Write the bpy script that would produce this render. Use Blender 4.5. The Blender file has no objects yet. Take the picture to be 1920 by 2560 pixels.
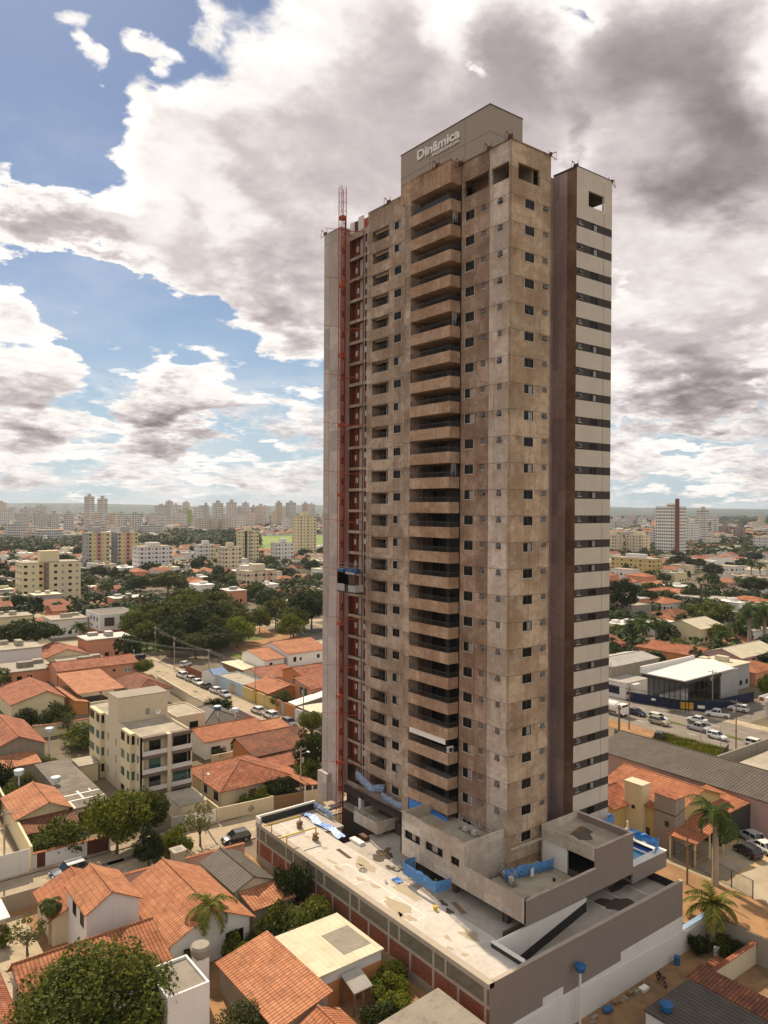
import bpy, math, random
from math import radians as R, sin, cos, tan, pi, atan2, asin, sqrt, floor
from mathutils import Vector, Matrix
random.seed(11)
SC = bpy.context.scene
COL = SC.collection
# ---------------------------------------------------------------- camera
F_PX, YAW, PITCH, ROLL = 1890.0, R(37.6), R(-.3), R(.3)
CAM = Vector((-60.97, -56.9, 46.0))
fw = Vector((sin(YAW)*cos(PITCH), cos(YAW)*cos(PITCH), sin(PITCH)))
rt0 = Vector((cos(YAW), -sin(YAW), 0)); up0 = rt0.cross(fw)
rt = rt0*cos(ROLL) + up0*sin(ROLL); up = up0*cos(ROLL) - rt0*sin(ROLL)
cd = bpy.data.cameras.new('camera'); cam = bpy.data.objects.new('camera', cd); COL.objects.link(cam)
cd.sensor_fit = 'VERTICAL'; cd.sensor_height = 36; cd.lens = 36*F_PX/2560; cd.clip_start = .5; cd.clip_end = 40000
m = Matrix.Identity(4)
for i in range(3):
    m[i][0] = rt[i]; m[i][1] = up[i]; m[i][2] = -fw[i]; m[i][3] = CAM[i]
cam.matrix_world = m
SC.camera = cam
def ray(x, y): return fw + rt*((x-960)/F_PX) - up*((y-1280)/F_PX)
def proj(p):
    d = Vector(p)-CAM; z = d.dot(fw)
    if z < 1: return (-9999, -9999, z)
    return (960+F_PX*d.dot(rt)/z, 1280-F_PX*d.dot(up)/z, z)
# ---------------------------------------------------------------- node helpers
class G:
    def __init__(s, tree): s.t = tree; s.t.nodes.clear()
    def n(s, ty, ins=None, **pr):
        nd = s.t.nodes.new(ty)
        for k, v in pr.items(): setattr(nd, k, v)
        for k, v in (ins or {}).items(): s.set(nd.inputs[k], v)
        return nd
    def set(s, sock, v):
        if isinstance(v, bpy.types.NodeSocket): s.t.links.new(v, sock)
        elif v is not None:
            if sock.type == 'RGBA' and len(v) == 3: v = (*v, 1)
            sock.default_value = v
    def m(s, op, a, b=None, c=None, clamp=False):
        nd = s.t.nodes.new('ShaderNodeMath'); nd.operation = op; nd.use_clamp = clamp
        for i, v in enumerate((a, b, c)):
            if v is not None: s.set(nd.inputs[i], v)
        return nd.outputs[0]
    def noise(s, vec, scale, detail=4, rough=.55, dist=0, out=0, dim='3D'):
        nd = s.n('ShaderNodeTexNoise', {'Scale': scale, 'Detail': detail, 'Roughness': rough, 'Distortion': dist}, noise_dimensions=dim)
        if vec is not None: s.set(nd.inputs['Vector'], vec)
        return nd.outputs[out]
    def mr(s, v, a, b, c=0, d=1, smooth=True):
        nd = s.n('ShaderNodeMapRange', {0: v, 1: a, 2: b, 3: c, 4: d}, interpolation_type='SMOOTHSTEP' if smooth else 'LINEAR')
        return nd.outputs[0]
    def mix(s, f, a, b, bl='MIX'):
        nd = s.n('ShaderNodeMix', data_type='RGBA', blend_type=bl)
        s.set(nd.inputs[0], f); s.set(nd.inputs[6], a); s.set(nd.inputs[7], b)
        return nd.outputs[2]
    def mapv(s, vec, sc=(1, 1, 1), loc=(0, 0, 0), rot=(0, 0, 0), ty='POINT'):
        return s.n('ShaderNodeMapping', {'Vector': vec, 'Scale': sc, 'Location': loc, 'Rotation': rot}, vector_type=ty).outputs[0]
    def sep(s, v): return s.n('ShaderNodeSeparateXYZ', {0: v}).outputs
    def comb(s, x, y, z=0): return s.n('ShaderNodeCombineXYZ', {0: x, 1: y, 2: z}).outputs[0]
    def uv(s): return s.n('ShaderNodeTexCoord').outputs['UV']
    def pos(s): return s.n('ShaderNodeNewGeometry').outputs['Position']
# ---------------------------------------------------------------- sun, sky, clouds
SUN_AZ, SUN_EL = R(11), R(43)          # azimuth clockwise from +Y
sdir = Vector((sin(SUN_AZ)*cos(SUN_EL), cos(SUN_AZ)*cos(SUN_EL), sin(SUN_EL)))
sl = bpy.data.lights.new('sun', 'SUN'); so = bpy.data.objects.new('sun', sl); COL.objects.link(so)
sl.energy = 5.0; sl.angle = R(.5); sl.color = (1, .84, .62)
so.rotation_euler = sdir.to_track_quat('Z', 'Y').to_euler(); so.location = (0, 0, 200)
W = bpy.data.worlds.new('World'); SC.world = W; W.use_nodes = True
g = G(W.node_tree)
d = g.n('ShaderNodeTexCoord').outputs['Generated']
dx, dy, dz = g.sep(d)
az = g.m('MULTIPLY', g.m('ARCTAN2', dx, dy), 180/pi)
el = g.m('MULTIPLY', g.m('ARCSINE', dz), 180/pi)
def ae(px, py):                        # where a point of the photo lies in the sky: azimuth, elevation in degrees
    v = ray(px, py).normalized(); return (math.degrees(atan2(v.x, v.y)), math.degrees(asin(v.z)))
q0 = g.comb(az, el, 0)
# small and large turbulence, denser towards the horizon where clouds are farther
squash = g.m('DIVIDE', 1.0, g.m('ADD', g.m('MAXIMUM', dz, 0), .22))
cl = g.n('ShaderNodeVectorMath', {0: g.comb(dx, dy, g.m('MULTIPLY', dz, 1.6)), 3: squash}, operation='SCALE').outputs[0]
n2S = g.noise(g.mapv(cl, loc=(3.1+.02*sdir.x, 1.7+.02*sdir.y, .4+.02*sdir.z)), 6.0, 6, .55, .25)
n1 = g.noise(cl, 2.1, 9, .53, .2)
n2 = g.noise(g.mapv(cl, loc=(3.1, 1.7, .4)), 6.0, 8, .55, .25)
# the same noise sampled a step towards the sun: the difference lights the billows
nS = g.noise(g.mapv(cl, loc=tuple(v*.045 for v in sdir)), 2.1, 7, .56, .25)
wx = g.noise(g.mapv(cl, loc=(9, 2, 5)), 3.6, 8, .56, 0, 1)
warp = g.n('ShaderNodeVectorMath', {0: wx, 1: (.5, .5, .5)}, operation='SUBTRACT').outputs[0]
warp = g.n('ShaderNodeVectorMath', {0: warp, 1: (15, 12, 0)}, operation='MULTIPLY').outputs[0]
q = g.n('ShaderNodeVectorMath', {0: q0, 1: warp}, operation='ADD').outputs[0]
def blobs(lst, warped=True):
    tot = None
    for (x, y, rx, ry, rot, w) in lst:   # photo pixels at 1659 wide
        a, e = ae(x*1.1573, y*1.1573); k = .032*1.1573
        v = g.mapv(q if warped else q0, sc=(rx*k, ry*k, 1), loc=(a, e, 0), rot=(0, 0, R(rot)), ty='TEXTURE')
        L = g.n('ShaderNodeVectorMath', {0: v}, operation='LENGTH').outputs['Value']
        f = g.mr(L, 1.35, .2, 0, 1)
        tot = g.m('MULTIPLY', f, w) if tot is None else g.m('MULTIPLY_ADD', f, w, tot)
    return tot
COVER = [ # x, y, half width, half height, tilt, weight
 (810, 170, 345, 270, 0, 1.3), (800, 520, 370, 250, 0, 1.3), (1350, 120, 420, 260, 0, 1.4), (1330, 420, 400, 250, 0, 1.3),
 (350, 265, 90, 50, -30, .62), (450, 330, 110, 90, 0, .9), (390, 420, 160, 105, 0, 1.1), (250, 470, 150, 70, 10, 1.05),
 (110, 500, 150, 62, 5, 1.05), (30, 490, 80, 75, 0, 1), (440, 560, 120, 80, -30, .9), (590, 690, 90, 60, -20, .9), (440, 60, 25, 70, 0, .3),
 (10, 790, 115, 130, 0, 1.15), (60, 690, 60, 60, 0, .6), (375, 850, 190, 66, 0, 1.1), (330, 950, 140, 34, 0, .85), (640, 905, 60, 60, 0, .8), (40, 940, 150, 60, 0, .9),
 (150, 12, 60, 24, 0, .55), (172, 92, 26, 34, 0, .5), (325, 112, 60, 24, -20, .62), (172, 288, 24, 16, 0, .42), (210, 718, 44, 14, -14, .6), (64, 334, 20, 14, 0, .35),
 (1440, 720, 150, 130, 0, 1.1), (1620, 760, 130, 130, 0, 1), (1480, 860, 190, 55, 0, .9), (1460, 975, 110, 45, 0, .9), (1620, 985, 90, 36, 0, .8), (1500, 560, 280, 180, 0, 1.1), (1250, 700, 160, 160, 0, .9),
 (350, 1025, 520, 42, 0, .62), (1500, 1040, 300, 40, 0, .62), (1340, 960, 40, 60, 0, .5),
 (1375, 622, 62, 26, 0, -1.5), (1250, 40, 60, 30, -20, -.75), (1030, 212, 14, 12, 0, -1.0), (1400, 930, 120, 20, 0, -.5), (1380, 410, 60, 18, 10, -.7),
 (210, 640, 200, 75, 0, -.95), (420, 730, 90, 50, -25, -.7), (180, 250, 70, 90, 0, -.5), (150, 300, 120, 110, 0, -.35)]
DARK = [
 (640, 640, 150, 80, 0, .5), (600, 560, 120, 160, 0, .22), (520, 230, 60, 90, 0, .12), (110, 490, 120, 16, 0, .2), (250, 535, 120, 18, 0, .22), (430, 620, 90, 40, -30, .4), (1490, 190, 250, 170, 0, .68), (1620, 320, 110, 110, 0, .34), (1500, 420, 70, 60, -20, .5), (1130, 130, 130, 90, 0, .35),
 (1250, 300, 30, 40, 0, .4), (560, 560, 60, 60, 0, .3), (1130, 260, 150, 90, 0, .2), (820, 120, 120, 120, 0, .2),
 (380, 885, 160, 32, 0, .75), (330, 960, 120, 22, 0, .5), (50, 870, 110, 40, 0, .6), (1480, 810, 100, 44, 0, .75), (1640, 850, 70, 34, 0, .5), (1480, 885, 140, 20, 0, .4), (1510, 620, 220, 50, 0, .06),
 (40, 470, 50, 30, 0, .12), (180, 505, 70, 22, 0, .15), (400, 480, 50, 40, 0, .15), (900, 700, 200, 150, 0, .3)]
BRIGHT = [(990, 90, 60, 110, 0, .55), (400, 340, 110, 90, 0, .3), (300, 440, 190, 80, 0, .28), (1215, 110, 60, 50, 0, .35), (1340, 330, 150, 80, 0, .34), (1200, 420, 140, 100, 0, .22), (1480, 560, 200, 90, 0, .26), (1250, 200, 80, 120, 0, .1), (400, 110, 30, 110, -8, .5), (1420, 660, 90, 50, 0, .3), (360, 795, 150, 25, 0, .4), (30, 660, 60, 60, 0, .3), (500, 460, 50, 80, 0, .3)]
cov = g.m('ADD', blobs(COVER), g.m('MULTIPLY', g.m('SUBTRACT', n1, .5), 1.9))
cov = g.m('ADD', cov, g.m('MULTIPLY', g.m('SUBTRACT', n2, .5), 1.05))
n3 = g.noise(g.mapv(cl, loc=(1, 6, 3)), 21.0, 6, .62, .3)
cov = g.m('ADD', cov, g.m('MULTIPLY', g.m('SUBTRACT', n3, .5), .55))
back = g.mr(g.m('ADD', g.m('MULTIPLY', dx, sin(YAW)), g.m('MULTIPLY', dy, cos(YAW))), .45, -.25, 0, 1)   # unseen bright clouds behind the camera, added to fill the facades
cov = g.m('MULTIPLY_ADD', back, 1.1, cov)
mask = g.mr(cov, .28, .66)
# a thin high veil everywhere and pale murk near the horizon
veil = g.mr(g.noise(g.mapv(cl, sc=(1, 1, 2)), 1.1, 6, .6), .42, .85, 0, .42)
mask = g.m('MAXIMUM', mask, veil)
# a bank of small far cumulus above the horizon
hq = g.comb(g.m('MULTIPLY', az, .16), g.m('MULTIPLY', el, .42), 2.0)
h1 = g.noise(hq, 1.0, 8, .6, .3); h2 = g.noise(g.mapv(hq, loc=(.06, .22, 0)), 1.0, 6, .6, .3)
bank = g.m('MULTIPLY', g.mr(h1, .42, .56), g.m('MULTIPLY', g.mr(el, 11, 5.5, 0, 1), g.mr(el, .3, 1.6, .35, 1)))
mask = g.m('MAXIMUM', mask, g.m('MULTIPLY', bank, .92))
thick = g.mr(cov, .75, 1.9)
lit = g.m('MULTIPLY_ADD', g.m('SUBTRACT', n2, n2S), 1.5, g.m('MULTIPLY', g.m('SUBTRACT', n1, nS), 1.0))
dark = g.m('ADD', g.m('MULTIPLY', blobs(DARK), .54), g.m('MULTIPLY', thick, .46))
dark = g.m('SUBTRACT', dark, g.m('MULTIPLY', blobs(BRIGHT), .8))
dark = g.m('ADD', dark, g.m('MULTIPLY', g.m('SUBTRACT', n2, .5), .05))
calm = g.m('MULTIPLY_ADD', g.mr(cov, .7, 1.6), -.6, 1)
dark = g.m('SUBTRACT', dark, g.m('MULTIPLY', lit, calm))
dark = g.m('ADD', dark, g.m('MULTIPLY', g.m('MULTIPLY_ADD', g.m('SUBTRACT', h2, h1), 1.8, .30), bank))
dark = g.m('ADD', dark, .06)
dark = g.m('MULTIPLY', dark, g.m('MULTIPLY_ADD', back, -.9, 1))
r = g.n('ShaderNodeValToRGB', {0: dark}); cr = r.color_ramp
cr.elements[0].position = .02; cr.elements[0].color = (1.08, 1.03, .98, 1)
for p, c in ((.24, (.93, .87, .83)), (.46, (.66, .585, .575)), (.7, (.45, .385, .385))):
    e = cr.elements.new(p); e.color = (*c, 1)
cr.elements[-1].position = 1; cr.elements[-1].color = (.25, .21, .21, 1)
sky = g.n('ShaderNodeTexSky', sky_type='NISHITA', sun_disc=False, sun_elevation=SUN_EL, sun_rotation=SUN_AZ, air_density=1.0, dust_density=.3, ozone_density=1.6)
skyc = g.mix(1.0, sky.outputs[0], (.95, 1.0, 1.1), 'MULTIPLY')
skyc = g.mix(g.mr(el, 20, -1, 0, .8), skyc, (7.6, 9.6, 11.0))
b1 = g.n('ShaderNodeBackground', {0: skyc, 1: .055}); b2 = g.n('ShaderNodeBackground', {0: r.outputs[0], 1: g.m('MULTIPLY_ADD', back, -.2, .84)})
ms = g.n('ShaderNodeMixShader', {0: mask, 1: b1.outputs[0], 2: b2.outputs[0]})
g.n('ShaderNodeOutputWorld', {0: ms.outputs[0]})
W.cycles.sampling_method = 'MANUAL'; W.cycles.sample_map_resolution = 512
vs = SC.view_settings; vs.view_transform = 'Standard'; vs.look = 'None'; vs.exposure = .30; vs.gamma = 1
SC.cycles.max_bounces = 6; SC.cycles.diffuse_bounces = 3; SC.cycles.glossy_bounces = 3; SC.cycles.transmission_bounces = 4
SC.cycles.use_denoising = True
# ---------------------------------------------------------------- mesh helpers
class MB:
    """collects faces (with a material slot each) and links them as one mesh object"""
    def __init__(s): s.v = []; s.f = []; s.mi = []
    def face(s, pts, mi=0):
        k = len(s.v); s.v += [tuple(p) for p in pts]; s.f.append(tuple(range(k, k+len(pts)))); s.mi.append(mi)
    def box(s, x0, x1, y0, y1, z0, z1, mi=0, top=None, skip=''):
        if x0 > x1: x0, x1 = x1, x0
        if y0 > y1: y0, y1 = y1, y0
        t = mi if top is None else top
        if 'x' not in skip: s.face([(x0, y1, z0), (x0, y0, z0), (x0, y0, z1), (x0, y1, z1)], mi)
        if 'X' not in skip: s.face([(x1, y0, z0), (x1, y1, z0), (x1, y1, z1), (x1, y0, z1)], mi)
        if 'y' not in skip: s.face([(x0, y0, z0), (x1, y0, z0), (x1, y0, z1), (x0, y0, z1)], mi)
        if 'Y' not in skip: s.face([(x1, y1, z0), (x0, y1, z0), (x0, y1, z1), (x1, y1, z1)], mi)
        if 'Z' not in skip: s.face([(x0, y0, z1), (x1, y0, z1), (x1, y1, z1), (x0, y1, z1)], t)
        if 'z' not in skip: s.face([(x0, y1, z0), (x1, y1, z0), (x1, y0, z0), (x0, y0, z0)], mi)
        return s
    def prism(s, poly, z0, z1, mi=0, top=None):
        n = len(poly)
        s.face([(x, y, z1) for x, y in poly], mi if top is None else top)
        s.face([(x, y, z0) for x, y in reversed(poly)], mi)
        for i in range(n):
            a, b = poly[i], poly[(i+1) % n]
            s.face([(*a, z0), (*b, z0), (*b, z1), (*a, z1)], mi)
        return s
    def tube(s, p0, p1, r, n=6, mi=0, r1=None, caps=True):
        p0, p1 = Vector(p0), Vector(p1); r1 = r if r1 is None else r1
        d = (p1-p0).normalized(); a = d.orthogonal().normalized(); b = d.cross(a)
        A = [p0+(a*cos(2*pi*i/n)+b*sin(2*pi*i/n))*r for i in range(n)]
        B = [p1+(a*cos(2*pi*i/n)+b*sin(2*pi*i/n))*r1 for i in range(n)]
        for i in range(n): s.face([A[i], A[(i+1) % n], B[(i+1) % n], B[i]], mi)
        if caps: s.face(A[::-1], mi); s.face(B, mi)
        return s
    def bar(s, p0, p1, w, h=None, mi=0):
        s.tube(p0, p1, w*.7, 4, mi); return s
    def lathe(s, prof, cx=0, cy=0, n=14, mi=0):
        rings = [[(cx+r*cos(2*pi*i/n), cy+r*sin(2*pi*i/n), z) for i in range(n)] for r, z in prof]
        for a, b in zip(rings, rings[1:]):
            for i in range(n): s.face([a[i], a[(i+1) % n], b[(i+1) % n], b[i]], mi)
        s.face(rings[0][::-1], mi); s.face(rings[-1], mi); return s
    def wall(s, axis, c, u0, u1, z0, z1, holes=(), depth=.15, mi=0, rmi=None, sign=-1):
        """a wall in the plane axis=c with rectangular holes and their reveals; sign -1 faces the negative axis"""
        rmi = mi if rmi is None else rmi
        us = sorted({u0, u1, *[round(h[0], 4) for h in holes], *[round(h[1], 4) for h in holes]})
        us = [u for u in us if u0 <= u <= u1]
        P = (lambda u, z, d=0: (c-sign*d, u, z)) if axis == 'x' else (lambda u, z, d=0: (u, c-sign*d, z))
        flip = (axis == 'x') == (sign < 0)
        def fc(pts, m): s.face(pts[::-1] if flip else pts, m)
        for a, b in zip(us, us[1:]):
            hs = sorted([h for h in holes if h[0] < b-1e-4 and h[1] > a+1e-4], key=lambda h: h[2])
            z = z0
            for h in hs:
                if h[2] > z+1e-4: fc([P(a, z), P(b, z), P(b, h[2]), P(a, h[2])], mi)
                z = max(z, h[3])
            if z < z1-1e-4: fc([P(a, z), P(b, z), P(b, z1), P(a, z1)], mi)
        for h in holes:
            a, b, c0, c1 = h[:4]; D = h[4] if len(h) > 4 else depth
            for (p, q_) in (((a, c0), (b, c0)), ((b, c0), (b, c1)), ((b, c1), (a, c1)), ((a, c1), (a, c0))):
                fc([P(*p), P(*p, D), P(*q_, D), P(*q_)], rmi)
        return s
    def build(s, name, mats, parent=None, loc=None, smooth=False, **tags):
        me = bpy.data.meshes.new(name); me.from_pydata(s.v, [], s.f)
        if not isinstance(mats, (list, tuple)): mats = [mats]
        for mt in mats: me.materials.append(mt)
        me.polygons.foreach_set('material_index', s.mi)
        uvl = me.uv_layers.new(name='UV'); data = [0.0]*(2*len(me.loops))
        for p in me.polygons:
            nn = p.normal
            if abs(nn.z) > .9995 or nn.length < 1e-6: u, w = Vector((1, 0, 0)), Vector((0, 1, 0))
            else: u = Vector((-nn.y, nn.x, 0)).normalized(); w = nn.cross(u)
            for li in p.loop_indices:
                co = me.vertices[me.loops[li].vertex_index].co
                data[2*li] = co.dot(u); data[2*li+1] = co.dot(w)
        uvl.data.foreach_set('uv', data)
        if smooth: me.polygons.foreach_set('use_smooth', [True]*len(me.polygons))
        o = bpy.data.objects.new(name, me); COL.objects.link(o)
        if parent: o.parent = parent
        if loc: o.location = loc
        for k, v in tags.items(): o[k] = v
        return o
def tag(o, label, cat, group=None):
    o['label'] = label; o['category'] = cat
    if group: o['group'] = group
    return o
def thing(name, label, cat, loc=(0, 0, 0), rz=0, group=None):
    o = bpy.data.objects.new(name, None); COL.objects.link(o); o.empty_display_size = .3
    o.location = loc; o.rotation_euler = (0, 0, rz)
    return tag(o, label, cat, group)
def struct(mb, name, mats, kind='structure'):
    o = mb.build(name, mats); o['kind'] = kind; return o
def dup(o, parent=None, loc=None):
    c = o.copy(); COL.objects.link(c)
    if parent: c.parent = parent
    if loc: c.location = loc
    return c
def dup_tree(o, loc, rz=0, label=None, sc=None, parent=None):
    c = o.copy(); COL.objects.link(c)
    if parent: c.parent = parent
    else:
        c.location = loc; c.rotation_euler = (0, 0, rz)
        if label: c['label'] = label
        if sc: c.scale = sc
    for ch in kids.get(o.get('proto', ''), ()): dup_tree(ch, None, parent=c)
    return c
kids = {}
def remember(root, *ch): root['proto'] = 'p%d' % len(kids); kids[root['proto']] = list(ch)
def text_mesh(cu, name, parent):
    """lettering turned into an ordinary mesh"""
    o = bpy.data.objects.new('tmp', cu); COL.objects.link(o); bpy.context.view_layer.update()
    me = bpy.data.meshes.new_from_object(o.evaluated_get(bpy.context.evaluated_depsgraph_get())); bpy.data.objects.remove(o)
    me.name = name; r = bpy.data.objects.new(name, me); COL.objects.link(r); r.parent = parent; return r
# ---------------------------------------------------------------- materials
def mat(name, fn, rough=.85, spec=.3, metal=0, **kw):
    mt = bpy.data.materials.new(name); mt.use_nodes = True
    g = G(mt.node_tree)
    res = fn(g); col, bump, rg = (res+(None, None))[:3] if isinstance(res, tuple) and not isinstance(res[0], float) else (res, None, None)
    b = g.n('ShaderNodeBsdfPrincipled', {'Base Color': col, 'Roughness': rough if rg is None else rg, 'Specular IOR Level': spec, 'Metallic': metal})
    for k, v in kw.items(): g.set(b.inputs[k.replace('_', ' ')], v)
    if bump is not None:
        bn = g.n('ShaderNodeBump', {'Height': bump[0], 'Strength': bump[1], 'Distance': bump[2]}); g.set(b.inputs['Normal'], bn.outputs[0])
    g.n('ShaderNodeOutputMaterial', {0: b.outputs[0]})
    return mt
def paint(name, c, var=.12, rough=.8, dirt=.35, spec=.25, scale=.6):
    """a painted or plastered surface: slow mottling, rain streaks, fine grain"""
    def fn(g):
        p = g.pos(); n = g.noise(p, scale, 6, .6); st = g.noise(g.mapv(p, sc=(2.2, 2.2, .16)), 1.0, 4, .6)
        v = g.m('MULTIPLY_ADD', n, 2*var, 1-var)
        col = g.mix(1, c, g.comb3(v), 'MULTIPLY') if False else g.mix(1.0, c, g.n('ShaderNodeCombineColor', {0: v, 1: v, 2: v}).outputs[0], 'MULTIPLY')
        dk = tuple(x*.45 for x in c)
        return g.mix(g.mr(st, .52, .8, 0, dirt), col, dk)
    return mat(name, fn, rough, spec)
def plain(name, c, rough=.6, spec=.4, metal=0, **kw): return mat(name, lambda g: (*c, 1.0), rough, spec, metal, **kw)
def concrete(name, c1, c2, c3, seed=0, floors=True):
    """raw cast concrete: big damp and dry clouds, patched panels, run-off streaks, pour joints"""
    c1, c2, c3 = [tuple(v*k for v, k in zip(c, (1.10, 1.11, 1.18))) for c in (c1, c2, c3)]
    def fn(g):
        p = g.mapv(g.pos(), loc=(seed*7.3, seed*3.1, seed*5.7)); u = g.uv(); us = g.sep(u)
        big = g.noise(p, .16, 6, .7, .3); mid = g.noise(g.mapv(p, sc=(1, 1, .7)), .5, 8, .72, .2); fine = g.noise(p, 7, 4, .6)
        c = g.mix(g.mr(big, .36, .62), c1, c2)
        c = g.mix(g.mr(mid, .47, .70, 0, .5), c, c3)
        # per pour tint
        row = g.m('FLOOR', g.m('DIVIDE', g.m('SUBTRACT', us[1], 80.3), 2.927)); colm = g.m('FLOOR', g.m('DIVIDE', us[0], 2.55))
        wn = g.n('ShaderNodeTexWhiteNoise', {0: g.comb(row, colm, seed)}, noise_dimensions='3D').outputs['Value']
        t = g.m('MULTIPLY_ADD', wn, .42, .80)
        t = g.m('MULTIPLY', t, g.m('MULTIPLY_ADD', fine, .36, .82))
        c = g.mix(1.0, c, g.n('ShaderNodeCombineColor', {0: t, 1: t, 2: t}).outputs[0], 'MULTIPLY')
        cloud = g.noise(g.mapv(p, sc=(1, 1, 1.5), loc=(4, 9, 2)), .85, 9, .74, .6)
        c = g.mix(g.mr(cloud, .47, .62, 0, .62), c, c2); c = g.mix(g.mr(cloud, .46, .36, 0, .4), c, c3)
        rim = g.m('SUBTRACT', 1.0, g.m('MULTIPLY', g.m('ABSOLUTE', g.m('SUBTRACT', mid, .56)), 70), clamp=True)
        c = g.mix(g.m('MULTIPLY', rim, .35), c, (c2[0]*.5, c2[1]*.45, c2[2]*.4, 1))
        st = g.noise(g.mapv(p, sc=(3.0, 3.0, .2)), 1.0, 5, .65)
        c = g.mix(g.mr(st, .52, .78, 0, .42), c, (c2[0]*.36, c2[1]*.32, c2[2]*.3, 1))
        if floors:
            fr = g.m('FRACT', g.m('DIVIDE', g.m('SUBTRACT', us[1], 80.3), 2.927))
            jl = g.m('MAXIMUM', g.m('LESS_THAN', fr, .016), g.m('LESS_THAN', g.m('FRACT', g.m('DIVIDE', g.m('ADD', us[0], .0), 3.21)), .012))
            c = g.mix(g.m('MULTIPLY', jl, .85), c, (.05, .035, .025, 1))
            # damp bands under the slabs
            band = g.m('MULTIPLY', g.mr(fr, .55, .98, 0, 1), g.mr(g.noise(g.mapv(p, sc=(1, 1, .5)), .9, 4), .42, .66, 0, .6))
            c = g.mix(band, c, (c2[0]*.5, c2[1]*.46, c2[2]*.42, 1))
        return c, (fine, .25, .02)
    return mat(name, fn, .9, .2)
def tiles(name, c1, c2, c3, w=.36, l=.55, moss=.4):
    def fn(g):
        us = g.sep(g.uv()); p = g.pos()
        a = g.m('FRACT', g.m('DIVIDE', us[0], w)); wave = g.m('SINE', g.m('MULTIPLY', a, pi))
        b = g.m('FRACT', g.m('DIVIDE', us[1], l))
        idn = g.n('ShaderNodeTexWhiteNoise', {0: g.comb(g.m('FLOOR', g.m('DIVIDE', us[0], w)), g.m('FLOOR', g.m('DIVIDE', us[1], l)), 0)}, noise_dimensions='3D').outputs['Value']
        n = g.noise(p, .45, 5, .65, .5)
        c = g.mix(g.mr(n, .35, .65), c1, c2); c = g.mix(g.mr(idn, .6, 1.0, 0, .35), c, c3)
        k = g.m('MULTIPLY', g.mr(wave, 0, .7, .40, 1.04), g.mr(b, 0, .2, .62, 1.03))
        c = g.mix(1.0, c, g.n('ShaderNodeCombineColor', {0: k, 1: k, 2: k}).outputs[0], 'MULTIPLY')
        mo = g.noise(p, .7, 8, .75, .3)
        c = g.mix(g.mr(mo, .50, .66, 0, moss), c, (.045, .033, .025, 1))
        return c, (g.m('ADD', wave, g.m('MULTIPLY', b, -.4)), .5, .06)
    return mat(name, fn, .85, .2)
def corrug(name, c, w=.18, var=.25, rough=.7, metal=0, panel=1.1, stain=.5, edge=.35):
    def fn(g):
        us = g.sep(g.uv()); p = g.pos()
        a = g.m('SINE', g.m('MULTIPLY', us[0], 2*pi/w)); n = g.noise(p, .5, 6, .65, .5)
        idn = g.n('ShaderNodeTexWhiteNoise', {0: g.comb(g.m('FLOOR', g.m('DIVIDE', us[0], panel)), g.m('FLOOR', g.m('DIVIDE', us[1], 1.8)), 0)}, noise_dimensions='3D').outputs['Value']
        k = g.m('ADD', g.m('MULTIPLY_ADD', n, 2*var, 1-var), g.m('MULTIPLY_ADD', a, edge*.3, g.m('MULTIPLY_ADD', idn, .16, -.08)))
        cc = g.mix(1.0, c, g.n('ShaderNodeCombineColor', {0: k, 1: k, 2: k}).outputs[0], 'MULTIPLY')
        st = g.noise(g.mapv(p, sc=(1.2, 1.2, 1.2)), .9, 6, .7)
        return g.mix(g.mr(st, .52, .7, 0, stain), cc, (c[0]*.35, c[1]*.3, c[2]*.26, 1)), (a, .5, .03)
    return mat(name, fn, rough, .3, metal)
def brick(name, c1, c2, mortar, s=1.0):
    def fn(g):
        bt = g.n('ShaderNodeTexBrick', {'Vector': g.uv(), 'Color1': c1, 'Color2': c2, 'Mortar': mortar, 'Scale': 1.0, 'Mortar Size': .012, 'Brick Width': .3*s, 'Row Height': .2*s})
        n = g.noise(g.pos(), .8, 6, .7); c = g.mix(g.mr(n, .5, .72, 0, .5), bt.outputs[0], tuple(x*.5 for x in c1))
        return c, (bt.outputs[1], .3, -.01)
    return mat(name, fn, .9, .2)
def ground(name, c1, c2, c3, sc=.25, fine=3.0, rough=.95, patch=.5):
    def fn(g):
        p = g.pos(); n = g.noise(p, sc, 7, .65, .6); f = g.noise(p, fine, 4, .65); m_ = g.noise(p, sc*.35, 4, .6)
        c = g.mix(g.mr(n, .38, .62), c1, c2); c = g.mix(g.mr(m_, .52, .62, 0, patch), c, c3)
        k = g.m('MULTIPLY_ADD', f, .4, .8)
        return g.mix(1.0, c, g.n('ShaderNodeCombineColor', {0: k, 1: k, 2: k}).outputs[0], 'MULTIPLY'), (f, .3, .03)
    return mat(name, fn, rough, .2)
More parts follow.
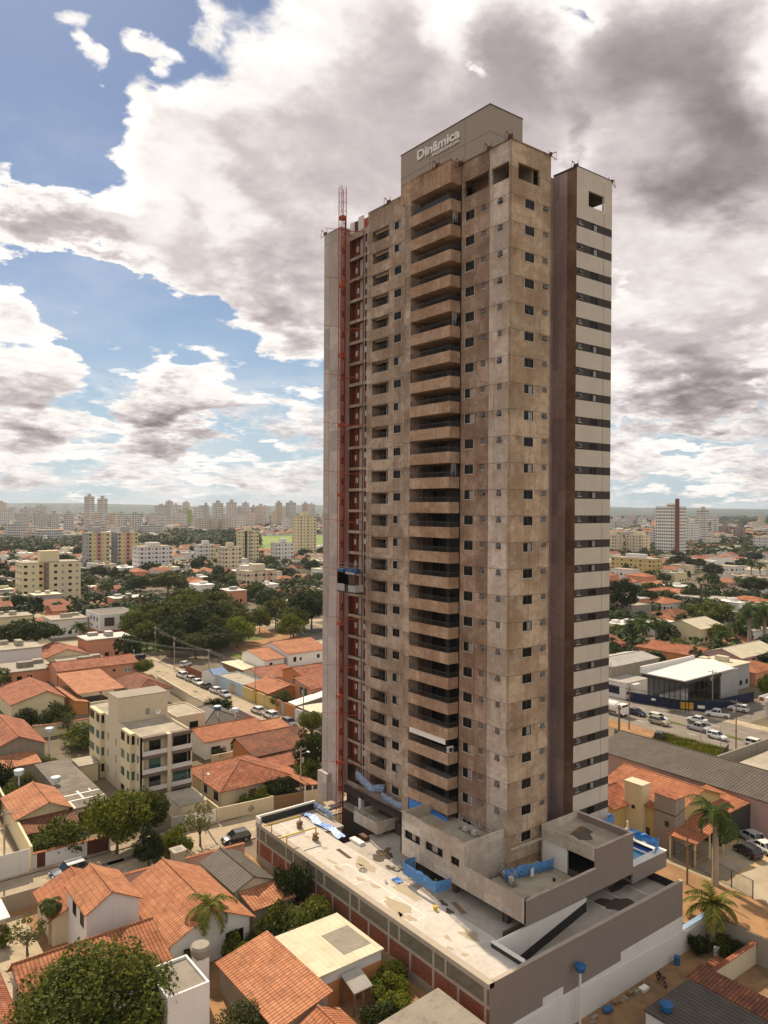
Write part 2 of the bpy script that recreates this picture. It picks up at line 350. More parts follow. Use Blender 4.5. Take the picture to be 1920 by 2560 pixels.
def leafm(name, c1, c2, trans=.25):
    mt = bpy.data.materials.new(name); mt.use_nodes = True; g = G(mt.node_tree)
    ge = g.n('ShaderNodeNewGeometry'); n = g.noise(g.pos(), .35, 3, .6); oi = g.n('ShaderNodeObjectInfo').outputs['Random']
    f = g.m('ADD', g.m('MULTIPLY', ge.outputs['Random Per Island'], .5), g.m('MULTIPLY', n, .6)); 
    c = g.mix(g.mr(f, .25, .85), c1, c2); k = g.m('MULTIPLY_ADD', oi, .5, .75)
    c = g.mix(1.0, c, g.n('ShaderNodeCombineColor', {0: k, 1: k, 2: g.m('MULTIPLY', k, .95)}).outputs[0], 'MULTIPLY')
    b = g.n('ShaderNodeBsdfPrincipled', {'Base Color': c, 'Roughness': .7, 'Specular IOR Level': .12})
    t = g.n('ShaderNodeBsdfTranslucent', {0: g.mix(1.0, c, (1.5, 1.5, .6), 'MULTIPLY')})
    x = g.n('ShaderNodeMixShader', {0: trans, 1: b.outputs[0], 2: t.outputs[0]})
    g.n('ShaderNodeOutputMaterial', {0: x.outputs[0]}); return mt
def facade(name, wall, win, bw=3.0, ww=.5, wh=.42, sill=.32, stripe=None, seed=0):
    """a far-off block: rows of dark windows one storey apart, worked out in metres on the wall"""
    def fn(g):
        us = g.sep(g.uv()); fx = g.m('FRACT', g.m('DIVIDE', us[0], bw)); fz = g.m('FRACT', g.m('DIVIDE', us[1], 3.0))
        ix = g.m('MULTIPLY', g.m('GREATER_THAN', fx, .5-ww/2), g.m('LESS_THAN', fx, .5+ww/2))
        iz = g.m('MULTIPLY', g.m('GREATER_THAN', fz, sill), g.m('LESS_THAN', fz, sill+wh))
        wn = g.n('ShaderNodeTexWhiteNoise', {0: g.comb(g.m('FLOOR', g.m('DIVIDE', us[0], bw)), g.m('FLOOR', g.m('DIVIDE', us[1], 3.0)), seed)}, noise_dimensions='3D').outputs['Value']
        nz = g.sep(g.n('ShaderNodeNewGeometry').outputs['Normal'])[2]
        w_ = g.m('MULTIPLY', g.m('MULTIPLY', ix, iz), g.m('LESS_THAN', nz, .5))
        wc = g.mix(g.mr(wn, .5, 1, 0, .6), win, tuple(min(1, x*2.6) for x in win))
        base = wall
        if stripe:
            base = g.mix(g.m('LESS_THAN', g.m('FRACT', g.m('DIVIDE', us[0], stripe[1])), stripe[2]), wall, stripe[0])
        n = g.noise(g.pos(), .12, 4); k = g.m('MULTIPLY_ADD', n, .3, .85)
        base = g.mix(1.0, base, g.n('ShaderNodeCombineColor', {0: k, 1: k, 2: k}).outputs[0], 'MULTIPLY')
        return g.mix(w_, base, wc)
    return mat(name, fn, .8, .3)
M = {}
M['conc_a'] = concrete('raw_concrete', (.43, .335, .25), (.26, .18, .12), (.52, .44, .35), 1)
M['conc_red'] = concrete('damp_concrete', (.34, .24, .17), (.20, .125, .08), (.43, .335, .25), 2)
M['conc_pale'] = concrete('pale_concrete', (.51, .43, .355), (.36, .275, .20), (.57, .50, .43), 3)
M['conc_tan'] = concrete('tan_concrete', (.46, .35, .235), (.30, .20, .12), (.53, .425, .30), 4)
M['conc_balc'] = concrete('balcony_concrete', (.40, .275, .18), (.26, .155, .09), (.50, .39, .285), 5)
M['conc_flank'] = concrete('flank_concrete', (.43, .37, .325), (.36, .30, .26), (.47, .42, .38), 6, False)
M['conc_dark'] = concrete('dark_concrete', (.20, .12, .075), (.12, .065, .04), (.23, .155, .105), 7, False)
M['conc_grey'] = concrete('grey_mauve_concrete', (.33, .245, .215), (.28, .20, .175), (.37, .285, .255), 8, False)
M['conc_low'] = concrete('podium_concrete', (.47, .41, .33), (.36, .29, .22), (.52, .47, .40), 9, False)
M['stripe_l'] = mat('pale_textured_paint', lambda g: (lambda u: (g.mix(g.m('LESS_THAN', g.m('FRACT', g.m('DIVIDE', u[0], .62)), .05), g.mix(g.mr(g.noise(g.pos(), .4, 5), .3, .7), (.58, .51, .43), (.52, .455, .385)), (.45, .39, .33))))(g.sep(g.uv())), .8, .25)
M['stripe_d'] = paint('dark_brown_paint', (.055, .045, .04), .1, .8, .15)
M['taupe'] = paint('taupe_render', (.235, .19, .165), .08, .85, .12)
M['taupe_box'] = paint('taupe_panel', (.33, .27, .23), .06, .85, .18, scale=.25)
M['dark_in'] = paint('unlit_interior', (.075, .055, .043), .2, .9, .4)  # near-black colour carries the shade of open rooms and voids
M['plaster_in'] = paint('interior_plaster', (.24, .19, .15), .15, .9, .3)
M['glass'] = mat('dark_window_glass', lambda g: (.010, .009, .009, 1.0), .25, .12)
M['glass_b'] = mat('window_glass_with_blind', lambda g: (.26, .25, .24, 1.0), .25, .4)
M['glass_t'] = mat('teal_window_glass', lambda g: (.03, .11, .10, 1.0), .12, .6)
M['alu'] = plain('black_aluminium', (.02, .02, .02), .45, .5)
M['sill'] = paint('sill_mortar', (.50, .44, .37), .15)
M['rail'] = plain('dark_railing', (.075, .068, .062), .5, .4)
M['red_brick_in'] = paint('red_brown_panel', (.145, .036, .02), .35, .8, .4, scale=1.5)
M['paper'] = paint('white_notice_paper', (.72, .70, .68), .05, .7, .05)
M['red_metal'] = paint('rusty_red_steel', (.36, .075, .03), .35, .6, .5, scale=2)
M['brown_metal'] = paint('dark_rusty_steel', (.10, .035, .022), .25, .6, .3, scale=2)
M['blue_net'] = mat('blue_mesh_net', lambda g: (g.mix(g.noise(g.mapv(g.pos(), sc=(1, 1, 4)), 2.5, 6, .7), (.03, .13, .36), (.14, .30, .55)), (g.noise(g.pos(), 3, 5), .6, .1)), .7, .3)
M['faded_net'] = mat('faded_blue_net', lambda g: (g.mix(g.mr(g.noise(g.mapv(g.pos(), sc=(1, 1, 3)), 1.6, 7, .75), .35, .65), (.10, .17, .30), (.30, .34, .42)), (g.noise(g.pos(), 2.5, 5), .8, .15)), .75, .3)
M['blue_tarp'] = mat('bright_blue_tarpaulin', lambda g: (g.mix(g.noise(g.pos(), 1.5, 5), (.015, .13, .48), (.05, .26, .66)), (g.noise(g.pos(), 2, 5), .7, .1)), .45, .5)
M['white_sign'] = paint('white_sign_letters', (.74, .72, .68), .04, .5, .05)
M['white'] = paint('white_painted_wall', (.66, .63, .60), .07, .8, .2)
M['white2'] = paint('bright_white_paint', (.78, .75, .70), .05, .7, .15)
M['cream'] = paint('cream_painted_wall', (.62, .53, .38), .09, .85, .3)
M['cream2'] = paint('pale_yellow_wall', (.66, .57, .36), .08, .85, .22)
M['yellow'] = paint('ochre_yellow_wall', (.56, .41, .17), .1, .85, .3)
M['salmon'] = paint('salmon_painted_wall', (.60, .27, .16), .08, .85, .2)
M['orange_w'] = paint('orange_clay_wall', (.48, .21, .08), .15, .9, .4)
M['pink'] = paint('dusty_pink_wall', (.45, .30, .28), .1, .85, .3)
M['bluew'] = paint('pale_blue_wall', (.40, .48, .53), .1, .85, .3)
M['greyw'] = paint('grey_painted_wall', (.36, .35, .34), .1, .85, .3)
M['raw_grey'] = paint('raw_grey_render', (.30, .26, .21), .2, .9, .6)
M['dark_w'] = paint('dark_stained_wall', (.05, .05, .04), .2, .9, .3)
M['navy'] = paint('navy_painted_hoarding', (.012, .016, .05), .15, .6, .2)
M['tile_o'] = tiles('orange_clay_tiles', (.42, .16, .078), (.32, .115, .055), (.52, .25, .14), moss=.5)
M['tile_r'] = tiles('weathered_red_tiles', (.36, .12, .06), (.24, .08, .042), (.52, .26, .155), moss=.5)
M['tile_p'] = tiles('pale_orange_tiles', (.47, .20, .10), (.37, .145, .07), (.58, .30, .17), w=.38, moss=.38)
M['tile_b'] = tiles('brown_mossy_tiles', (.24, .085, .045), (.15, .06, .035), (.36, .17, .10), moss=.65)
M['fib_d'] = corrug('dark_fibre_cement', (.085, .07, .055), .5, edge=1.0, var=.4)
M['fib_g'] = corrug('grey_fibre_cement', (.26, .225, .18), .18)
M['fib_b'] = corrug('beige_sheet_roof', (.56, .50, .36), .6, var=.08, stain=.25, edge=.1)
M['fib_w'] = corrug('white_metal_roof', (.72, .69, .64), .25, var=.06, stain=.15, rough=.5)
M['tin'] = corrug('weathered_tin_roof', (.40, .37, .33), .2, var=.15, stain=.4, rough=.5)
M['slab'] = ground('roof_slab_screed', (.42, .37, .29), (.33, .285, .22), (.24, .20, .155), .5, 3)
M['bitumen'] = ground('bitumen_roof', (.20, .175, .15), (.15, .13, .11), (.26, .23, .19), .5, 3)
M['brick'] = brick('red_hollow_brick', (.27, .078, .042), (.19, .055, .03), (.24, .175, .135))
M['block'] = brick('mouldy_concrete_block', (.19, .165, .115), (.14, .125, .085), (.22, .19, .14), 1.3)
M['col'] = paint('concrete_column', (.40, .34, .27), .15, .9, .4)
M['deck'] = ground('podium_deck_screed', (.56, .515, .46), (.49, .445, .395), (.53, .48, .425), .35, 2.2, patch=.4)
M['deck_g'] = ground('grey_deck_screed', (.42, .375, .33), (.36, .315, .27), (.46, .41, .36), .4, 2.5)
M['puddle'] = mat('wet_stain', lambda g: g.mix(g.noise(g.pos(), 1.2, 5), (.37, .30, .20), (.45, .375, .27)), .35, .5)
M['wet'] = mat('dark_wet_stain', lambda g: g.mix(g.noise(g.pos(), 1.2, 5), (.07, .055, .045), (.11, .09, .07)), .3, .5)
M['mark'] = paint('white_line_paint', (.80, .76, .70), .06, .8, .2, scale=2)
M['yline'] = paint('yellow_line_paint', (.62, .36, .03), .12, .8, .3, scale=2)
M['yellow_m'] = paint('yellow_painted_steel', (.62, .40, .03), .1, .5, .2)
M['asphalt'] = ground('asphalt', (.235, .20, .165), (.19, .165, .135), (.27, .225, .175), .3, 6, patch=.3)
M['street'] = ground('dusty_street_asphalt', (.40, .325, .225), (.33, .27, .19), (.45, .355, .24), .25, 4, patch=.4)
M['pave'] = ground('concrete_pavement', (.46, .37, .26), (.36, .29, .205), (.28, .22, .16), .5, 3)
M['dirt'] = ground('orange_dirt', (.36, .205, .098), (.29, .16, .075), (.21, .13, .07), .3, 2.5)
M['dirt_d'] = ground('shaded_brown_dirt', (.22, .135, .075), (.30, .18, .09), (.13, .09, .055), .5, 2.5)  # darker copy of the dirt, yard shade put into its colour
M['lot'] = ground('parking_lot_paving', (.40, .33, .235), (.33, .27, .19), (.46, .37, .25), .2, 3)
M['land'] = ground('town_ground', (.20, .155, .105), (.135, .11, .07), (.065, .07, .034), .03, .6, patch=.9)
M['lawn'] = ground('green_lawn', (.09, .12, .025), (.14, .15, .04), (.22, .19, .08), .2, 3)  # greens and dry straw tone of the grass itself
M['meadow'] = ground('bright_meadow', (.20, .27, .06), (.14, .21, .05), (.26, .27, .10), .01, .1)
M['hillm'] = ground('wooded_hills', (.035, .055, .045), (.055, .075, .055), (.16, .145, .13), .0022, .02, patch=.45)
M['wood'] = paint('timber', (.24, .15, .08), .25, .8, .4, scale=2)
M['bark'] = paint('bark', (.11, .08, .055), .25, .95, .4, scale=2)
M['palmbark'] = paint('pale_palm_trunk', (.36, .29, .22), .2, .9, .5, scale=2)
M['pole'] = paint('concrete_pole', (.34, .29, .235), .12, .9, .3)
M['wire'] = plain('black_cable', (.012, .012, .012), .6)
M['tank'] = plain('blue_plastic_tank', (.02, .10, .26), .5, .4)
M['tank_w'] = plain('pale_tank_lid', (.48, .56, .62), .5, .4)
M['tyre'] = plain('tyre_rubber', (.012, .012, .012), .85, .2)
M['hub'] = plain('wheel_alloy', (.35, .35, .36), .35, .5, .7)
M['lens'] = plain('headlamp_lens', (.6, .6, .6), .15, .6)
M['tail'] = plain('tail_lamp_lens', (.30, .01, .01), .25, .5)
M['cglass'] = plain('car_window_glass', (.015, .018, .02), .06, .7)
for n_, c_ in dict(white=(.74, .73, .71), silver=(.42, .42, .42), black=(.012, .012, .014), navy=(.02, .03, .06), grey=(.12, .12, .125), red=(.22, .02, .015), gold=(.36, .31, .22)).items():
    M['car_'+n_] = plain('car_paint_'+n_, c_, .3, .5, 0, Coat_Weight=.6, Coat_Roughness=.08)
M['pool'] = mat('pool_water', lambda g: (.05, .30, .55, 1.0), .06, .6)
M['poolblue'] = plain('pool_tiles', (.03, .09, .42), .3)
M['leaf_a'] = leafm('broad_leaves', (.030, .046, .009), (.125, .135, .026))
M['leaf_d'] = leafm('dark_leaves', (.013, .024, .007), (.055, .066, .015), .2)
M['leaf_y'] = leafm('yellow_green_leaves', (.05, .08, .010), (.16, .16, .022), .3)
M['leaf_o'] = leafm('olive_leaves', (.065, .075, .030), (.14, .14, .06), .25)
M['leaf_far'] = leafm('distant_leaves', (.016, .029, .011), (.052, .065, .022), .15)
M['frond'] = leafm('palm_fronds', (.025, .055, .012), (.09, .11, .03), .3)
M['frond_y'] = leafm('yellowing_palm_fronds', (.07, .10, .015), (.24, .20, .05), .3)
# ---------------------------------------------------------------- the unfinished tower
H = 2.927; Z0 = 80.27
T = thing('apartment_tower', 'tall raw concrete apartment tower with stacked balconies and a striped side wing', 'apartment tower')
rows = range(25)
def put(proto, x, y, z, rz=0):
    o = proto.copy(); COL.objects.link(o); o.parent = T; o.location = (x, y, z); o.rotation_euler = (0, 0, rz); return o
# -- left face
hl, hp = [], []
for k in rows:
    z = Z0-H*k
    hl += [(5.55, 7.0, z-1.02, z+.02), (3.76, 4.42, z-.62, z)]; hp.append((1.2, 1.86, z-.66, z-.02))
hl.append((3.37, 7.25, 82.08, 83.9, .3)); hp.append((.13+.12, 2.94, 82.05, 83.9, .3))
MB().wall('x', 0, 3.215, 7.85, 6.1, 86.1, hl).build('face_wall', [M['conc_red']], T)
MB().wall('x', 0, 0, 3.205, 6.1, 86.1, hp).build('face_wall', [M['conc_pale']], T)
# -- right face
hr = []
for k in rows:
    z = Z0-H*k; hr += [(2.3, 3.82, z-1.0, z), (5.32, 6.1, z-.62, z-.06)]
hr.append((1.19, 4.69, 82.2, 84.0, .3))
b = MB().wall('y', 0, 0, 6.6, 6.1, 86.1, hr)
b.face([(6.6, 0, 6.1), (6.6, 3.5, 6.1), (6.6, 3.5, 86.1), (6.6, 0, 86.1)])
b.box(-.06, .22, -.06, .22, 20, 86.0, 0, skip='zZ')
b.build('face_wall', [M['conc_tan']], T)
b = MB(); b.box(-.04, 6.64, -.04, .25, 86.1, 86.3); b.box(-.04, .25, .25, 7.85, 86.1, 86.3); b.box(6.4, 6.64, .25, 3.5, 86.1, 86.3)
b.build('parapet_coping', [M['conc_dark']], T)
b = MB(); b.box(.3, 6.5, .3, 7.7, 81.95, 82.05, skip='xy'); b.box(.3, 6.5, .3, 7.7, 84.45, 84.6); b.face([(6.5, .3, 82), (6.5, 7.7, 82), (6.5, 7.7, 84.5), (6.5, .3, 84.5)]); b.face([(.3, 7.7, 82), (6.5, 7.7, 82), (6.5, 7.7, 84.5), (.3, 7.7, 84.5)])
b.box(3.9, 4.05, .4, 2.5, 82.05, 84.45); b.box(.32, 2.6, 3.1, 3.22, 82.05, 84.45)
b.build('top_room', [M['plaster_in']], T)
# -- recess and striped wing
b = MB().wall('y', 3.5, 6.6, 11.25, 6.1, 86.1, [(6.8, 7.9, Z0-H*k-1.2, Z0-H*k) for k in rows])
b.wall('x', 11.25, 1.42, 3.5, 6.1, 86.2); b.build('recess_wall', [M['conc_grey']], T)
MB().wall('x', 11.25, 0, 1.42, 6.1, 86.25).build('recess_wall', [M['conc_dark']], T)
b = MB()
def strip(x0, x1, hs):
    z = 6.1
    for k in reversed(rows):
        z1 = Z0+.1-H*k; z0 = z1-.95
        b.wall('y', 0, x0, x1, z, z0, [h for h in hs if h[2] == 'top' and 0], mi=0)
        b.wall('y', 0, x0, x1, z0, z1, [(h[0], h[1], z1-h[3], z1-h[2]) for h in hs], mi=1)
        z = z1
    return z
z = strip(11.25, 16.42, [(11.72, 12.42, .08, .66), (13.86, 15.3, .1, .9)])
b.wall('y', 0, 11.25, 16.42, z, 86.35, [(13.46, 16.40, 82.2, 84.05, .25)])
z = strip(16.47, 18.05, []); b.wall('y', 0, 16.47, 18.05, z, 86.35)
b.box(16.42, 16.47, .05, .1, 6.1, 86.3, 1)
b.face([(18.05, 0, 6.1), (18.05, 34.6, 6.1), (18.05, 34.6, 81.9), (18.05, 0, 81.9)], 0)
b.wall('x', 18.05, 0, 34.6, 81.9, 86.35, [(.4, 3.0, 82.2, 84.0)], sign=1)
b.build('striped_wall', [M['stripe_l'], M['stripe_d']], T)
b = MB(); b.box(11.2, 18.1, -.03, .3, 86.35, 86.45); b.box(11.2, 11.5, .3, 3.5, 86.25, 86.45); b.box(17.8, 18.1, .3, 34, 86.35, 86.45); b.build('roof_flashing', [M['alu']], T)
b = MB(); b.box(11.6, 17.8, .3, 2.6, 84.1, 84.3); b.box(11.6, 17.8, .3, 3.4, 82.0, 82.15); b.box(11.5, 11.6, .3, 3.4, 82.15, 84.1); b.build('top_room', [M['dark_in']], T)
# -- core, roof and sign box
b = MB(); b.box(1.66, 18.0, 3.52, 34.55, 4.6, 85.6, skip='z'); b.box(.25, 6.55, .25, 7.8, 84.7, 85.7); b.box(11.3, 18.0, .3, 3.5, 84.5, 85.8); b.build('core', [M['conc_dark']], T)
b = MB(); b.box(4.0, 9.7, 7.15, 24.05, 85.6, 94.2); b.build('roof_box', [M['taupe_box']], T)
b = MB(); b.box(3.95, 9.75, 7.1, 24.1, 94.2, 94.32); b.box(3.985, 4.0, 7.15, 24.05, 91.0, 91.03); b.box(4, 9.7, 7.135, 7.15, 91.0, 91.03)
for y in (11.4, 18.0): b.box(3.985, 4.0, y, y+.03, 85.6, 94.2)
b.build('roof_box_trim', [M['alu']], T)
b = MB(); b.box(7.9, 8.5, 7.1, 7.14, 86.4, 88.6); b.build('roof_door', [M['alu']], T)
def lettering(txt, size, wid, y_right, z, off, parent=T, x=3.9, ext=.07):
    cu = bpy.data.curves.new('lettering', 'FONT'); cu.body = txt; cu.size = size; cu.offset = off; cu.extrude = ext; cu.resolution_u = 3
    cu.materials.append(M['white_sign']); o = text_mesh(cu, 'sign_lettering', parent)
    xs = [v.co.x for v in o.data.vertices]; s = wid/(max(xs)-min(xs))
    o.rotation_euler = (R(90), 0, R(-90)); o.scale = (s, 1, 1); o.location = (x, y_right+wid+min(xs)*s, z)
    return o
lettering('Dinâmica', 1.72, 8.2, 12.25, 92.28, .045)
lettering('INCORPORADORA', .50, 5.1, 12.25, 91.68, .016)
# -- balconies: slab, parapet on three sides, railing
YB0, YB1 = 7.85, 15.08
def balcony_mesh():
    b = MB(); z0, z1 = -1.29, 0
    b.box(-1.6, -1.45, YB0, YB1+.02, z0, z1); b.box(-1.45, .0, YB0, YB0+.15, z0, z1); b.box(-1.45, 1.65, YB0+.15, YB1, z0, z0+.14)
    b.box(-1.45, 1.65, YB0+.15, YB1, z0+.14, z0+.2, 1); return b
def rail_mesh():
    b = MB()
    b.box(-1.55, -1.51, YB0+.05, YB1, .56, .6); b.box(-1.51, -.02, YB0+.05, YB0+.09, .56, .6)
    y = YB0+.1
    while y < YB1: b.box(-1.54, -1.52, y, y+.02, 0, .56, skip='zZ'); y += .2
    x = -1.45
    while x < -.05: b.box(x, x+.02, YB0+.06, YB0+.08, 0, .56, skip='zZ'); x += .2
    return b
bal0 = balcony_mesh().build('balcony', [M['conc_balc'], M['deck_g']], T); rail0 = rail_mesh().build('railing', [M['rail']], bal0)
for j in range(25):
    o = bal0 if j == 0 else dup(bal0, T)
    r_ = rail0 if j == 0 else dup(rail0, o)
    o.location = (0, 0, 81.86-H*j)
b = MB(); b.box(-1.6, -1.42, YB0, 16.9, 83.74, 86.32); b.box(-1.42, 0, YB0, YB0+.18, 83.74, 86.32); b.box(-1.42, 1.65, YB0+.18, 16.9, 83.74, 83.9); b.box(-1.66, -1.4, YB0-.05, 16.95, 86.32, 86.45)
b.build('balcony_canopy', [M['conc_balc']], T)
b = MB(); b.box(-1.6, 0, YB1, 16.2, 6.1, 83.74, skip='z'); b.box(-1.5, 1.6, 16.2, 16.35, 6.1, 86); b.build('balcony_pier', [M['conc_a']], T)
b = MB(); b.box(1.55, 1.65, YB0, YB1, 6.1, 83.8, 0); b.box(0, 1.65, YB0-.15, YB0, 6.1, 83.8, 0)
for j in range(26):
    z = 83.74-H*j
    b.box(1.5, 1.55, 8.3, 11.0, z-2.75, z-.45, 1); b.box(1.5, 1.55, 11.8, 14.2, z-2.75, z-.45, 1)
    b.box(1.46, 1.5, 9.62, 9.68, z-2.75, z-.45, 2); b.box(1.46, 1.5, 12.98, 13.04, z-2.75, z-.45, 2)
b.build('balcony_back_wall', [M['dark_in'], M['glass'], M['alu']], T)
# -- left wing
hw = []
for i in range(26):
    d_ = H*i
    hw += [(18.85, 20.3, 82.06-d_, 83.06-d_), (21.5, 25.1, 81.7-d_, 83.15-d_, .02), (26.35, 30.45, 80.92-d_, 83.45-d_, .02)]
hw = [h for h in hw if h[2] > 7.2]
MB().wall('x', 0, 16.35, 30.57, 7.0, 84.35, hw).build('face_wall', [M['conc_a']], T)
b = MB(); b.wall('x', 0, 16.35, 26.1, 84.35, 86.0); b.box(.02, .3, 16.35, 26.1, 84.4, 86.0); b.box(-.05, .32, 16.4, 26.15, 86.0, 86.12); b.box(0.02, 1.66, 16.36, 30.5, 84.0, 84.3); b.build('wing_parapet', [M['conc_a']], T)
# end pylon
b = MB().wall('y', 30.57, -1.5, 0, 7.0, 84.9, [(-1.36, -.5, 82.4-H*i-1.0, 82.4-H*i) for i in range(26)])
b.build('pylon_side', [M['conc_grey']], T)
b = MB().wall('x', -1.5, 30.57, 34.6, 4.6, 85.0)
b.face([(-1.5, 34.6, 4.6), (18, 34.6, 4.6), (18, 34.6, 85), (-1.5, 34.6, 85)]); b.box(-1.55, 3, 30.52, 34.65, 85.0, 85.2); b.box(-2.3, -1.5, 32.2, 34.6, 4.6, 8.4); b.box(-1.56, -1.5, 33.3, 34.6, 8.4, 84.9)
b.build('end_pylon', [M['conc_flank']], T)
# loggias
def loggia():
    b = MB()
    b.box(.02, 1.6, 21.3, 21.45, 0, 1.6); b.box(.02, 1.6, 25.15, 25.3, 0, 1.6); b.box(.02, 1.65, 21.45, 25.15, 1.45, 1.6); b.box(.02, 1.65, 21.45, 25.15, -1.2, -1.1)
    b.box(1.5, 1.6, 21.45, 25.15, -1.2, 1.45, 1); b.box(1.44, 1.5, 21.9, 24.2, -1.1, 1.1, 2); b.box(1.4, 1.44, 23.0, 23.06, -1.1, 1.1, 3); b.box(.05, .1, 21.5, 25.1, 1.3, 1.45, 1); b.box(.9, 1.0, 22.9, 23.0, -1.1, 1.45, 4)
    return b
def lograil():
    b = MB(); b.box(.05, .09, 21.5, 25.1, .58, .62); y = 21.6
    while y < 25.1: b.box(.06, .08, y, y+.02, 0, .58, skip='zZ'); y += .22
    return b
lg0 = loggia().build('loggia', [M['conc_a'], M['dark_in'], M['glass'], M['alu'], M['white']], T); lr0 = lograil().build('railing', [M['rail']], lg0)
lint = MB().box(.12, .3, 21.5, 24.6, .95, 1.42); wood = lint.build('timber_lintel', [M['wood']], lg0)
for i in range(25):
    o = lg0 if i == 0 else dup(lg0, T)
    if i: dup(lr0, o)
    if i and (i < 7 or i in (9, 14)): dup(wood, o).location = (0, 0, .2 if i > 2 else 0)
    o.location = (0, 0, 81.7-H*i)
# hoist landings: red-brown panels with pinned notices round a grey post
def landing():
    b = MB(); b.box(.75, 1.4, 26.2, 30.57, -.05, 2.6, 0); b.box(.02, 1.3, 26.2, 26.3, 0, 2.55, 1); b.box(.02, .75, 30.46, 30.56, 0, 2.55, 0)
    b.box(.02, 1.3, 26.3, 30.5, 2.5, 2.6, 1); b.box(.02, 1.3, 26.3, 30.5, -.12, -.02, 1); b.box(.6, .75, 28.15, 28.75, 0, 2.5, 2)
    b.box(.65, .75, 26.4, 27.0, 0, 2.3, 3); b.box(.25, .3, 28.9, 29.0, 0, 2.5, 4); b.box(.25, .3, 27.4, 27.5, 0, 2.5, 4)
    return b
ld0 = landing().build('hoist_landing', [M['red_brick_in'], M['dark_in'], M['greyw'], M['dark_in'], M['red_metal']], T)
nt = MB().box(.70, .74, 0, .5, 0, .72).build('notice', [M['paper']], ld0); nt2 = dup(nt, ld0); nt.location = (0, 27.1, 1.1); nt2.location = (0, 29.3, .95)
for i in range(25):
    o = ld0 if i == 0 else dup(ld0, T)
    if i:
        for s_ in (nt, nt2):
            c = dup(s_, o); c.location = (0, s_.location.y+random.uniform(-.2, .2), s_.location.z+random.uniform(-.2, .2))
    o.location = (0, 0, 80.92-H*i)
MB().tube((-.1, 26.7, 8), (-.1, 26.7, 84), .06, 6).build('conduit', [M['greyw']], T); MB().tube((-.08, 27.15, 8), (-.08, 27.15, 84), .045, 6).build('conduit', [M['wood']], T)
# -- windows
def win_mesh(w, h, g1, g2, name, sill=True):
    b = MB(); f = .055
    b.box(0, w, .06, .1, 0, f, 0); b.box(0, w, .06, .1, h-f, h, 0); b.box(0, f, .06, .1, f, h-f, 0); b.box(w-f, w, .06, .1, f, h-f, 0); b.box(w/2-.035, w/2+.035, .05, .1, f, h-f, 0)
    b.box(f, w/2-.035, .09, .11, f, h-f, 1); b.box(w/2+.035, w-f, .085, .105, f, h-f, 2)
    if sill: b.box(-.08, w+.08, -.05, .06, -.08, 0, 3); b.box(-.07, 0, -.008, .06, 0, h+.04, 3); b.box(w, w+.07, -.008, .06, 0, h+.04, 3)
    return b.build(name, [M['alu'], g1, g2, M['sill']], T)
def hop_mesh(w, h, ang, name):
    b = MB(); f = .05
    b.box(0, w, .07, .12, 0, f, 0); b.box(0, w, .07, .12, h-f, h, 0); b.box(0, f, .07, .12, f, h-f, 0); b.box(w-f, w, .07, .12, f, h-f, 0); b.box(f, w-f, .13, .14, f, h-f, 1)
    dy, dz = sin(ang)*h*.92, cos(ang)*h*.92
    p = [(f*.5, .06-dy, h-f-dz), (w-f*.5, .06-dy, h-f-dz), (w-f*.5, .06, h-f), (f*.5, .06, h-f)]
    b.face(p, 2); b.face([(x, y+.02, z) for x, y, z in reversed(p)], 0)
    b.box(-.06, w+.06, -.04, .06, -.06, 0, 3)
    return b.build(name, [M['alu'], M['glass'], M['glass_h'], M['sill']], T)
M['glass_h'] = mat('frosted_sash_glass', lambda g: (.10, .09, .085, 1.0), .35, .4)
def place_set(protos, spots):
    used = set()
    for (x, y, z, rz) in spots:
        i = random.randrange(len(protos)); p = protos[i]
        if i in used: put(p, x, y, z, rz)
        else: used.add(i); p.location = (x, y, z); p.rotation_euler = (0, 0, rz)
    for i, p in enumerate(protos):
        if i not in used: bpy.data.objects.remove(p)
L90 = R(-90)
place_set([win_mesh(1.52, 1.0, M['glass'], M['glass'], 'window'), win_mesh(1.52, 1.0, M['glass'], M['glass_b'], 'window'), win_mesh(1.52, 1.0, M['glass'], M['glass'], 'window')], [(2.3, 0, Z0-H*k-1.0, 0) for k in rows])
place_set([win_mesh(1.45, 1.04, M['glass'], M['glass'], 'window'), win_mesh(1.45, 1.04, M['glass'], M['glass_b'], 'window'), win_mesh(1.45, 1.04, M['glass'], M['glass'], 'window')], [(0, 7.0, Z0-H*k-1.02, L90) for k in rows])
place_set([win_mesh(1.45, 1.0, M['glass'], M['glass'], 'window'), win_mesh(1.45, 1.0, M['glass'], M['glass_b'], 'window')], [(0, 20.3, 82.06-H*i, L90) for i in range(26)])
place_set([win_mesh(1.44, .8, M['glass'], M['glass'], 'window', False), win_mesh(1.44, .8, M['glass'], M['glass_b'], 'window', False)], [(13.86, 0, Z0+.1-H*k-.9, 0) for k in rows][:24])
place_set([hop_mesh(.78, .56, R(a), 'hopper_window') for a in (28, 18, 3)], [(5.32, 0, Z0-H*k-.62, 0) for k in rows])
place_set([hop_mesh(.66, .62, R(a), 'hopper_window') for a in (30, 20, 3)], [(0, 4.42, Z0-H*k-.62, L90) for k in rows])
place_set([hop_mesh(.66, .64, R(a), 'hopper_window') for a in (30, 22, 3)], [(0, 1.86, Z0-H*k-.66, L90) for k in rows])
place_set([hop_mesh(.70, .58, R(a), 'hopper_window') for a in (30, 3)], [(11.72, 0, Z0+.1-H*k-.66, 0) for k in rows])
def dark_win(w, h):
    b = MB(); b.box(0, w, .1, .13, 0, h, 0); b.box(w/2-.03, w/2+.03, .07, .1, 0, h, 1); b.box(0, w, .07, .1, h-.06, h, 1); return b.build('narrow_window', [M['glass'], M['alu']], T)
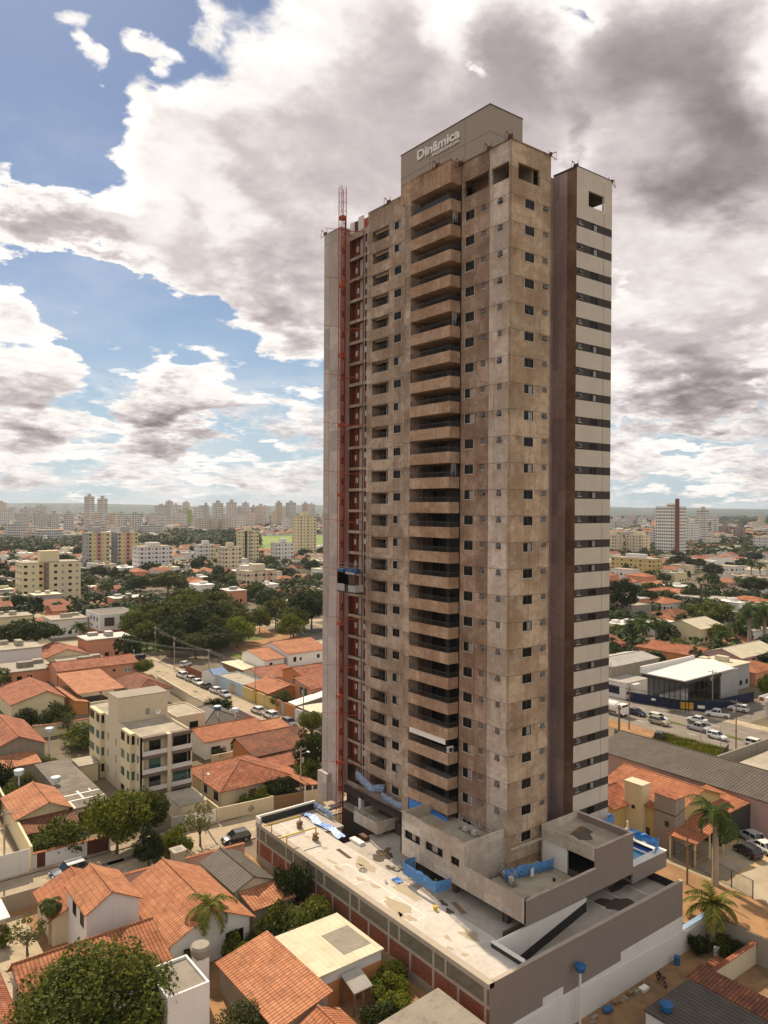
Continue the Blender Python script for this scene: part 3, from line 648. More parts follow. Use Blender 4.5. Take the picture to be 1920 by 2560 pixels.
place_set([dark_win(1.1, 1.2)], [(6.8, 3.5, Z0-H*k-1.2, 0) for k in rows])
place_set([dark_win(.86, 1.0)], [(-1.36, 30.57, 82.4-H*i-1.0, 0) for i in range(26)])
# lower wing: void under the wing, terrace, doors
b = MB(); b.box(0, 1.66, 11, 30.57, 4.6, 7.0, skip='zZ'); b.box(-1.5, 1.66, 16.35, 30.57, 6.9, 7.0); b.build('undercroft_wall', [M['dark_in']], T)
b = MB(); b.box(-4.0, 0, 18.2, 23.2, 5.2, 5.45); b.box(-4.0, -3.85, 18.2, 23.2, 5.45, 6.6); b.box(-3.85, 0, 18.2, 18.35, 5.45, 6.6); b.box(-3.85, 0, 23.05, 23.2, 5.45, 6.6); b.build('low_terrace', [M['conc_low']], T)
b = MB(); b.box(-3.95, -3.9, 18.3, 23.1, 7.1, 7.15); b.box(-3.95, -3.9, 18.3, 23.1, 6.85, 6.88)
for y in (18.3, 19.8, 21.3, 23.05): b.box(-3.95, -3.9, y, y+.05, 6.6, 7.12)
b.build('terrace_railing', [M['greyw']], T)
b = MB(); b.box(-3.0, -2.4, 19.0, 19.6, 4.6, 5.2); b.box(-1.6, -1.0, 12, 12.6, 4.6, 6.1); b.box(-1.6, -1.0, 25, 25.5, 4.6, 7.0); b.build('terrace_column', [M['white']], T)
# damaged balcony dressings
z = 81.86-H*21
MB().box(-1.50, -1.44, 8.4, 15.0, .95, 1.62).build('white_panel', [M['white2']], T, (0, 0, 81.86-H*22))
b = MB(); b.box(-1.2, -.4, 7.95, 8.25, 0, .7); b.tube((-.8, 7.93, .35), (-.8, 7.95, .35), .28, 12, 1); b.build('air_conditioner', [M['white2'], M['alu']], T, (-.2, 0, 81.9-H*22))
b = MB()
for i in range(24):
    y = 8.2+i*.27; b.face([(-1.47-.05*(i % 2), y, 0), (-1.47-.05*((i+1) % 2), y+.27, 0), (-1.46, y+.27, .62+.1*sin(i)), (-1.46, y, .62+.1*sin(i-1))])
b.build('black_plastic_sheet', [M['alu']], T, (0, 0, 81.87))
for j in (1, 5, 11): # torn plastic hanging at some balcony ends
    b = MB()
    for i in range(4): b.tube((-.5-.2*i, 7.95, 1.6), (-.55-.22*i+random.uniform(-.1, .1), 7.98, random.uniform(0, .5)), .04, 4)
    b.build('torn_plastic_strip', [M['greyw']], T, (0, 0, 81.87-H*j))
# davit brackets along the parapet
bk = MB(); bk.box(-.12, .12, -.3, .3, 0, .35); bk.tube((0, 0, .2), (-.7, 0, .55), .05, 5); bk.tube((0, .2, 0), (-.6, .25, -.5), .04, 5); bk.tube((0, -.2, .1), (.1, -.25, .8), .035, 5); bk.tube((-.6, .25, -.5), (-.7, 0, .55), .025, 4)
bk0 = bk.build('davit_bracket', [M['brown_metal']], T); first = True
for (x, y, z, rz) in ((0, .1, 86.3, 0), (0, 3.3, 86.2, 0), (-.3, 7.6, 86.0, 0), (-1.6, 10.2, 86.3, 0), (6.6, .1, 86.2, 150), (11.3, .2, 86.3, 0), (18.05, .2, 86.2, 180), (0, 21.6, 86.0, 0), (-1.5, 34.4, 85.1, 0)):
    o = bk0 if first else dup(bk0, T); first = False; o.location = (x, y, z); o.rotation_euler = (0, 0, R(rz))
# loose formwork on the wing roof
for i, (y0, y1, h, mm) in enumerate(((26.2, 27.2, 1.3, 'red_metal'), (27.3, 28.6, 1.9, 'white'), (28.7, 29.4, 1.5, 'brown_metal'), (29.5, 30.6, 1.6, 'white'))):
    b = MB(); b.box(.1, .22, y0, y1, 0, h); b.box(.22, .9, y0+.2, y0+.3, 0, h*.6)
    o = b.build('formwork_panel', [M[mm]], T, (0, 0, 84.35))
# ---------------------------------------------------------------- builders' hoist
HO = thing('builders_hoist', 'red lattice hoist mast climbing the left face of the tower with a white-panelled cage', 'construction hoist', (-2.7, 28.35, 0))
b = MB(); s_ = .36; Zt = 89.6
for sx in (-s_, s_):
    for sy in (-s_, s_): b.box(sx-.035, sx+.035, sy-.035, sy+.035, 0, Zt, 0)
z = 0; k = 0
while z < Zt-.1:
    mi = 1 if (k//9) % 3 == 2 else 0
    for a, c in (((-s_, -s_), (s_, -s_)), ((s_, -s_), (s_, s_)), ((s_, s_), (-s_, s_)), ((-s_, s_), (-s_, -s_))):
        b.tube((*a, z), (*c, z), .022, 4, 0, caps=False); b.tube((*a, z), (*c, z+1.2), .016, 4, mi, caps=False)
    z += 1.2; k += 1
b.box(s_, s_+.16, -.05, .05, 0, Zt-4, 1)
for zz in (85.2, 76, 66.5, 57, 47.5, 30, 20, 11): b.box(-.3, .3, -.4, .4, zz, zz+.5, 0)
b.build('mast', [M['red_metal'], M['brown_metal']], HO)
tie = MB(); tie.tube((.3, .3, 0), (2.6, .9, .1), .05, 5); tie.tube((.3, -.3, 0), (2.6, -1.6, .1), .05, 5); tie.tube((-.3, .3, .3), (-2.0, 1.4, .45), .035, 4); tie.tube((.3, -.3, 0), (.3, .3, 0), .05, 5); tie.tube((-.3, .3, .3), (.3, .3, 0), .035, 4)
tie0 = tie.build('wall_tie', [M['red_metal']], HO)
for i in range(12):
    o = tie0 if i == 0 else dup(tie0, HO); o.location = (0, 0, 83.6-i*6.6)
b = MB(); x0, x1, y0, y1 = -.85, .4, -4.6, -.45
z0 = 34.85
b.box(x0, x1, y0, y1, z0-.15, z0, 0); b.box(x0, x1, y0, y1, z0+2.5, z0+2.62, 0)
for x in (x0, x1-.06):
    for y in (y0, y0+1.6, y1-.06): b.box(x, x+.06, y, y+.06, z0, z0+2.5, 0)
b.box(x0+.06, x0+.1, y0+.06, y1, z0+.9, z0+2.5, 4); b.box(x0+.06, x0+.12, y0+1.7, y1, z0, z0+2.5, 4)
b.build('cage', [M['alu'], M['white2'], M['greyw'], M['tank'], M['dark_in']], HO)
b = MB(); b.box(x0-.04, x0, y0, y0+1.55, z0+.05, z0+.9); b.box(x0-.04, x0, y0+2.45, y1, z0+.05, z0+1.0); b.box(x0-.03, x1, y1, y1+.04, z0+.05, z0+1.0); b.box(x0, x1, y0-.04, y0, z0+.05, z0+1.0); b.box(x0-.06, x0, y0+.1, y0+2.2, z0+2.35, z0+2.62)
b.build('cage_panel', [M['greyw']], HO)
b = MB(); b.box(x0, x0+1.2, y0+.5, y0+2.0, z0+2.62, z0+3.0); b.box(x0, x1, y1-1.2, y1, z0+2.62, z0+2.95); b.build('cage_motor', [M['tank']], HO)
b = MB()
for y in (y0, (y0+y1)/2, y1):
    for x in (x0, x1): b.tube((x, y, z0+2.6), (x, y, z0+3.7), .025, 4)
for zz in (3.2, 3.7):
    for x in (x0, x1): b.tube((x, y0, z0+zz), (x, y1, z0+zz), .02, 4)
    for y in (y0, y1): b.tube((x0, y, z0+zz), (x1, y, z0+zz), .02, 4)
b.build('cage_railing', [M['greyw']], HO)
# ---------------------------------------------------------------- parking podium under the tower
PD = thing('parking_podium', 'low parking podium with exposed brick infill on one side and taupe render on the other', 'parking podium')
ZD = 4.6
b = MB(); b.box(-13.97, -13.7, -11.0, 30.9, 1.0, 2.75); b.build('brick_infill', [M['brick']], PD)
b = MB(); b.box(-13.96, -13.7, -11.0, 30.9, 3.05, 4.5); b.build('block_infill', [M['block']], PD)
b = MB(); b.box(-14, -13.7, -11.08, 30.9, 0, 1.0, 1); b.box(-14, -13.7, -11.08, 30.9, 2.75, 3.05, 0); b.box(-14.06, -13.35, -11.1, 31.1, 4.5, 4.98, 0)
y = -10.8; i = 0
while y < 31:
    b.box(-14.03, -13.7, y, y+.28, 1.0, 2.75); b.box(-14.03, -13.7, y+(1.7 if i % 2 else 0), y+.28+(1.7 if i % 2 else 0), 3.05, 4.5) if i % 2 == 0 or 1 else None
    y += 3.4; i += 1
b.build('concrete_frame', [M['col'], M['raw_grey']], PD)
b = MB(); b.box(-13.9, 16.3, -11.1, -10.75, -3.1, 4.95); b.box(16.05, 16.3, -10.75, 31, -3.1, 4.4); b.build('taupe_wall', [M['taupe']], PD)
b = MB(); b.box(-13.3, 16.35, -11.14, -10.72, 4.95, 5.0); b.build('wall_coping', [M['col']], PD)
b = MB(); b.box(4.93, 16.34, -11.11, -11.102, -.9, 1.05); b.box(16.302, 16.31, -11.1, -6, 0, 1.05); b.box(-7.0, -4.1, -11.11, -11.102, 0, 1.05); b.box(-13.6, -7.0, -11.11, -11.102, 0, .35); b.box(-4.1, 4.93, -11.11, -11.102, -.6, .2); b.build('white_paint_patch', [M['white']], PD)
b = MB(); b.box(-14, -5.0, 30.9, 31.15, 0, 5.75, 0); b.box(-13.3, -5.0, 30.82, 30.9, 4.6, 5.5, 1); b.box(-14, -13.75, 30.3, 30.9, 4.98, 5.7, 0); b.build('end_parapet', [M['white2'], M['alu']], PD)
# deck slabs with the hoist pit left open, the lower bay and its ramp
b = MB()
b.box(-13.4, -9.2, -10.75, 30.9, 4.3, ZD); b.box(-9.2, -8.0, -7.0, 30.9, 4.3, ZD)
b.build('deck', [M['deck']], PD)
b = MB()
b.box(-8.0, 4.5, -7.0, 19.7, 4.3, ZD, 0); b.box(4.5, 16.05, -1.0, 19.7, 4.3, ZD, 0); b.box(-1.2, 16.05, 19.7, 30.9, 4.3, ZD, 0); b.box(-8, -5, 24, 30.9, 4.3, ZD, 0); b.box(-5, -1.2, 29.8, 30.9, 4.3, ZD)
b.box(-8.0, -7.8, 24, 30.9, ZD, ZD+.01)
b.build('shaded_deck', [M['deck_g']], PD)  # greyer than the open deck: tower shade put into the colour
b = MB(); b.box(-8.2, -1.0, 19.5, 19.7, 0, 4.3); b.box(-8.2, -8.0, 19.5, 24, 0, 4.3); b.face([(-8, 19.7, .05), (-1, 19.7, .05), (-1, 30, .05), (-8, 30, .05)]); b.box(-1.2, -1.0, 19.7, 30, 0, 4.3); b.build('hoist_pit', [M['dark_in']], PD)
b = MB(); b.box(4.5, 16.05, -10.75, -1.0, 3.4, 3.7); b.face([(-9.0, -10.75, 1.0), (4.5, -10.75, 3.7), (4.5, -7.0, 3.7), (-9.0, -7.0, 1.0)]); b.build('ramp_floor', [M['deck_g']], PD)
b = MB(); b.box(-9.0, 4.45, -7.2, -7.0, 0, 5.15, 0); b.box(-9.35, -9.0, -10.75, -6.8, 0, 5.18, 0)
b.build('ramp_wall', [M['white2']], PD)
b = MB(); b.face([(-9, -7.21, 1.0), (4.46, -7.21, 3.7), (4.46, -7.21, 4.75), (-9, -7.21, 2.05)]); b.face([(4.46, -7.21, 3.7), (4.46, -7, 3.7), (4.46, -7, 4.75), (4.46, -7.21, 4.75)]); b.build('black_baseboard', [M['alu']], PD)
MB().box(-9.37, -9.352, -10.75, -6.8, 4.6, 5.0).build('black_baseboard', [M['alu']], PD)
MB().box(14.5, 15.95, -10.72, -10.67, 3.7, 4.9).box(15.95, 16.04, -10.72, -4, 3.7, 4.6).build('black_baseboard', [M['alu']], PD)
MB().box(15.6, 16.35, -8.0, -6.5, 4.95, 5.3).box(14.8, 16.3, -4.0, -3.8, 3.7, 6.0).build('white_upstand', [M['white2']], PD)
# upper volume wrapped round the foot of the tower
hv = [(7.58, 10.29, 8.12, 9.08), (3.78, 6.64, 8.12, 9.05), (1.19, 2.47, 8.1, 8.95)]
b = MB().wall('x', -6, .4, 11, 6.1, 10.9, hv); b.wall('x', -6, -8.1, .4, 6.1, 8.5)
b.box(-5.8, 0, .4, .6, 6.1, 10.9, skip='z'); b.face([(-6, .4, 8.5), (-5.8, .4, 8.5), (-5.8, .4, 10.9), (-6, .4, 10.9)]); b.box(-6, 0, 10.8, 11.0, 6.1, 10.9)
b.box(-5.8, -5.78, .6, 10.8, 9.6, 10.9); b.face([(-6, .4, 10.9), (-5.78, .4, 10.9), (-5.78, 11, 10.9), (-6, 11, 10.9)])
b.face([(-6, -8.1, 8.5), (-5.8, -8.1, 8.5), (-5.8, .4, 8.5), (-6, .4, 8.5)]); b.face([(-5.8, .4, 6.3), (-5.8, -8, 6.3), (-5.8, -8, 8.5), (-5.8, .4, 8.5)])
b.build('upper_wall', [M['conc_low']], PD)
b = MB(); b.box(-5.78, 0, .6, 10.8, 9.3, 9.6); b.box(-5.8, 4.9, -7.9, 0, 6.0, 6.3); b.box(-5.9, 11.3, -8.0, 11, 6.02, 6.1, 1); b.build('terrace_floor', [M['slab'], M['dark_in']], PD)
b = MB(); b.box(-6, 4.8, -8.12, -7.9, 6.05, 8.42, 0); b.box(4.8, 11.35, -8.12, -7.9, 6.02, 10.5, 0); b.box(11.15, 11.35, -7.9, -.5, 6.02, 10.5, 0); b.build('fascia', [M['taupe']], PD)
b = MB(); b.box(-6.02, 4.8, -8.15, -7.88, 8.42, 8.5); b.box(4.78, 11.4, -8.15, -7.88, 10.5, 10.58); b.box(11.1, 11.4, -7.88, -.5, 10.5, 10.58); b.build('coping', [M['conc_pale']], PD)
MB().box(-6.03, -5.75, .38, 11.03, 10.9, 10.96).build('coping', [M['conc_pale']], PD)
b = MB(); b.box(4.8, 5.0, -7.9, -.8, 9.1, 10.55); b.box(5.0, 11.15, -7.9, -.8, 9.5, 9.75, 0, 1); b.box(5.0, 11.2, -.8, -.6, 6.3, 10.55); b.box(0, 5.0, -.8, -.6, 8.9, 9.1); b.build('pavilion_roof', [M['conc_low'], M['slab']], PD)
b = MB(); b.box(5.0, 5.2, -4.2, -.8, 6.1, 9.1, 0); b.box(4.9, 11.1, -7.9, -.8, 6.1, 6.3, 1); b.box(11.0, 11.1, -7.9, -.8, 6.3, 9.5, 1); b.box(5.2, 5.3, -7.8, -4.2, 6.3, 6.9, 1); b.build('pavilion_room', [M['white'], M['dark_in']], PD)
b = MB(); b.box(-5.75, -5.65, 7.6, 10.27, 8.12, 9.08, 0); b.box(-5.75, -5.65, 3.8, 6.62, 8.12, 9.05, 0); b.box(-5.75, -5.65, 1.2, 2.46, 8.1, 8.95, 0)
for y in (8.5, 9.4, 4.7, 5.7, 1.8): b.box(-5.82, -5.74, y, y+.06, 8.12, 9.0, 1)
b.box(-5.78, -5.75, 4.76, 5.68, 8.2, 9.0, 2); b.box(-5.78, -5.75, 8.6, 9.2, 8.2, 9.0, 2)
b.build('strip_window', [M['glass'], M['alu'], M['glass_b']], PD)
b = MB()
for (x, y) in ((-5.2, -5.0), (-5.2, 2.5), (-5.2, 9.5), (2.0, -5.5), (-1.2, 4)): b.box(x, x+.6, y, y+.6, 3.7, 6.05)
b.box(-1.1, -.9, -6, 19.6, 4.6, 6.1); b.box(-5.2, -4.0, -4.5, -4.3, 4.6, 6.1); b.box(-7.5, -3.5, -6.6, -6.5, 4.6, 5.3)
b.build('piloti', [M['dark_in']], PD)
# pool deck
b = MB(); b.box(11.36, 17.9, -8.1, -7.85, 4.9, 6.75); b.box(17.65, 17.9, -7.85, 1, 4.9, 6.75); b.box(11.4, 17.65, -7.85, 1, 4.9, 5.1); b.build('pool_wall', [M['taupe']], PD)
b = MB(); b.box(11.36, 17.95, -8.15, -7.2, 6.75, 6.83); b.box(16.9, 17.95, -7.2, 1, 6.75, 6.83); b.box(11.36, 12.6, -7.2, 1, 6.75, 6.83); b.box(12.6, 16.9, -1.5, 1, 6.75, 6.83); b.box(15.2, 15.5, -7.2, -1.5, 6.75, 6.85); b.build('pool_coping', [M['white2']], PD)
b = MB(); b.box(12.6, 15.2, -7.2, -1.5, 6.5, 6.62, 0); b.box(15.5, 16.9, -7.2, -1.5, 6.4, 6.5, 1); b.build('pool_basin', [M['pool'], M['poolblue']], PD)
# painted bays and stains
b = MB(); zz = ZD+.004
for x in (-13.05, -10.75): b.box(x, x+.1, 1.0, 20 if x < -12 else 15.2, ZD, zz, skip='z')
for y in (1.0, 6.0, 10.6, 15.1): b.box(-12.95, -10.75, y, y+.1, ZD, zz, skip='z')
b.box(-12.95, -11.0, 19.9, 20.0, ZD, zz, skip='z'); b.box(-13.3, -8.6, 25.2, 25.3, ZD, zz, skip='z'); b.box(-13.3, -8.6, 28.0, 28.08, ZD, zz, skip='z'); b.box(-11.2, -11.1, 25.3, 30, ZD, zz, skip='z')
b.box(6.5, 9.5, -5.2, -5.1, 3.7, 3.704); b.box(6.5, 6.6, -8.5, -5.2, 3.7, 3.704); b.box(9.5, 9.6, -9.5, -5.1, 3.7, 3.704); b.box(12.6, 12.7, -9.8, -5.1, 3.7, 3.704); b.box(9.6, 12.6, -5.2, -5.1, 3.7, 3.704)
b.build('bay_line', [M['mark']], PD)
def stain(x, y, rx, ry, z, mm, seed, n=22):
    rn = random.Random(seed); ph = [rn.uniform(0, 6.28) for _ in range(4)]; pts = []
    for i in range(n):
        a = 2*pi*i/n; r_ = 1+.22*sin(2*a+ph[0])+.18*sin(3*a+ph[1])+.13*sin(5*a+ph[2])+.1*sin(8*a+ph[3])
        pts.append((x+rx*r_*cos(a), y+ry*r_*sin(a), z))
    b = MB(); b.face(pts); b.build('damp_patch', [M[mm]], PD)
k = 0
for (x, y, rx, ry, mm) in ((-9.2, 13.6, .75, 2.2, 'puddle'), (-9.1, 6.4, .8, 2.4, 'puddle'), (-11.9, 4.2, .8, 2.3, 'puddle'), (-9.6, -4.2, .6, 1.3, 'puddle'), (-11.8, 16.7, .3, .8, 'puddle'), (-12.1, 14.8, .3, .7, 'puddle'), (-10.6, 24.0, .25, .8, 'puddle'), (-12.0, 26.4, .2, .5, 'puddle'), (-10.6, 20.2, .35, .7, 'puddle'),
    (-9.6, 13.9, .12, .4, 'puddle'), (-11.6, 11.2, .25, .7, 'puddle'), (-11.2, 9.0, .3, .7, 'puddle'), (-12.2, 1.6, .3, .9, 'puddle'), (-12.6, 2.6, .2, .7, 'puddle'), (-11.6, -3.2, .25, .5, 'puddle'), (-12.2, -6.2, .25, .4, 'puddle'), (-12.6, -4.6, .2, .35, 'puddle'), (-6.2, 14.2, 1.1, 1.5, 'wet'), (-7.3, 11.2, .4, .8, 'wet'), (-7.6, 1.8, .3, .6, 'wet'), (-8.2, 0.2, .3, .7, 'wet'), (-4.4, 8, 1.2, 3, 'wet')):
    k += 1; stain(x, y, rx, ry, ZD+.006, mm, k)
stain(8.2, -8.2, 1.7, 1.5, 3.708, 'wet', 50); stain(12.5, -6.0, 2.2, .7, 3.708, 'wet', 51); stain(-3.5, -5.5, 1.3, .7, 6.306, 'wet', 52); stain(2.5, -6.4, 2.2, .8, 6.306, 'wet', 53); stain(8, -4, 1.6, 1, 9.756, 'wet', 54)
# nets
def net(name, label, pts, mm, thick=.05, sag=.25, seed=1, grp='blue debris nets round the foot of the tower', hem=True):
    """a hanging net through the points (x, y, z_top, z_bottom), crumpled, with the poles it is tied to"""
    rn = random.Random(seed); T_ = thing(name, label, 'safety net', (pts[0][0], pts[0][1], pts[0][3]), 0, grp); o0 = Vector((pts[0][0], pts[0][1], pts[0][3]))
    b = MB(); rowsN = 5; cols = []
    for (a, c) in zip(pts, pts[1:]):
        n = max(3, int(math.hypot(c[0]-a[0], c[1]-a[1])/.45))
        for i in range(n+(c is pts[-1])):
            t = i/n; cols.append([a[j]+(c[j]-a[j])*t for j in range(4)])
    grid = []
    for c in cols:
        e0 = rn.uniform(-.12, .1); e1 = rn.uniform(-.12, .12)
        col_ = []
        for r_ in range(rowsN+1):
            t = r_/rowsN; z = (c[2]+e0)*(1-t)+(c[3]+e1)*t
            bulge = sag*sin(pi*t)
            col_.append(Vector((c[0]-bulge*.8+rn.uniform(-.06, .06), c[1]-bulge*.4+rn.uniform(-.06, .06), z))-o0)
        grid.append(col_)
    for A, B in zip(grid, grid[1:]):
        for r_ in range(rowsN): b.face([A[r_], A[r_+1], B[r_+1], B[r_]])
    b.build('netting', [M[mm]], T_)
    p = MB()
    for q_ in pts: p.tube(Vector((q_[0]+.1, q_[1]+.1, q_[3]-.25))-o0, Vector((q_[0]+.1, q_[1]+.1, q_[2]+.15))-o0, .035, 5)
    for a, c in zip(pts, pts[1:]): p.tube(Vector((a[0]+.1, a[1]+.1, a[3]))-o0, Vector((c[0]+.1, c[1]+.1, c[3]))-o0, .04, 5)
    p.build('frame', [M['greyw']], T_)
    return T_
nA = net('debris_net', 'blue net platform with a white notice hanging low on the near corner of the tower', [(-2.0, -1.6, 7.75, 6.5), (4.3, -2.9, 7.75, 6.55)], 'blue_net', seed=2)
MB().box(2.85, 3.35, -1.12, -1.06, .1, .95).build('notice', [M['paper']], nA)
net('debris_net', 'curved blue net tray jutting over the bright podium deck', [(-6.2, 8.1, 6.8, 5.5), (-8.2, 7.8, 6.9, 5.6), (-8.2, 2.4, 6.85, 5.6), (-6.2, 2.2, 6.7, 5.6)], 'blue_net', seed=3, sag=.15)
net('debris_net', 'torn faded net sagging under the second small balcony beside the hoist', [(-1.4, 26.2, 10.6, 9.3), (-1.5, 22.6, 9.6, 8.4), (-.3, 21.4, 9.6, 8.6)], 'faded_net', seed=4, sag=.5)
net('debris_net', 'ragged faded net slung along the wing wall below the small windows', [(-.9, 21.2, 8.9, 7.9), (-.9, 16.5, 8.7, 7.9)], 'faded_net', seed=5, sag=.4)
net('debris_net', 'torn grey-blue net with a railing beside the far end pylon', [(-5.2, 30.7, 5.8, 4.75), (-5.0, 26.3, 5.5, 4.7)], 'faded_net', seed=6, sag=.4)
net('debris_net', 'blue net wrapped round the foot of the striped wing', [(11.2, -.7, 8.2, 6.9), (18.2, -.8, 8.35, 7.15), (18.5, .5, 8.4, 7.2)], 'blue_net', seed=7, sag=.25)
net('debris_net', 'bright blue netting ringed round the rooftop pool', [(15.9, -7.9, 7.5, 6.5), (17.75, -7.2, 7.7, 6.85), (17.7, -3.4, 7.9, 6.9)], 'blue_tarp', seed=8, sag=.2)
o = net('debris_net', 'bright blue tarpaulin strip closing the lowest big balcony', [(-1.5, 14.9, 10.2, 9.0), (-1.5, 8.0, 10.1, 8.9)], 'blue_tarp', seed=9, sag=.05)
b = MB(); rn = random.Random(3)
for i in range(9):
    for j in range(4):
        f_ = lambda a, c: (-7.7+a*.28+.25*sin(c*1.3), 30.0-c*1.0, .05+.12*((a*7+c*5) % 3))
        b.face([f_(j, i), f_(j+1, i), f_(j+1, i+1), f_(j, i+1)])
tag(b.build('tarpaulin', [M['blue_tarp']], None, (0, 0, ZD)), 'crumpled bright blue tarpaulin lying on the deck beside the hoist pit', 'tarpaulin')
b = MB()
for i in range(4):
    f_ = lambda a, c: (-9.0+a*.3+.1*sin(c), 9.0-c*.3, .04+.1*((a*3+c) % 2))
    for j in range(3): b.face([f_(j, i), f_(j+1, i), f_(j+1, i+1), f_(j, i+1)])
tag(b.build('tarpaulin', [M['blue_tarp']], None, (0, 0, ZD)), 'small scrap of blue tarpaulin on the bright deck near the curved net tray', 'tarpaulin')
# yellow davit beams with counterweights on the far end of the deck
for i, (x, y, lab) in enumerate(((-9.9, 26.9, 'yellow steel davit beam with brown counterweight nearest the white end parapet'), (-10.2, 22.6, 'yellow steel davit beam with brown counterweight nearer the middle of the deck'))):
    dv = thing('davit_beam', lab, 'davit beam', (x, y, ZD), 0, 'yellow davit beams on the podium deck')
    MB().box(-5.2, .1, -.06, .06, 1.5, 1.65).build('beam', [M['yellow_m']], dv)
    MB().box(-.06, .06, -.06, .06, 0, 1.5).box(-4.2, -4.1, -.05, .05, .4, 1.5).build('post', [M['yellow_m']], dv)
    b = MB(); rn = random.Random(i)
    for k in range(8): b.box(-.35+rn.uniform(-.1, .1), .1+rn.uniform(-.1, .2), -.3+rn.uniform(-.1, .1), .25, k*.11, k*.11+.1)
    b.build('counterweight', [M['wood']], dv)
tag(MB().box(-.15, .15, -.15, .15, 0, .35).box(-.2, .2, -.2, .2, .35, .42).build('crate', [M['yellow_m']], None, (-9.2, 1.3, ZD)), 'small yellow crate standing on the deck under the net tray', 'crate')
# building materials stacked by the hoist
for i, (x, y, w, l, h, mm, lab) in enumerate(((-6.9, 17.6, .9, 2.6, .35, 'white2', 'pale stack of boards on the deck beside the hoist pit'), (-5.6, 18.3, .8, 1.6, .5, 'brown_metal', 'brown pile of timber offcuts on the deck beside the hoist pit'))):
    b = MB(); rn = random.Random(i)
    for k in range(5): b.box(rn.uniform(0, .1), w-rn.uniform(0, .1), rn.uniform(0, .3), l-rn.uniform(0, .3), k*h/5, (k+.8)*h/5)
    tag(b.build('board_stack', [M[mm]], None, (x, y, ZD)), lab, 'board stack')
# suspended cradles
def cradle(x, y, z, rz, lab):
    c = thing('suspended_cradle', lab, 'work platform', (x, y, z), R(rz), 'suspended work platforms on the terrace')
    b = MB()
    for yy in (-.35, .35):
        for zz in (.1, .6, 1.1): b.tube((-1.6, yy, zz), (1.6, yy, zz), .025, 5)
        for xx in (-1.6, -.8, 0, .8, 1.6): b.tube((xx, yy, 0), (xx, yy, 1.1), .025, 5)
    for xx in (-1.6, 1.6): b.tube((xx, -.35, 1.1), (xx, .35, 1.1), .03, 5); b.tube((xx, 0, 1.1), (xx, 0, 1.6), .05, 5)
    b.build('frame', [M['greyw']], c); MB().box(-1.6, 1.6, -.33, .33, 0, .06).build('floor_board', [M['wood']], c)
    MB().box(-1.0, -.5, -.2, .2, .07, .5).box(.4, .9, -.25, .2, .07, .45).build('motor', [M['white']], c)
cradle(-1.6, 4.2, 9.62, 90, 'white railed work platform on the raised terrace left of the tower corner')
cradle(-1.3, -1.4, 6.6, 68, 'white railed work platform on the low terrace under the tower corner')
# white boundary wall along the right of the podium and its yard
BW = thing('boundary_wall', 'long white plastered boundary wall along the foot of the taupe podium side', 'wall')
b = MB(); b.face([(-13.9, -11.2, -3.1), (20.9, -11.2, -3.1), (20.9, -11.2, -.75), (-13.9, -11.2, .25)]); b.face([(-13.9, -11.2, .25), (20.9, -11.2, -.75), (20.9, -11.12, -.75), (-13.9, -11.12, .25)]); b.face([(20.9, -11.12, -3.1), (20.9, -11.12, -.75), (20.9, -11.2, -.75), (20.9, -11.2, -3.1)]); b.face([(20.9, -11.12, -3.1), (16.3, -11.12, -3.1), (16.3, -11.12, -.6), (20.9, -11.12, -.75)]); b.build('wall_body', [M['white']], BW)
MB().box(16.4, 20.95, -11.45, -11.08, -.72, -.6).build('coping', [M['white2']], BW)
# ---------------------------------------------------------------- ground, streets
b = MB(); S_ = 9000; n = 36
xs = [-S_, -4000, -1500, -600, -250, -120, -60, -13.95, 21, 60, 120, 250, 600, 1500, 4000, S_]; ys = [-S_, -4000, -1500, -600, -250, -120, -60, -11.05, 60, 120, 250, 600, 1500, 4000, S_]
for a, c in zip(xs, xs[1:]):
    for e, f in zip(ys, ys[1:]):
        if (a, e) != (-13.95, -60): b.face([(a, e, 0), (c, e, 0), (c, f, 0), (a, f, 0)])
struct(b, 'ground', [M['land']])
def sheet(name, x0, x1, y0, y1, z, mm, kind='structure'):
    b = MB(); b.face([(x0, y0, z), (x1, y0, z), (x1, y1, z), (x0, y1, z)]); return struct(b, name, [M[mm]], kind)
sheet('dirt_yard', -60, -13.95, -40, 36.4, .004, 'dirt'); sheet('sunken_yard', -13.95, 21, -60, -11.05, -3.1, 'dirt_d'); sheet('street', -160, 15.5, 40.2, 44.6, .012, 'street'); sheet('street', 15.5, 22.6, 46, 420, .016, 'street')
sheet('avenue', 79.5, 87.6, -120, 330, .012, 'asphalt'); sheet('avenue', 88.6, 97.5, -120, 330, .012, 'asphalt'); sheet('side_street', 97.5, 260, 24, 31.5, .014, 'asphalt')
sheet('lawn', 87.6, 88.6, -120, 330, .1, 'lawn'); sheet('verge', 74.5, 79.5, -60, 240, .008, 'dirt'); sheet('pavement', 97.5, 101, -60, 200, .05, 'pave')
sheet('pavement', -160, 15, 44.6, 46.2, .12, 'pave'); sheet('pavement', -160, 15, 36.9, 40.2, .12, 'pave'); sheet('pavement', 22.6, 24.2, 46, 330, .12, 'pave'); sheet('pavement', 14, 15.5, 46, 150, .12, 'pave')
sheet('parking_lot', 28.4, 75, -40, -1.0, .02, 'lot'); sheet('driveway', 21.1, 28.4, -60, -11.05, .01, 'dirt'); sheet('driveway', 16.5, 28.4, -11.05, 30, .01, 'dirt'); sheet('concrete_yard', -80, -38.4, 46.4, 90, .02, 'pave'); sheet('patio', -46, -41.2, 19.8, 35, .02, 'pave')
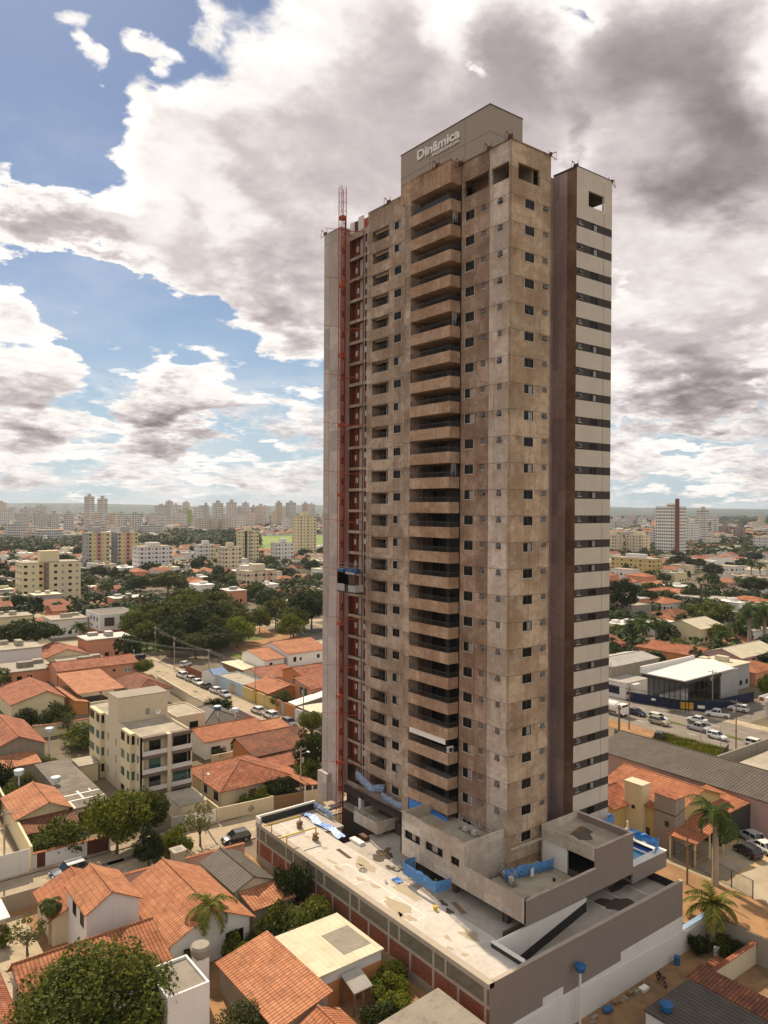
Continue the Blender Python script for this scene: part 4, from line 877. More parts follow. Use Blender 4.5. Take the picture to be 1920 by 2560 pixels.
sheet('park', 18.5, 50, 146, 240, .006, 'land'); sheet('park', 50, 100, 146, 240, .006, 'dirt'); sheet('lawn', 18.5, 42, 176, 198, .02, 'lawn'); sheet('lawn', 44, 66, 140, 160, .02, 'lawn'); sheet('lawn', 40, 70, 178, 230, .018, 'lawn')
sheet('cross_street', -30, 240, 201, 212, .014, 'street'); sheet('forecourt', 62, 130, 212, 246, .018, 'pave')
sheet('meadow', 320, 640, 620, 1020, .3, 'meadow')
b = MB()
for x in (83.5, 93): 
    y = -40
    while y < 200: b.box(x-.06, x+.06, y, y+2.2, .02, .026, skip='z'); y += 6
struct(b, 'lane_marking', [M['mark']])
b = MB(); rn = random.Random(9)
for i in range(46):
    k = i % 3
    if k == 0: x, y, z = rn.uniform(-60, 12), rn.uniform(40.6, 43.6), .014
    elif k == 1: x, y, z = rn.uniform(16, 21.5), rn.uniform(70, 200), .018
    else: x, y, z = rn.choice([rn.uniform(80, 86.5), rn.uniform(89.5, 96)]), rn.uniform(5, 80), .014
    w, l = rn.uniform(.4, 1.4), rn.uniform(.6, 4.5)
    if k == 0: w, l = l, w
    b.face([(x, y, z), (x+w, y+rn.uniform(-.1, .1), z), (x+w+rn.uniform(-.1, .2), y+l, z), (x+rn.uniform(-.2, .2), y+l, z)])
struct(b, 'road_patch', [M['bitumen']])
b = MB()
for (x0, x1, y0, y1) in ((29, 50, -9.0, -8.85), (29, 50, -4.0, -3.85), (33.6, 33.75, -3.9, -1.2), (36.2, 36.35, -9, -4), (38.8, 38.95, -3.9, -1.2), (31, 31.15, -9, -6), (44, 44.15, -9, -4)): b.box(x0, x1, y0, y1, .02, .028, skip='z')
struct(b, 'bay_marking', [M['yline']])
# ---------------------------------------------------------------- houses
def wpart(root, face, c, u, z, w, h, gm='glass', frame='alu', name='window', rm=None):
    b = MB(); t = .07
    def bx(u0, u1, z0, z1, d0, d1, mi):
        if face == 'y': b.box(u0, u1, c-d1, c-d0, z0, z1, mi)
        else: b.box(c-d1, c-d0, u0, u1, z0, z1, mi)
    bx(u, u+w, z, z+t, -.05, .045, 0); bx(u, u+w, z+h-t, z+h, -.05, .045, 0); bx(u, u+t, z+t, z+h-t, -.05, .045, 0); bx(u+w-t, u+w, z+t, z+h-t, -.05, .045, 0)
    if w > .9: bx(u+w/2-.03, u+w/2+.03, z+t, z+h-t, -.05, .04, 0)
    bx(u+t, u+w-t, z+t, z+h-t, -.05, .012, 1)
    return b.build(name, [M[frame], M[gm]], root)
def slab_face(b, pts, th, mi=0):
    """a roof plane with thickness th"""
    b.face(pts, mi); lo = [(x, y, z-th) for x, y, z in pts]; b.face(lo[::-1], mi)
    for i in range(len(pts)):
        j = (i+1) % len(pts); b.face([pts[i], lo[i], lo[j], pts[j]], mi)
def house(label, x0, x1, y0, y1, ze, kind, zr=None, ridge='y', at=None, wall='cream', roof='tile_o', ov=.45, wins=(), group=None, name='house', cat='house', cap=True, open_=False, low='x', base=0):
    cx, cy = (x0+x1)/2, (y0+y1)/2
    h = thing(name, label, cat, (cx, cy, base), 0, group)
    X0, X1, Y0, Y1 = x0-cx, x1-cx, y0-cy, y1-cy; a0, a1, c0, c1 = X0+ov, X1-ov, Y0+ov, Y1-ov
    wl = MB(); rf = MB(); cp = MB(); th = .12
    zr = zr if zr is not None else ze+1.2
    if kind == 'gable':
        if ridge == 'y':
            m_ = (at-cx) if at is not None else 0
            slab_face(rf, [(X0, Y1, ze), (X0, Y0, ze), (m_, Y0, zr), (m_, Y1, zr)], th); slab_face(rf, [(X1, Y0, ze), (X1, Y1, ze), (m_, Y1, zr), (m_, Y0, zr)], th)
            cp.tube((m_, Y0, zr+.02), (m_, Y1, zr+.02), .11, 6)
            zz = lambda x: (ze+(x-X0)/(m_-X0)*(zr-ze) if x < m_ else ze+(X1-x)/(X1-m_)*(zr-ze))-th-.02
            for yy in (c0, c1): wl.face([(a0, yy, 0), (a1, yy, 0), (a1, yy, zz(a1)), (m_, yy, zr-th-.02), (a0, yy, zz(a0))][::1 if yy == c0 else -1])
            wl.face([(a0, c1, 0), (a0, c0, 0), (a0, c0, zz(a0)), (a0, c1, zz(a0))]); wl.face([(a1, c0, 0), (a1, c1, 0), (a1, c1, zz(a1)), (a1, c0, zz(a1))])
        else:
            m_ = (at-cy) if at is not None else 0
            slab_face(rf, [(X0, Y0, ze), (X1, Y0, ze), (X1, m_, zr), (X0, m_, zr)], th); slab_face(rf, [(X1, Y1, ze), (X0, Y1, ze), (X0, m_, zr), (X1, m_, zr)], th)
            cp.tube((X0, m_, zr+.02), (X1, m_, zr+.02), .11, 6)
            zz = lambda y: (ze+(y-Y0)/(m_-Y0)*(zr-ze) if y < m_ else ze+(Y1-y)/(Y1-m_)*(zr-ze))-th-.02
            for xx in (a0, a1): wl.face([(xx, c1, 0), (xx, c0, 0), (xx, c0, zz(c0)), (xx, m_, zr-th-.02), (xx, c1, zz(c1))][::1 if xx == a0 else -1])
            wl.face([(a0, c0, 0), (a1, c0, 0), (a1, c0, zz(c0)), (a0, c0, zz(c0))]); wl.face([(a1, c1, 0), (a0, c1, 0), (a0, c1, zz(c1)), (a1, c1, zz(c1))])
    elif kind == 'hip':
        W_, L_ = X1-X0, Y1-Y0; k = min(W_, L_)/2*.92
        if W_ >= L_: r0, r1 = (X0+k, 0, zr), (X1-k, 0, zr)
        else: r0, r1 = (0, Y0+k, zr), (0, Y1-k, zr)
        A, B, C, D = (X0, Y0, ze), (X1, Y0, ze), (X1, Y1, ze), (X0, Y1, ze)
        fs = ([A, B, r1, r0], [B, C, r1], [C, D, r0, r1], [D, A, r0]) if W_ >= L_ else ([A, B, r0], [B, C, r1, r0], [C, D, r1], [D, A, r0, r1])
        for f in fs: slab_face(rf, f, th)
        cp.tube(r0, r1, .11, 6)
        for c_, r_ in ((A, r0), (D, r0 if W_ >= L_ else r1), (B, r1 if W_ >= L_ else r0), (C, r1)): cp.tube(c_, r_, .1, 6)
        wl.box(a0, a1, c0, c1, 0, ze-.02, skip='z')
    elif kind == 'shed':           # low edge towards -x, +x or -y
        za, zb = ze, zr
        P = {'x': [(X0, Y1, za), (X0, Y0, za), (X1, Y0, zb), (X1, Y1, zb)], 'y': [(X0, Y0, za), (X1, Y0, za), (X1, Y1, zb), (X0, Y1, zb)], 'X': [(X0, Y1, zb), (X0, Y0, zb), (X1, Y0, za), (X1, Y1, za)]}[low]
        slab_face(rf, P, th)
        f = {'x': lambda x, y: za+(x-X0)/(X1-X0)*(zb-za), 'y': lambda x, y: za+(y-Y0)/(Y1-Y0)*(zb-za), 'X': lambda x, y: za+(X1-x)/(X1-X0)*(zb-za)}[low]
        q_ = [(a0, c0), (a1, c0), (a1, c1), (a0, c1)]
        if not open_:
            for i in range(4):
                (xa, ya), (xb, yb) = q_[i], q_[(i+1) % 4]
                wl.face([(xa, ya, 0), (xb, yb, 0), (xb, yb, f(xb, yb)-th-.02), (xa, ya, f(xa, ya)-th-.02)])
        else:
            for (xa, ya) in q_+[((a0+a1)/2, c0)]: MB().box(xa-.09, xa+.09, ya-.09, ya+.09, 0, f(xa, ya)-th).build('post', [M[wall]], h)
        cap = False
    else:                          # flat slab with a low parapet
        wl.box(a0, a1, c0, c1, 0, ze-.35 if kind == 'parapet' else ze-.14, skip='z')
        if kind == 'parapet':
            t = .18
            wl.box(a0, a0+t, c0, c1, ze-.35, ze); wl.box(a1-t, a1, c0, c1, ze-.35, ze); wl.box(a0+t, a1-t, c0, c0+t, ze-.35, ze); wl.box(a0+t, a1-t, c1-t, c1, ze-.35, ze)
            rf.box(a0+t, a1-t, c0+t, c1-t, ze-.35, ze-.22)
        else: rf.box(X0, X1, Y0, Y1, ze-.14, ze)
        cap = False
    wl.f and wl.build('wall', [M[wall]], h); r_ = rf.build('roof', [M[roof]], h)
    if cap and cp.f: cp.build('ridge_cap', [M['tile_p'] if roof.startswith('tile') else M[roof]], r_)
    for (fc, u, z, w, hh, *gm) in wins:   # u in world metres along the face
        g_ = gm[0] if gm else 'glass'; nm = 'door' if g_ in ('wood', 'brown_metal', 'white2') else 'window'
        if fc == 'y': wpart(h, 'y', c0, u-cx, z, w, hh, g_, 'white2' if len(gm) > 1 else 'alu', nm)
        else: wpart(h, 'x', a0, u-cy, z, w, hh, g_, 'white2' if len(gm) > 1 else 'alu', nm)
    return h
def wallrun(label, x0, y0, x1, y1, h, wall='cream', th=.18, cap=None, gates=(), name='garden_wall', cat='wall', group=None):
    t = thing(name, label, cat, (x0, y0, 0), 0, group); L_ = math.hypot(x1-x0, y1-y0); a = atan2(y1-y0, x1-x0); t.rotation_euler = (0, 0, a)
    b = MB(); s = 0
    for (g0, g1, gm) in sorted(gates):
        b.box(s, g0, -th/2, th/2, 0, h); s = g1
        o = MB().box(g0, g1, -.03, .03, .05, h-.1); 
        for k in range(int((g1-g0)/.25)): o.box(g0+k*.25, g0+k*.25+.05, -.05, -.03, .05, h-.1)
        o.build('gate', [M[gm]], t)
    b.box(s, L_, -th/2, th/2, 0, h); b.build('wall_body', [M[wall]], t)
    if cap: MB().box(-.02, L_+.02, -th/2-.16, th/2+.16, h, h+.08).build('coping', [M[cap]], t)
    return t
HG = 'tiled houses around the tower'
# near side of the street, bottom left
house('two-storey house with an orange gable roof and a plain cream end wall', -39.0, -33.2, 19.3, 26.8, 5.9, 'gable', 7.5, 'y', -36.3, 'white', 'tile_p', .3, [('x', 20.6, 4.0, 1.2, 1.3, 'glass'), ('x', 23.2, 4.0, 1.2, 1.3, 'glass')])
house('low orange tiled annexe behind the two-storey gable house', -40.6, -32.8, 26.0, 33.4, 3.0, 'gable', 4.7, 'y', -36.5, 'cream', 'tile_o')
house('wide low house with a big pale orange gable roof left of the podium', -32.9, -23.3, 13.6, 27.6, 3.2, 'gable', 5.4, 'y', -27.9, 'white', 'tile_p', .5, [('y', -31, 1, 1.4, 1.2), ('y', -26.5, .9, 2.0, 1.4)])
house('long tiled house running behind the big tree at the bottom left', -46.0, -33.0, 11.6, 19.2, 3.1, 'gable', 4.7, 'x', 17.2, 'white', 'tile_o')
house('red tiled roof cut off by the bottom left corner of the photo', -54, -46.4, 9, 20.6, 3.0, 'gable', 4.6, 'y', -50, 'cream', 'tile_r')
w = house('white box-like annexe with a sunken corrugated roof beside the big tree', -37.2, -33.3, 2.8, 7.9, 5.6, 'parapet', wall='white2', roof='fib_g', ov=.1)
house('house with one long pale tiled roof slope at the bottom centre', -29.9, -24.3, -2.4, 9.4, 2.8, 'shed', 4.0, wall='raw_grey', roof='tile_p', ov=.35)
fb = house('flat beige sheet-roofed outbuilding with white walls against the brick podium wall', -24.2, -16.4, .6, 8.7, 3.5, 'flat', wall='white', roof='fib_b', ov=.2)
MB().box(.2, 3.4, -2.6, 1.4, 3.502, 3.52).build('grey_roof_sheet', [M['fib_g']], fb)
MB().box(-3.75, 3.65, -3.95, -3.88, 0, 2.4).build('clay_wall_face', [M['orange_w']], fb)
house('dark fibre-cement gable roof beside the podium corner', -23.0, -17.7, 19.4, 28.4, 3.2, 'gable', 4.3, 'y', -20.4, 'cream', 'fib_d', .3)
house('small lean-to with orange tiles in front of the dark fibre-cement roof', -22.4, -17.0, 15.9, 19.5, 2.5, 'shed', 3.1, wall='raw_grey', roof='tile_p', ov=.2, low='y')
house('orange tiled roof end at the bottom edge left of the podium', -28.5, -24.0, -11, -2.9, 2.7, 'gable', 3.7, 'y', -26.2, 'orange_w', 'tile_o', .3)
house('grey corrugated lean-to at the foot of the brick podium wall', -22.8, -15.6, -13, -6.3, 2.4, 'shed', 2.9, wall='orange_w', roof='fib_g', ov=.2)
house('small tin awning on the clay wall under the beige flat roof', -21.5, -19.4, -1.6, .5, 2.2, 'shed', 2.9, wall='wood', roof='tin', ov=.1, open_=True, low='y', name='awning', cat='awning')
house('white canopy roof at the left edge by the street wall', -48.5, -43.6, 29.6, 34.2, 2.9, 'flat', wall='cream', roof='fib_w', ov=.3, name='canopy', cat='canopy')
wallrun('garden wall with a row of orange tiles along its top left of the dark roof', -31.0, 33.0, -15.2, 32.0, 2.2, 'pink', .2, 'tile_o')
wallrun('plain beige garden wall between the street and the gable house', -47, 36.4, -31.4, 36.4, 2.0, 'raw_grey')
t = thing('brick_chimney', 'square weathered brick chimney standing on the tiled garden wall', 'chimney', (-24.4, 31.6, 0)); MB().box(-.7, .7, -.7, .7, 0, 3.9).build('shaft', [M['raw_grey']], t); MB().box(-.85, .85, -.85, .85, 3.9, 4.1).box(-.4, .4, -.4, .4, 4.1, 4.12, 1).build('cap', [M['col'], M['alu']], t)
t = thing('water_tower', 'white round water tower column between the tiled houses', 'water tower', (-31.7, 8.6, 0)); MB().box(-.6, .6, -.6, .6, 0, 4.4).build('column', [M['white2']], t); MB().lathe([(.5, 4.4), (.85, 4.7), (.95, 5.3), (.8, 5.55)], n=16).build('tank', [M['raw_grey']], t)
t = thing('satellite_dish', 'white satellite dish on the tiled garden wall', 'satellite dish', (-26.6, 31.4, 2.3)); MB().tube((0, 0, 0), (0, 0, .6), .03).build('mast', [M['greyw']], t); MB().tube((0, 0, .7), (-.15, -.3, .85), .1, 14, 0, .42, caps=False).build('reflector', [M['white2']], t)
# far side of the street
wallrun('cream street wall with orange coping and brown gates across from the dark car', -37.8, 45.7, -28.2, 45.3, 2.0, 'white', .2, 'tile_o', [(.5, 1.5, 'brown_metal'), (6.6, 9.4, 'brown_metal')])
wallrun('white metal street gate at the left edge of the photo', -56, 45.2, -38.3, 45.2, 3.0, 'white', .1)
wallrun('tall ochre side wall running back from the white street gate', -38.0, 45.4, -36.9, 75, 3.1, 'cream2', .3)
house('tiled house behind the round garden hedge with a gable towards the street', -38.0, -30.4, 54.6, 64.6, 3.3, 'gable', 4.8, 'y', -33.6, 'cream2', 'tile_p')
house('lower mottled tiled porch in front of the gable house', -37.4, -30.4, 51.2, 55.2, 2.4, 'shed', 3.1, wall='cream2', roof='tile_b', ov=.2, low='y', open_=True)
gg = house('carport with a grey sheet roof crossed by white bands', -30.3, -25.0, 54.8, 62.0, 3.0, 'flat', wall='cream2', roof='bitumen', ov=.2, wins=[('y', -29.6, .2, 1.6, 2.0, 'dark_in'), ('y', -27.6, .2, 2.2, 2.1, 'dark_in')])
MB().box(-2.6, 2.6, -.5, -.2, 3.002, 3.012).box(-2.5, 2.6, 1.9, 2.2, 3.002, 3.012).box(-.5, -.2, -.2, 3.3, 3.002, 3.011).box(1.3, 1.5, 2.2, 3.4, 3.002, 3.011).box(-2.6, -2.3, -3.4, -.5, 3.002, 3.011).build('white_sealant_band', [M['mark']], gg)
house('low grey roof slab strip behind the banded carport', -30.2, -24.9, 62.3, 78.4, 2.9, 'flat', wall='raw_grey', roof='bitumen', ov=.2)
house('small pale flat roof against the apartment block', -24.6, -21.3, 72.6, 77.2, 3.0, 'flat', wall='cream2', roof='slab', ov=.15)
house('orange tiled roof at the left edge behind the ochre side wall', -45, -38.4, 64, 76, 3.4, 'gable', 4.8, 'y', -41.6, 'cream', 'tile_o')
house('tiled bungalow with a pyramid roof and a columned porch behind the cream wall', -11.3, 1.2, 47.6, 60.6, 3.2, 'hip', 5.4, wall='cream', roof='tile_r', ov=.9, wins=[('x', 50, .9, 1.5, 1.3), ('x', 54, .9, 1.5, 1.3), ('y', -6, .2, 1.2, 2.0, 'wood')])
house('sloping carport roof beside the pyramid-roofed bungalow', .5, 3.6, 42.6, 57.5, 2.7, 'shed', 3.3, wall='white', roof='tile_o', ov=.2, open_=True, low='X')
house('house with a broad lichen-mottled tile roof above the bungalow', -.4, 12.6, 57.6, 66.6, 3.7, 'gable', 5.3, 'x', 64.8, 'orange_w', 'tile_b')
house('lower red tiled verandah in front of the lichen-mottled roof', .6, 9.8, 52.8, 57.9, 2.8, 'shed', 3.4, wall='cream', roof='tile_r', ov=.2, low='y', open_=True)
house('white house with a plain orange roof and green shutters', -3.2, 10.2, 71.2, 78.4, 3.3, 'gable', 4.5, 'x', 77, 'white2', 'tile_o', .4, [('y', -1.6, .9, 1.8, 1.2), ('y', 2.2, .8, 1.5, 1.1, 'glass_t', 1), ('y', 5.2, .9, 1.6, 1.1, 'glass_t', 1), ('y', 8.1, .9, 1.3, 1.1, 'glass_t', 1)])
house('small orange roof joined to the end of the white shuttered house', 10.3, 15.2, 70.8, 77.6, 2.9, 'gable', 3.8, 'x', 76, 'orange_w', 'tile_p')
house('dark hipped roof below the two roof tanks', .4, 10.8, 80.6, 94.0, 3.0, 'hip', 5.0, wall='raw_grey', roof='fib_d', ov=.5)
house('small two-storey cream annexe with a flat roof behind the apartment block', -5.2, .6, 79.0, 88.6, 6.6, 'parapet', wall='cream', roof='slab', ov=.05, wins=[('y', -2.6, 4.0, 1.7, 1.2), ('x', 82, 4, 1.3, 1.2)])
house('cream house with a mottled gable roof behind the round garden trees', -25.9, -14.2, 119.0, 136, 3.5, 'gable', 5.6, 'y', -18.3, 'cream2', 'tile_r')
house('narrow bright orange lean-to beside the cream gable house', -13.6, -10.4, 115.5, 132, 2.7, 'shed', 3.4, wall='orange_w', roof='tile_p', ov=.2, low='X')
house('large pale orange carport roof with a dark open front', -12.0, -1.6, 118.6, 137, 4.0, 'shed', 5.3, wall='wood', roof='tile_p', ov=.3, low='y', open_=True)
house('dark red hipped roof house at the bend of the street wall', -.6, 8.6, 114.6, 131.6, 3.3, 'hip', 5.3, wall='white', roof='tile_b', ov=.6)
house('long salmon house with a red-brown roof beside the street', -9.8, 11.4, 145.4, 156, 4.0, 'gable', 5.4, 'x', 151, 'salmon', 'tile_r', .4, [('y', 1.0, 1.6, 1.6, 1.1, 'white'), ('y', 4.5, 2.2, .7, .6), ('y', 7.4, 1.6, 2.0, 1.2, 'glass_b', 1), ('y', -4, 1.2, 2.4, 1.4, 'white'), ('y', -7.6, 1.2, 1.8, 1.4, 'white')])
house('tiled house with white ridge tiles at the left edge', -36.0, -26.3, 85.6, 104, 4.0, 'gable', 6.0, 'y', -31.0, 'raw_grey', 'tile_r')
house('rusty low roof in front of the white-ridged house', -37, -28.6, 80, 85.4, 2.6, 'shed', 3.2, wall='raw_grey', roof='tile_p', ov=.2, low='y')
wallrun('long cream wall with a red tiled coping behind the apartment block', -24.6, 103.4, -12.5, 103.0, 2.4, 'cream2', .3, 'tile_r')
wallrun('low curved beige wall round the dark red hipped house', 11.0, 112, 12.2, 134, 2.3, 'cream', .25)
wallrun('street wall below the dark hipped roof with tanks', 14.6, 76, 15.0, 97, 1.8, 'pink', .2)
wallrun('cream street wall in front of the pyramid-roofed bungalow', -12.6, 45.2, -4.6, 44.4, 2.0, 'cream', .2); wallrun('cream wall with a brown slatted driveway gate facing the podium', -4.6, 44.4, 3.6, 42.4, 2.1, 'cream', .2, None, [(.6, 5.4, 'wood')])
wallrun('white slatted driveway gate beside the apartment block', -19.5, 46.0, -12.8, 45.3, 2.0, 'greyw', .08, None, [(2.0, 6.6, 'white2')])
wallrun('ochre side wall between the apartment block and the bungalow', -12.4, 45.8, -12.2, 70, 1.9, 'cream2', .2); wallrun('beige garden wall in front of the white shuttered house', -3.4, 67.6, 1.6, 67.4, 2.0, 'cream', .2)
house('pale flat garage slab beside the white slatted gate', -17.6, -13.2, 47.4, 53.6, 2.7, 'flat', wall='cream', roof='slab', ov=.15)
def tankon(label, x, y, z, h, blue=True, name='roof_tank', r=1.0):
    t = thing(name, label, 'water tank', (x, y, z)); MB().tube((0, 0, 0), (0, 0, h), .12, 8).build('post', [M['white']], t)
    MB().lathe([(.55*r, h), (.68*r, h+.15), (.74*r, h+.75*r), (.6*r, h+.8*r)], n=16).build('tank', [M['tank'] if blue else M['tank_w']], t); MB().lathe([(.77*r, h+.75*r), (.7*r, h+.86*r), (.2*r, h+.95*r)], n=16).build('lid', [M['tank'] if r < 1 else M['tank_w']], t)
tankon('dark blue water tank on a post over the dark hipped roof', 5.0, 83.0, 0, 5.4); tankon('pale water tank on a post beside the dark blue one', 8.4, 82.0, 0, 4.6, False)
tankon('pale water tank among the shrubs left of the apartment block', -24.5, 92, 0, 4.0, False); tankon('pale blue water tank over the bushes at the left', -34.2, 70.5, 0, 4.2, False); tankon('white and blue water tank beside the banded carport', -29.8, 66.5, 2.9, .4, False)
tankon('blue water tank on white legs in front of the taupe podium wall', -2.6, -11.9, -3.1, 5.4, r=.72); tankon('blue water tank on the dark roof at the bottom right', 1.9, -18.1, 0, .05, r=.8)
# right of the street that runs away from the tower
wallrun('red brick street wall below the blue canopy', 23.4, 123.5, 23.2, 142, 2.2, 'brick', .2)
house('blue fabric canopy over the brick street wall', 22.6, 27.0, 122.6, 130.0, 3.0, 'gable', 3.9, 'x', None, 'white', 'tank', 0, name='canopy', cat='canopy', cap=False)
house('pale blue house with a flat roof and yellow door on the street', 23.4, 29.2, 108.2, 122.4, 3.2, 'parapet', wall='bluew', roof='slab', ov=0, wins=[('x', 112.5, .1, 2.2, 2.2, 'yellow')])
house('red tiled roof with small dark windows behind the pale blue house', 29.6, 40, 108.6, 121, 3.6, 'gable', 4.8, 'x', 117, 'cream', 'tile_r', .3, [('y', 31, 1.6, .9, 1.2), ('y', 33.6, 1.6, .9, 1.2)])
wallrun('ochre street wall with two metal doors', 23.5, 92.2, 23.4, 108, 2.9, 'yellow', .25, None, [(3, 5, 'yellow'), (8.5, 10.6, 'yellow_m')])
wallrun('dusty pink street wall with a grey door', 23.6, 84, 23.5, 92, 3.0, 'orange_w', .25, None, [(4.4, 6.0, 'greyw')])
house('orange tiled courtyard roof behind the ochre wall', 24, 33.6, 96.8, 108, 3.1, 'gable', 4.4, 'y', 30, 'orange_w', 'tile_o')
house('two-storey house with stepped red roofs right of the ochre wall', 33.8, 44, 98, 108, 5.6, 'gable', 7.0, 'x', 103, 'orange_w', 'tile_r', .3, [('x', 100, 3.4, 2.4, 1.6, 'glass_t')])
house('salmon two-storey block with a sloping red roof behind the yellow-leaved shrub', 30.6, 40.5, 88.8, 96.6, 4.8, 'shed', 6.0, wall='salmon', roof='tile_r', ov=.3, low='y', wins=[('x', 91.0, 2.6, 3.0, 1.8, 'glass_t')])
house('long narrow white sheet roof slanting up from the street', 24.2, 42, 84.6, 88.2, 3.0, 'shed', 5.4, wall='raw_grey', roof='fib_w', ov=.3)
wallrun('peeling grey and white street wall below the white sheet roof', 23.7, 72, 23.6, 84, 2.6, 'white', .25, None, [(1, 3, 'greyw')])
house('low brown roofs and slabs behind the peeling street wall', 24.2, 40, 72.5, 84, 2.9, 'flat', wall='raw_grey', roof='fib_b', ov=.2)
house('timber-coloured sheet roof hard against the end pylon', 32, 46, 77, 84.4, 3.4, 'shed', 4.2, wall='raw_grey', roof='wood', ov=.2, low='y', open_=True)
house('white two-storey house with an orange tile roof, the lower of a pair', 36.8, 43.4, 122, 136, 5.2, 'gable', 6.6, 'x', 132, 'white2', 'tile_p', .35, [('y', 38.6, 3.4, .8, .9)])
house('white two-storey house with an orange tile roof, the taller of a pair', 43.6, 57, 121.4, 137, 6.2, 'gable', 8.2, 'x', 131, 'white2', 'tile_p', .35, [('y', 45.6, 3.8, .9, 1.3), ('y', 47.6, 4.0, .6, .8), ('y', 53.2, 4.0, .9, 1.0), ('x', 124, 3.6, 1.0, 1.2)])
house('beige canvas canopy in the yard before the white pair of houses', 31.6, 37, 123.5, 137.5, 2.9, 'flat', wall='wood', roof='fib_b', ov=.4, name='canopy', cat='canopy')
wallrun('pale yard wall in front of the white pair of houses', 35, 119.6, 64, 118.4, 2.6, 'white', .25)
house('broad red roof beside the end pylon behind the stepped roofs', 44.4, 62, 102, 116, 3.6, 'gable', 5.4, 'x', 110, 'cream', 'tile_r'); house('orange roof beside the end pylon nearest the salmon block', 44.6, 60, 88, 101, 3.6, 'gable', 5.0, 'x', 96, 'orange_w', 'tile_o')
house('white angular house partly hidden by the end pylon', 60, 72, 122, 136, 6.0, 'parapet', wall='white2', roof='slab', ov=.05, wins=[('y', 62, 3.4, 1.0, 1.0)])
# right of the tower
tw = house('yellow and raw-plaster terraced house with a large orange roof right of the pool', 31.2, 44, -1.2, 12.0, 5.2, 'gable', 7.2, 'y', 38.5, 'yellow', 'tile_o', .5, [('x', -.2, 2.6, 1.0, .6), ('x', 3.6, 2.4, 2.6, 2.0, 'dark_in'), ('x', 7.6, .4, 2.4, 2.2, 'dark_in'), ('x', 3.0, .2, 2.8, 1.9, 'dark_in')])
MB().box(-6.9, -5.0, -1.8, 1.0, 0, 7.9).box(-6.95, -6.9, -.7, -.2, 4.4, 4.9, 1).box(-6.95, -4.95, -1.86, 1.06, 7.9, 7.98, 2).build('yellow_chimney_block', [M['cream2'], M['alu'], M['cream']], tw); MB().box(-6.4, -4.2, -6.6, -3.4, 0, 7.3).box(-6.45, -6.4, -5.6, -5.0, 3.4, 4.1, 1).box(-6.46, -4.14, -6.66, -3.34, 7.3, 7.4, 2).build('stained_chimney_block', [M['raw_grey'], M['alu'], M['tile_r']], tw)
house('lower orange porch roof with white edging below the terraced house', 29.6, 37.2, -5.0, -.9, 3.2, 'shed', 4.3, wall='cream2', roof='tile_o', ov=.3, low='x', open_=True)
house('small red tiled roof tucked behind the striped wing', 27.2, 33.2, 5.6, 13.4, 4.8, 'gable', 6.2, 'x', None, 'yellow', 'tile_r')
house('dark shaded hall with an orange roof edge beside the parked cars', 38.4, 60, -3.6, 3.0, 4.2, 'shed', 4.9, wall='dark_w', roof='tile_o', ov=.1, low='y')
house('long weathered grey corrugated warehouse roof right of the tower', 46.4, 58.5, -14, 24.2, 5.0, 'gable', 6.3, 'y', 55.5, 'pink', 'fib_d', .2)
house('pale concrete roof slab beyond the long warehouse roof', 61, 84, -16, 6.4, 4.0, 'flat', wall='raw_grey', roof='slab', ov=.1)
wallrun('stained dark parapet wall on the far side of the warehouse', 60.4, 9.0, 78, 8.6, 4.8, 'raw_grey', .3); wallrun('black stained yard wall at the end of the warehouse', 60, 24, 66, 33, 2.8, 'dark_w', .3)
def down(o, z=-3.1): o.location.z = z; return o
down(wallrun('beige garden wall by the young coconut palm', 12.4, -16.8, 20.9, -16.9, 2.3, 'cream', .2, 'tile_r')); down(wallrun('dark stained retaining wall between the driveway and the sunken yard', 20.95, -60, 21.0, -11.1, 3.1, 'raw_grey', .2)); down(wallrun('rough concrete retaining wall under the podium corner', -13.95, -60, -13.9, -11.1, 3.1, 'raw_grey', .2))
house('dark corrugated roof with a blue tank at the bottom right corner', .4, 7.9, -26, -16.7, 3.1, 'flat', wall='white', roof='fib_d', ov=.15, base=-3.1); house('narrow brown rusted roof strip at the bottom right', 8.0, 10.6, -27, -16.4, 3.2, 'shed', 3.5, wall='white', roof='tile_b', ov=.1, base=-3.1)
# shop hall under a white metal roof, hoarding and filling station
t = thing('shop_hall', 'open steel-framed shop hall under a big white metal roof', 'shop building', (0, 0, 0))
b = MB(); slab_face(b, [(96.0, 47.0, 7.6), (96.0, 36.0, 7.6), (117, 35.6, 7.9), (121.5, 43, 8.2), (119, 47.4, 8.2)], .25); b.build('roof', [M['fib_w']], t)
b = MB(); b.box(96, 119, 47.0, 47.5, 7.4, 8.9); b.build('parapet', [M['white']], t)
b = MB(); b.box(98, 120, 46.6, 46.9, 0, 7.45); b.build('wall', [M['greyw']], t); b = MB(); b.box(112, 120, 36.2, 36.5, 0, 7.4); b.build('wall', [M['greyw']], t); b = MB(); b.box(119.7, 120, 36.5, 46.6, 0, 7.4); b.build('wall', [M['greyw']], t)
b = MB()
for i in range(8): b.box(97.8, 97.95, 36.8+i*1.35, 36.95+i*1.35, 0, 7.3)
for i in range(7): b.box(98.4+i*2.2, 98.55+i*2.2, 36.4, 36.55, 0, 7.4)
b.box(96.1, 96.5, 36.2, 47.0, 6.6, 7.3); b.box(96.5, 112, 36.1, 36.5, 6.6, 7.35); b.build('steel_frame', [M['alu']], t)
b = MB(); b.box(103, 104, 40, 41, 0, 3); b.box(100, 111, 44, 45, 0, 2.2); b.box(99, 99.6, 39, 44, 0, 1.1); b.build('counter', [M['white2']], t)
t = thing('hoarding', 'dark navy hoarding with small signs round the shop hall corner', 'hoarding')
b = MB()
P2 = [(95.9, 51.0), (98.6, 39.5), (102.0, 34.4), (120.5, 32.6)]
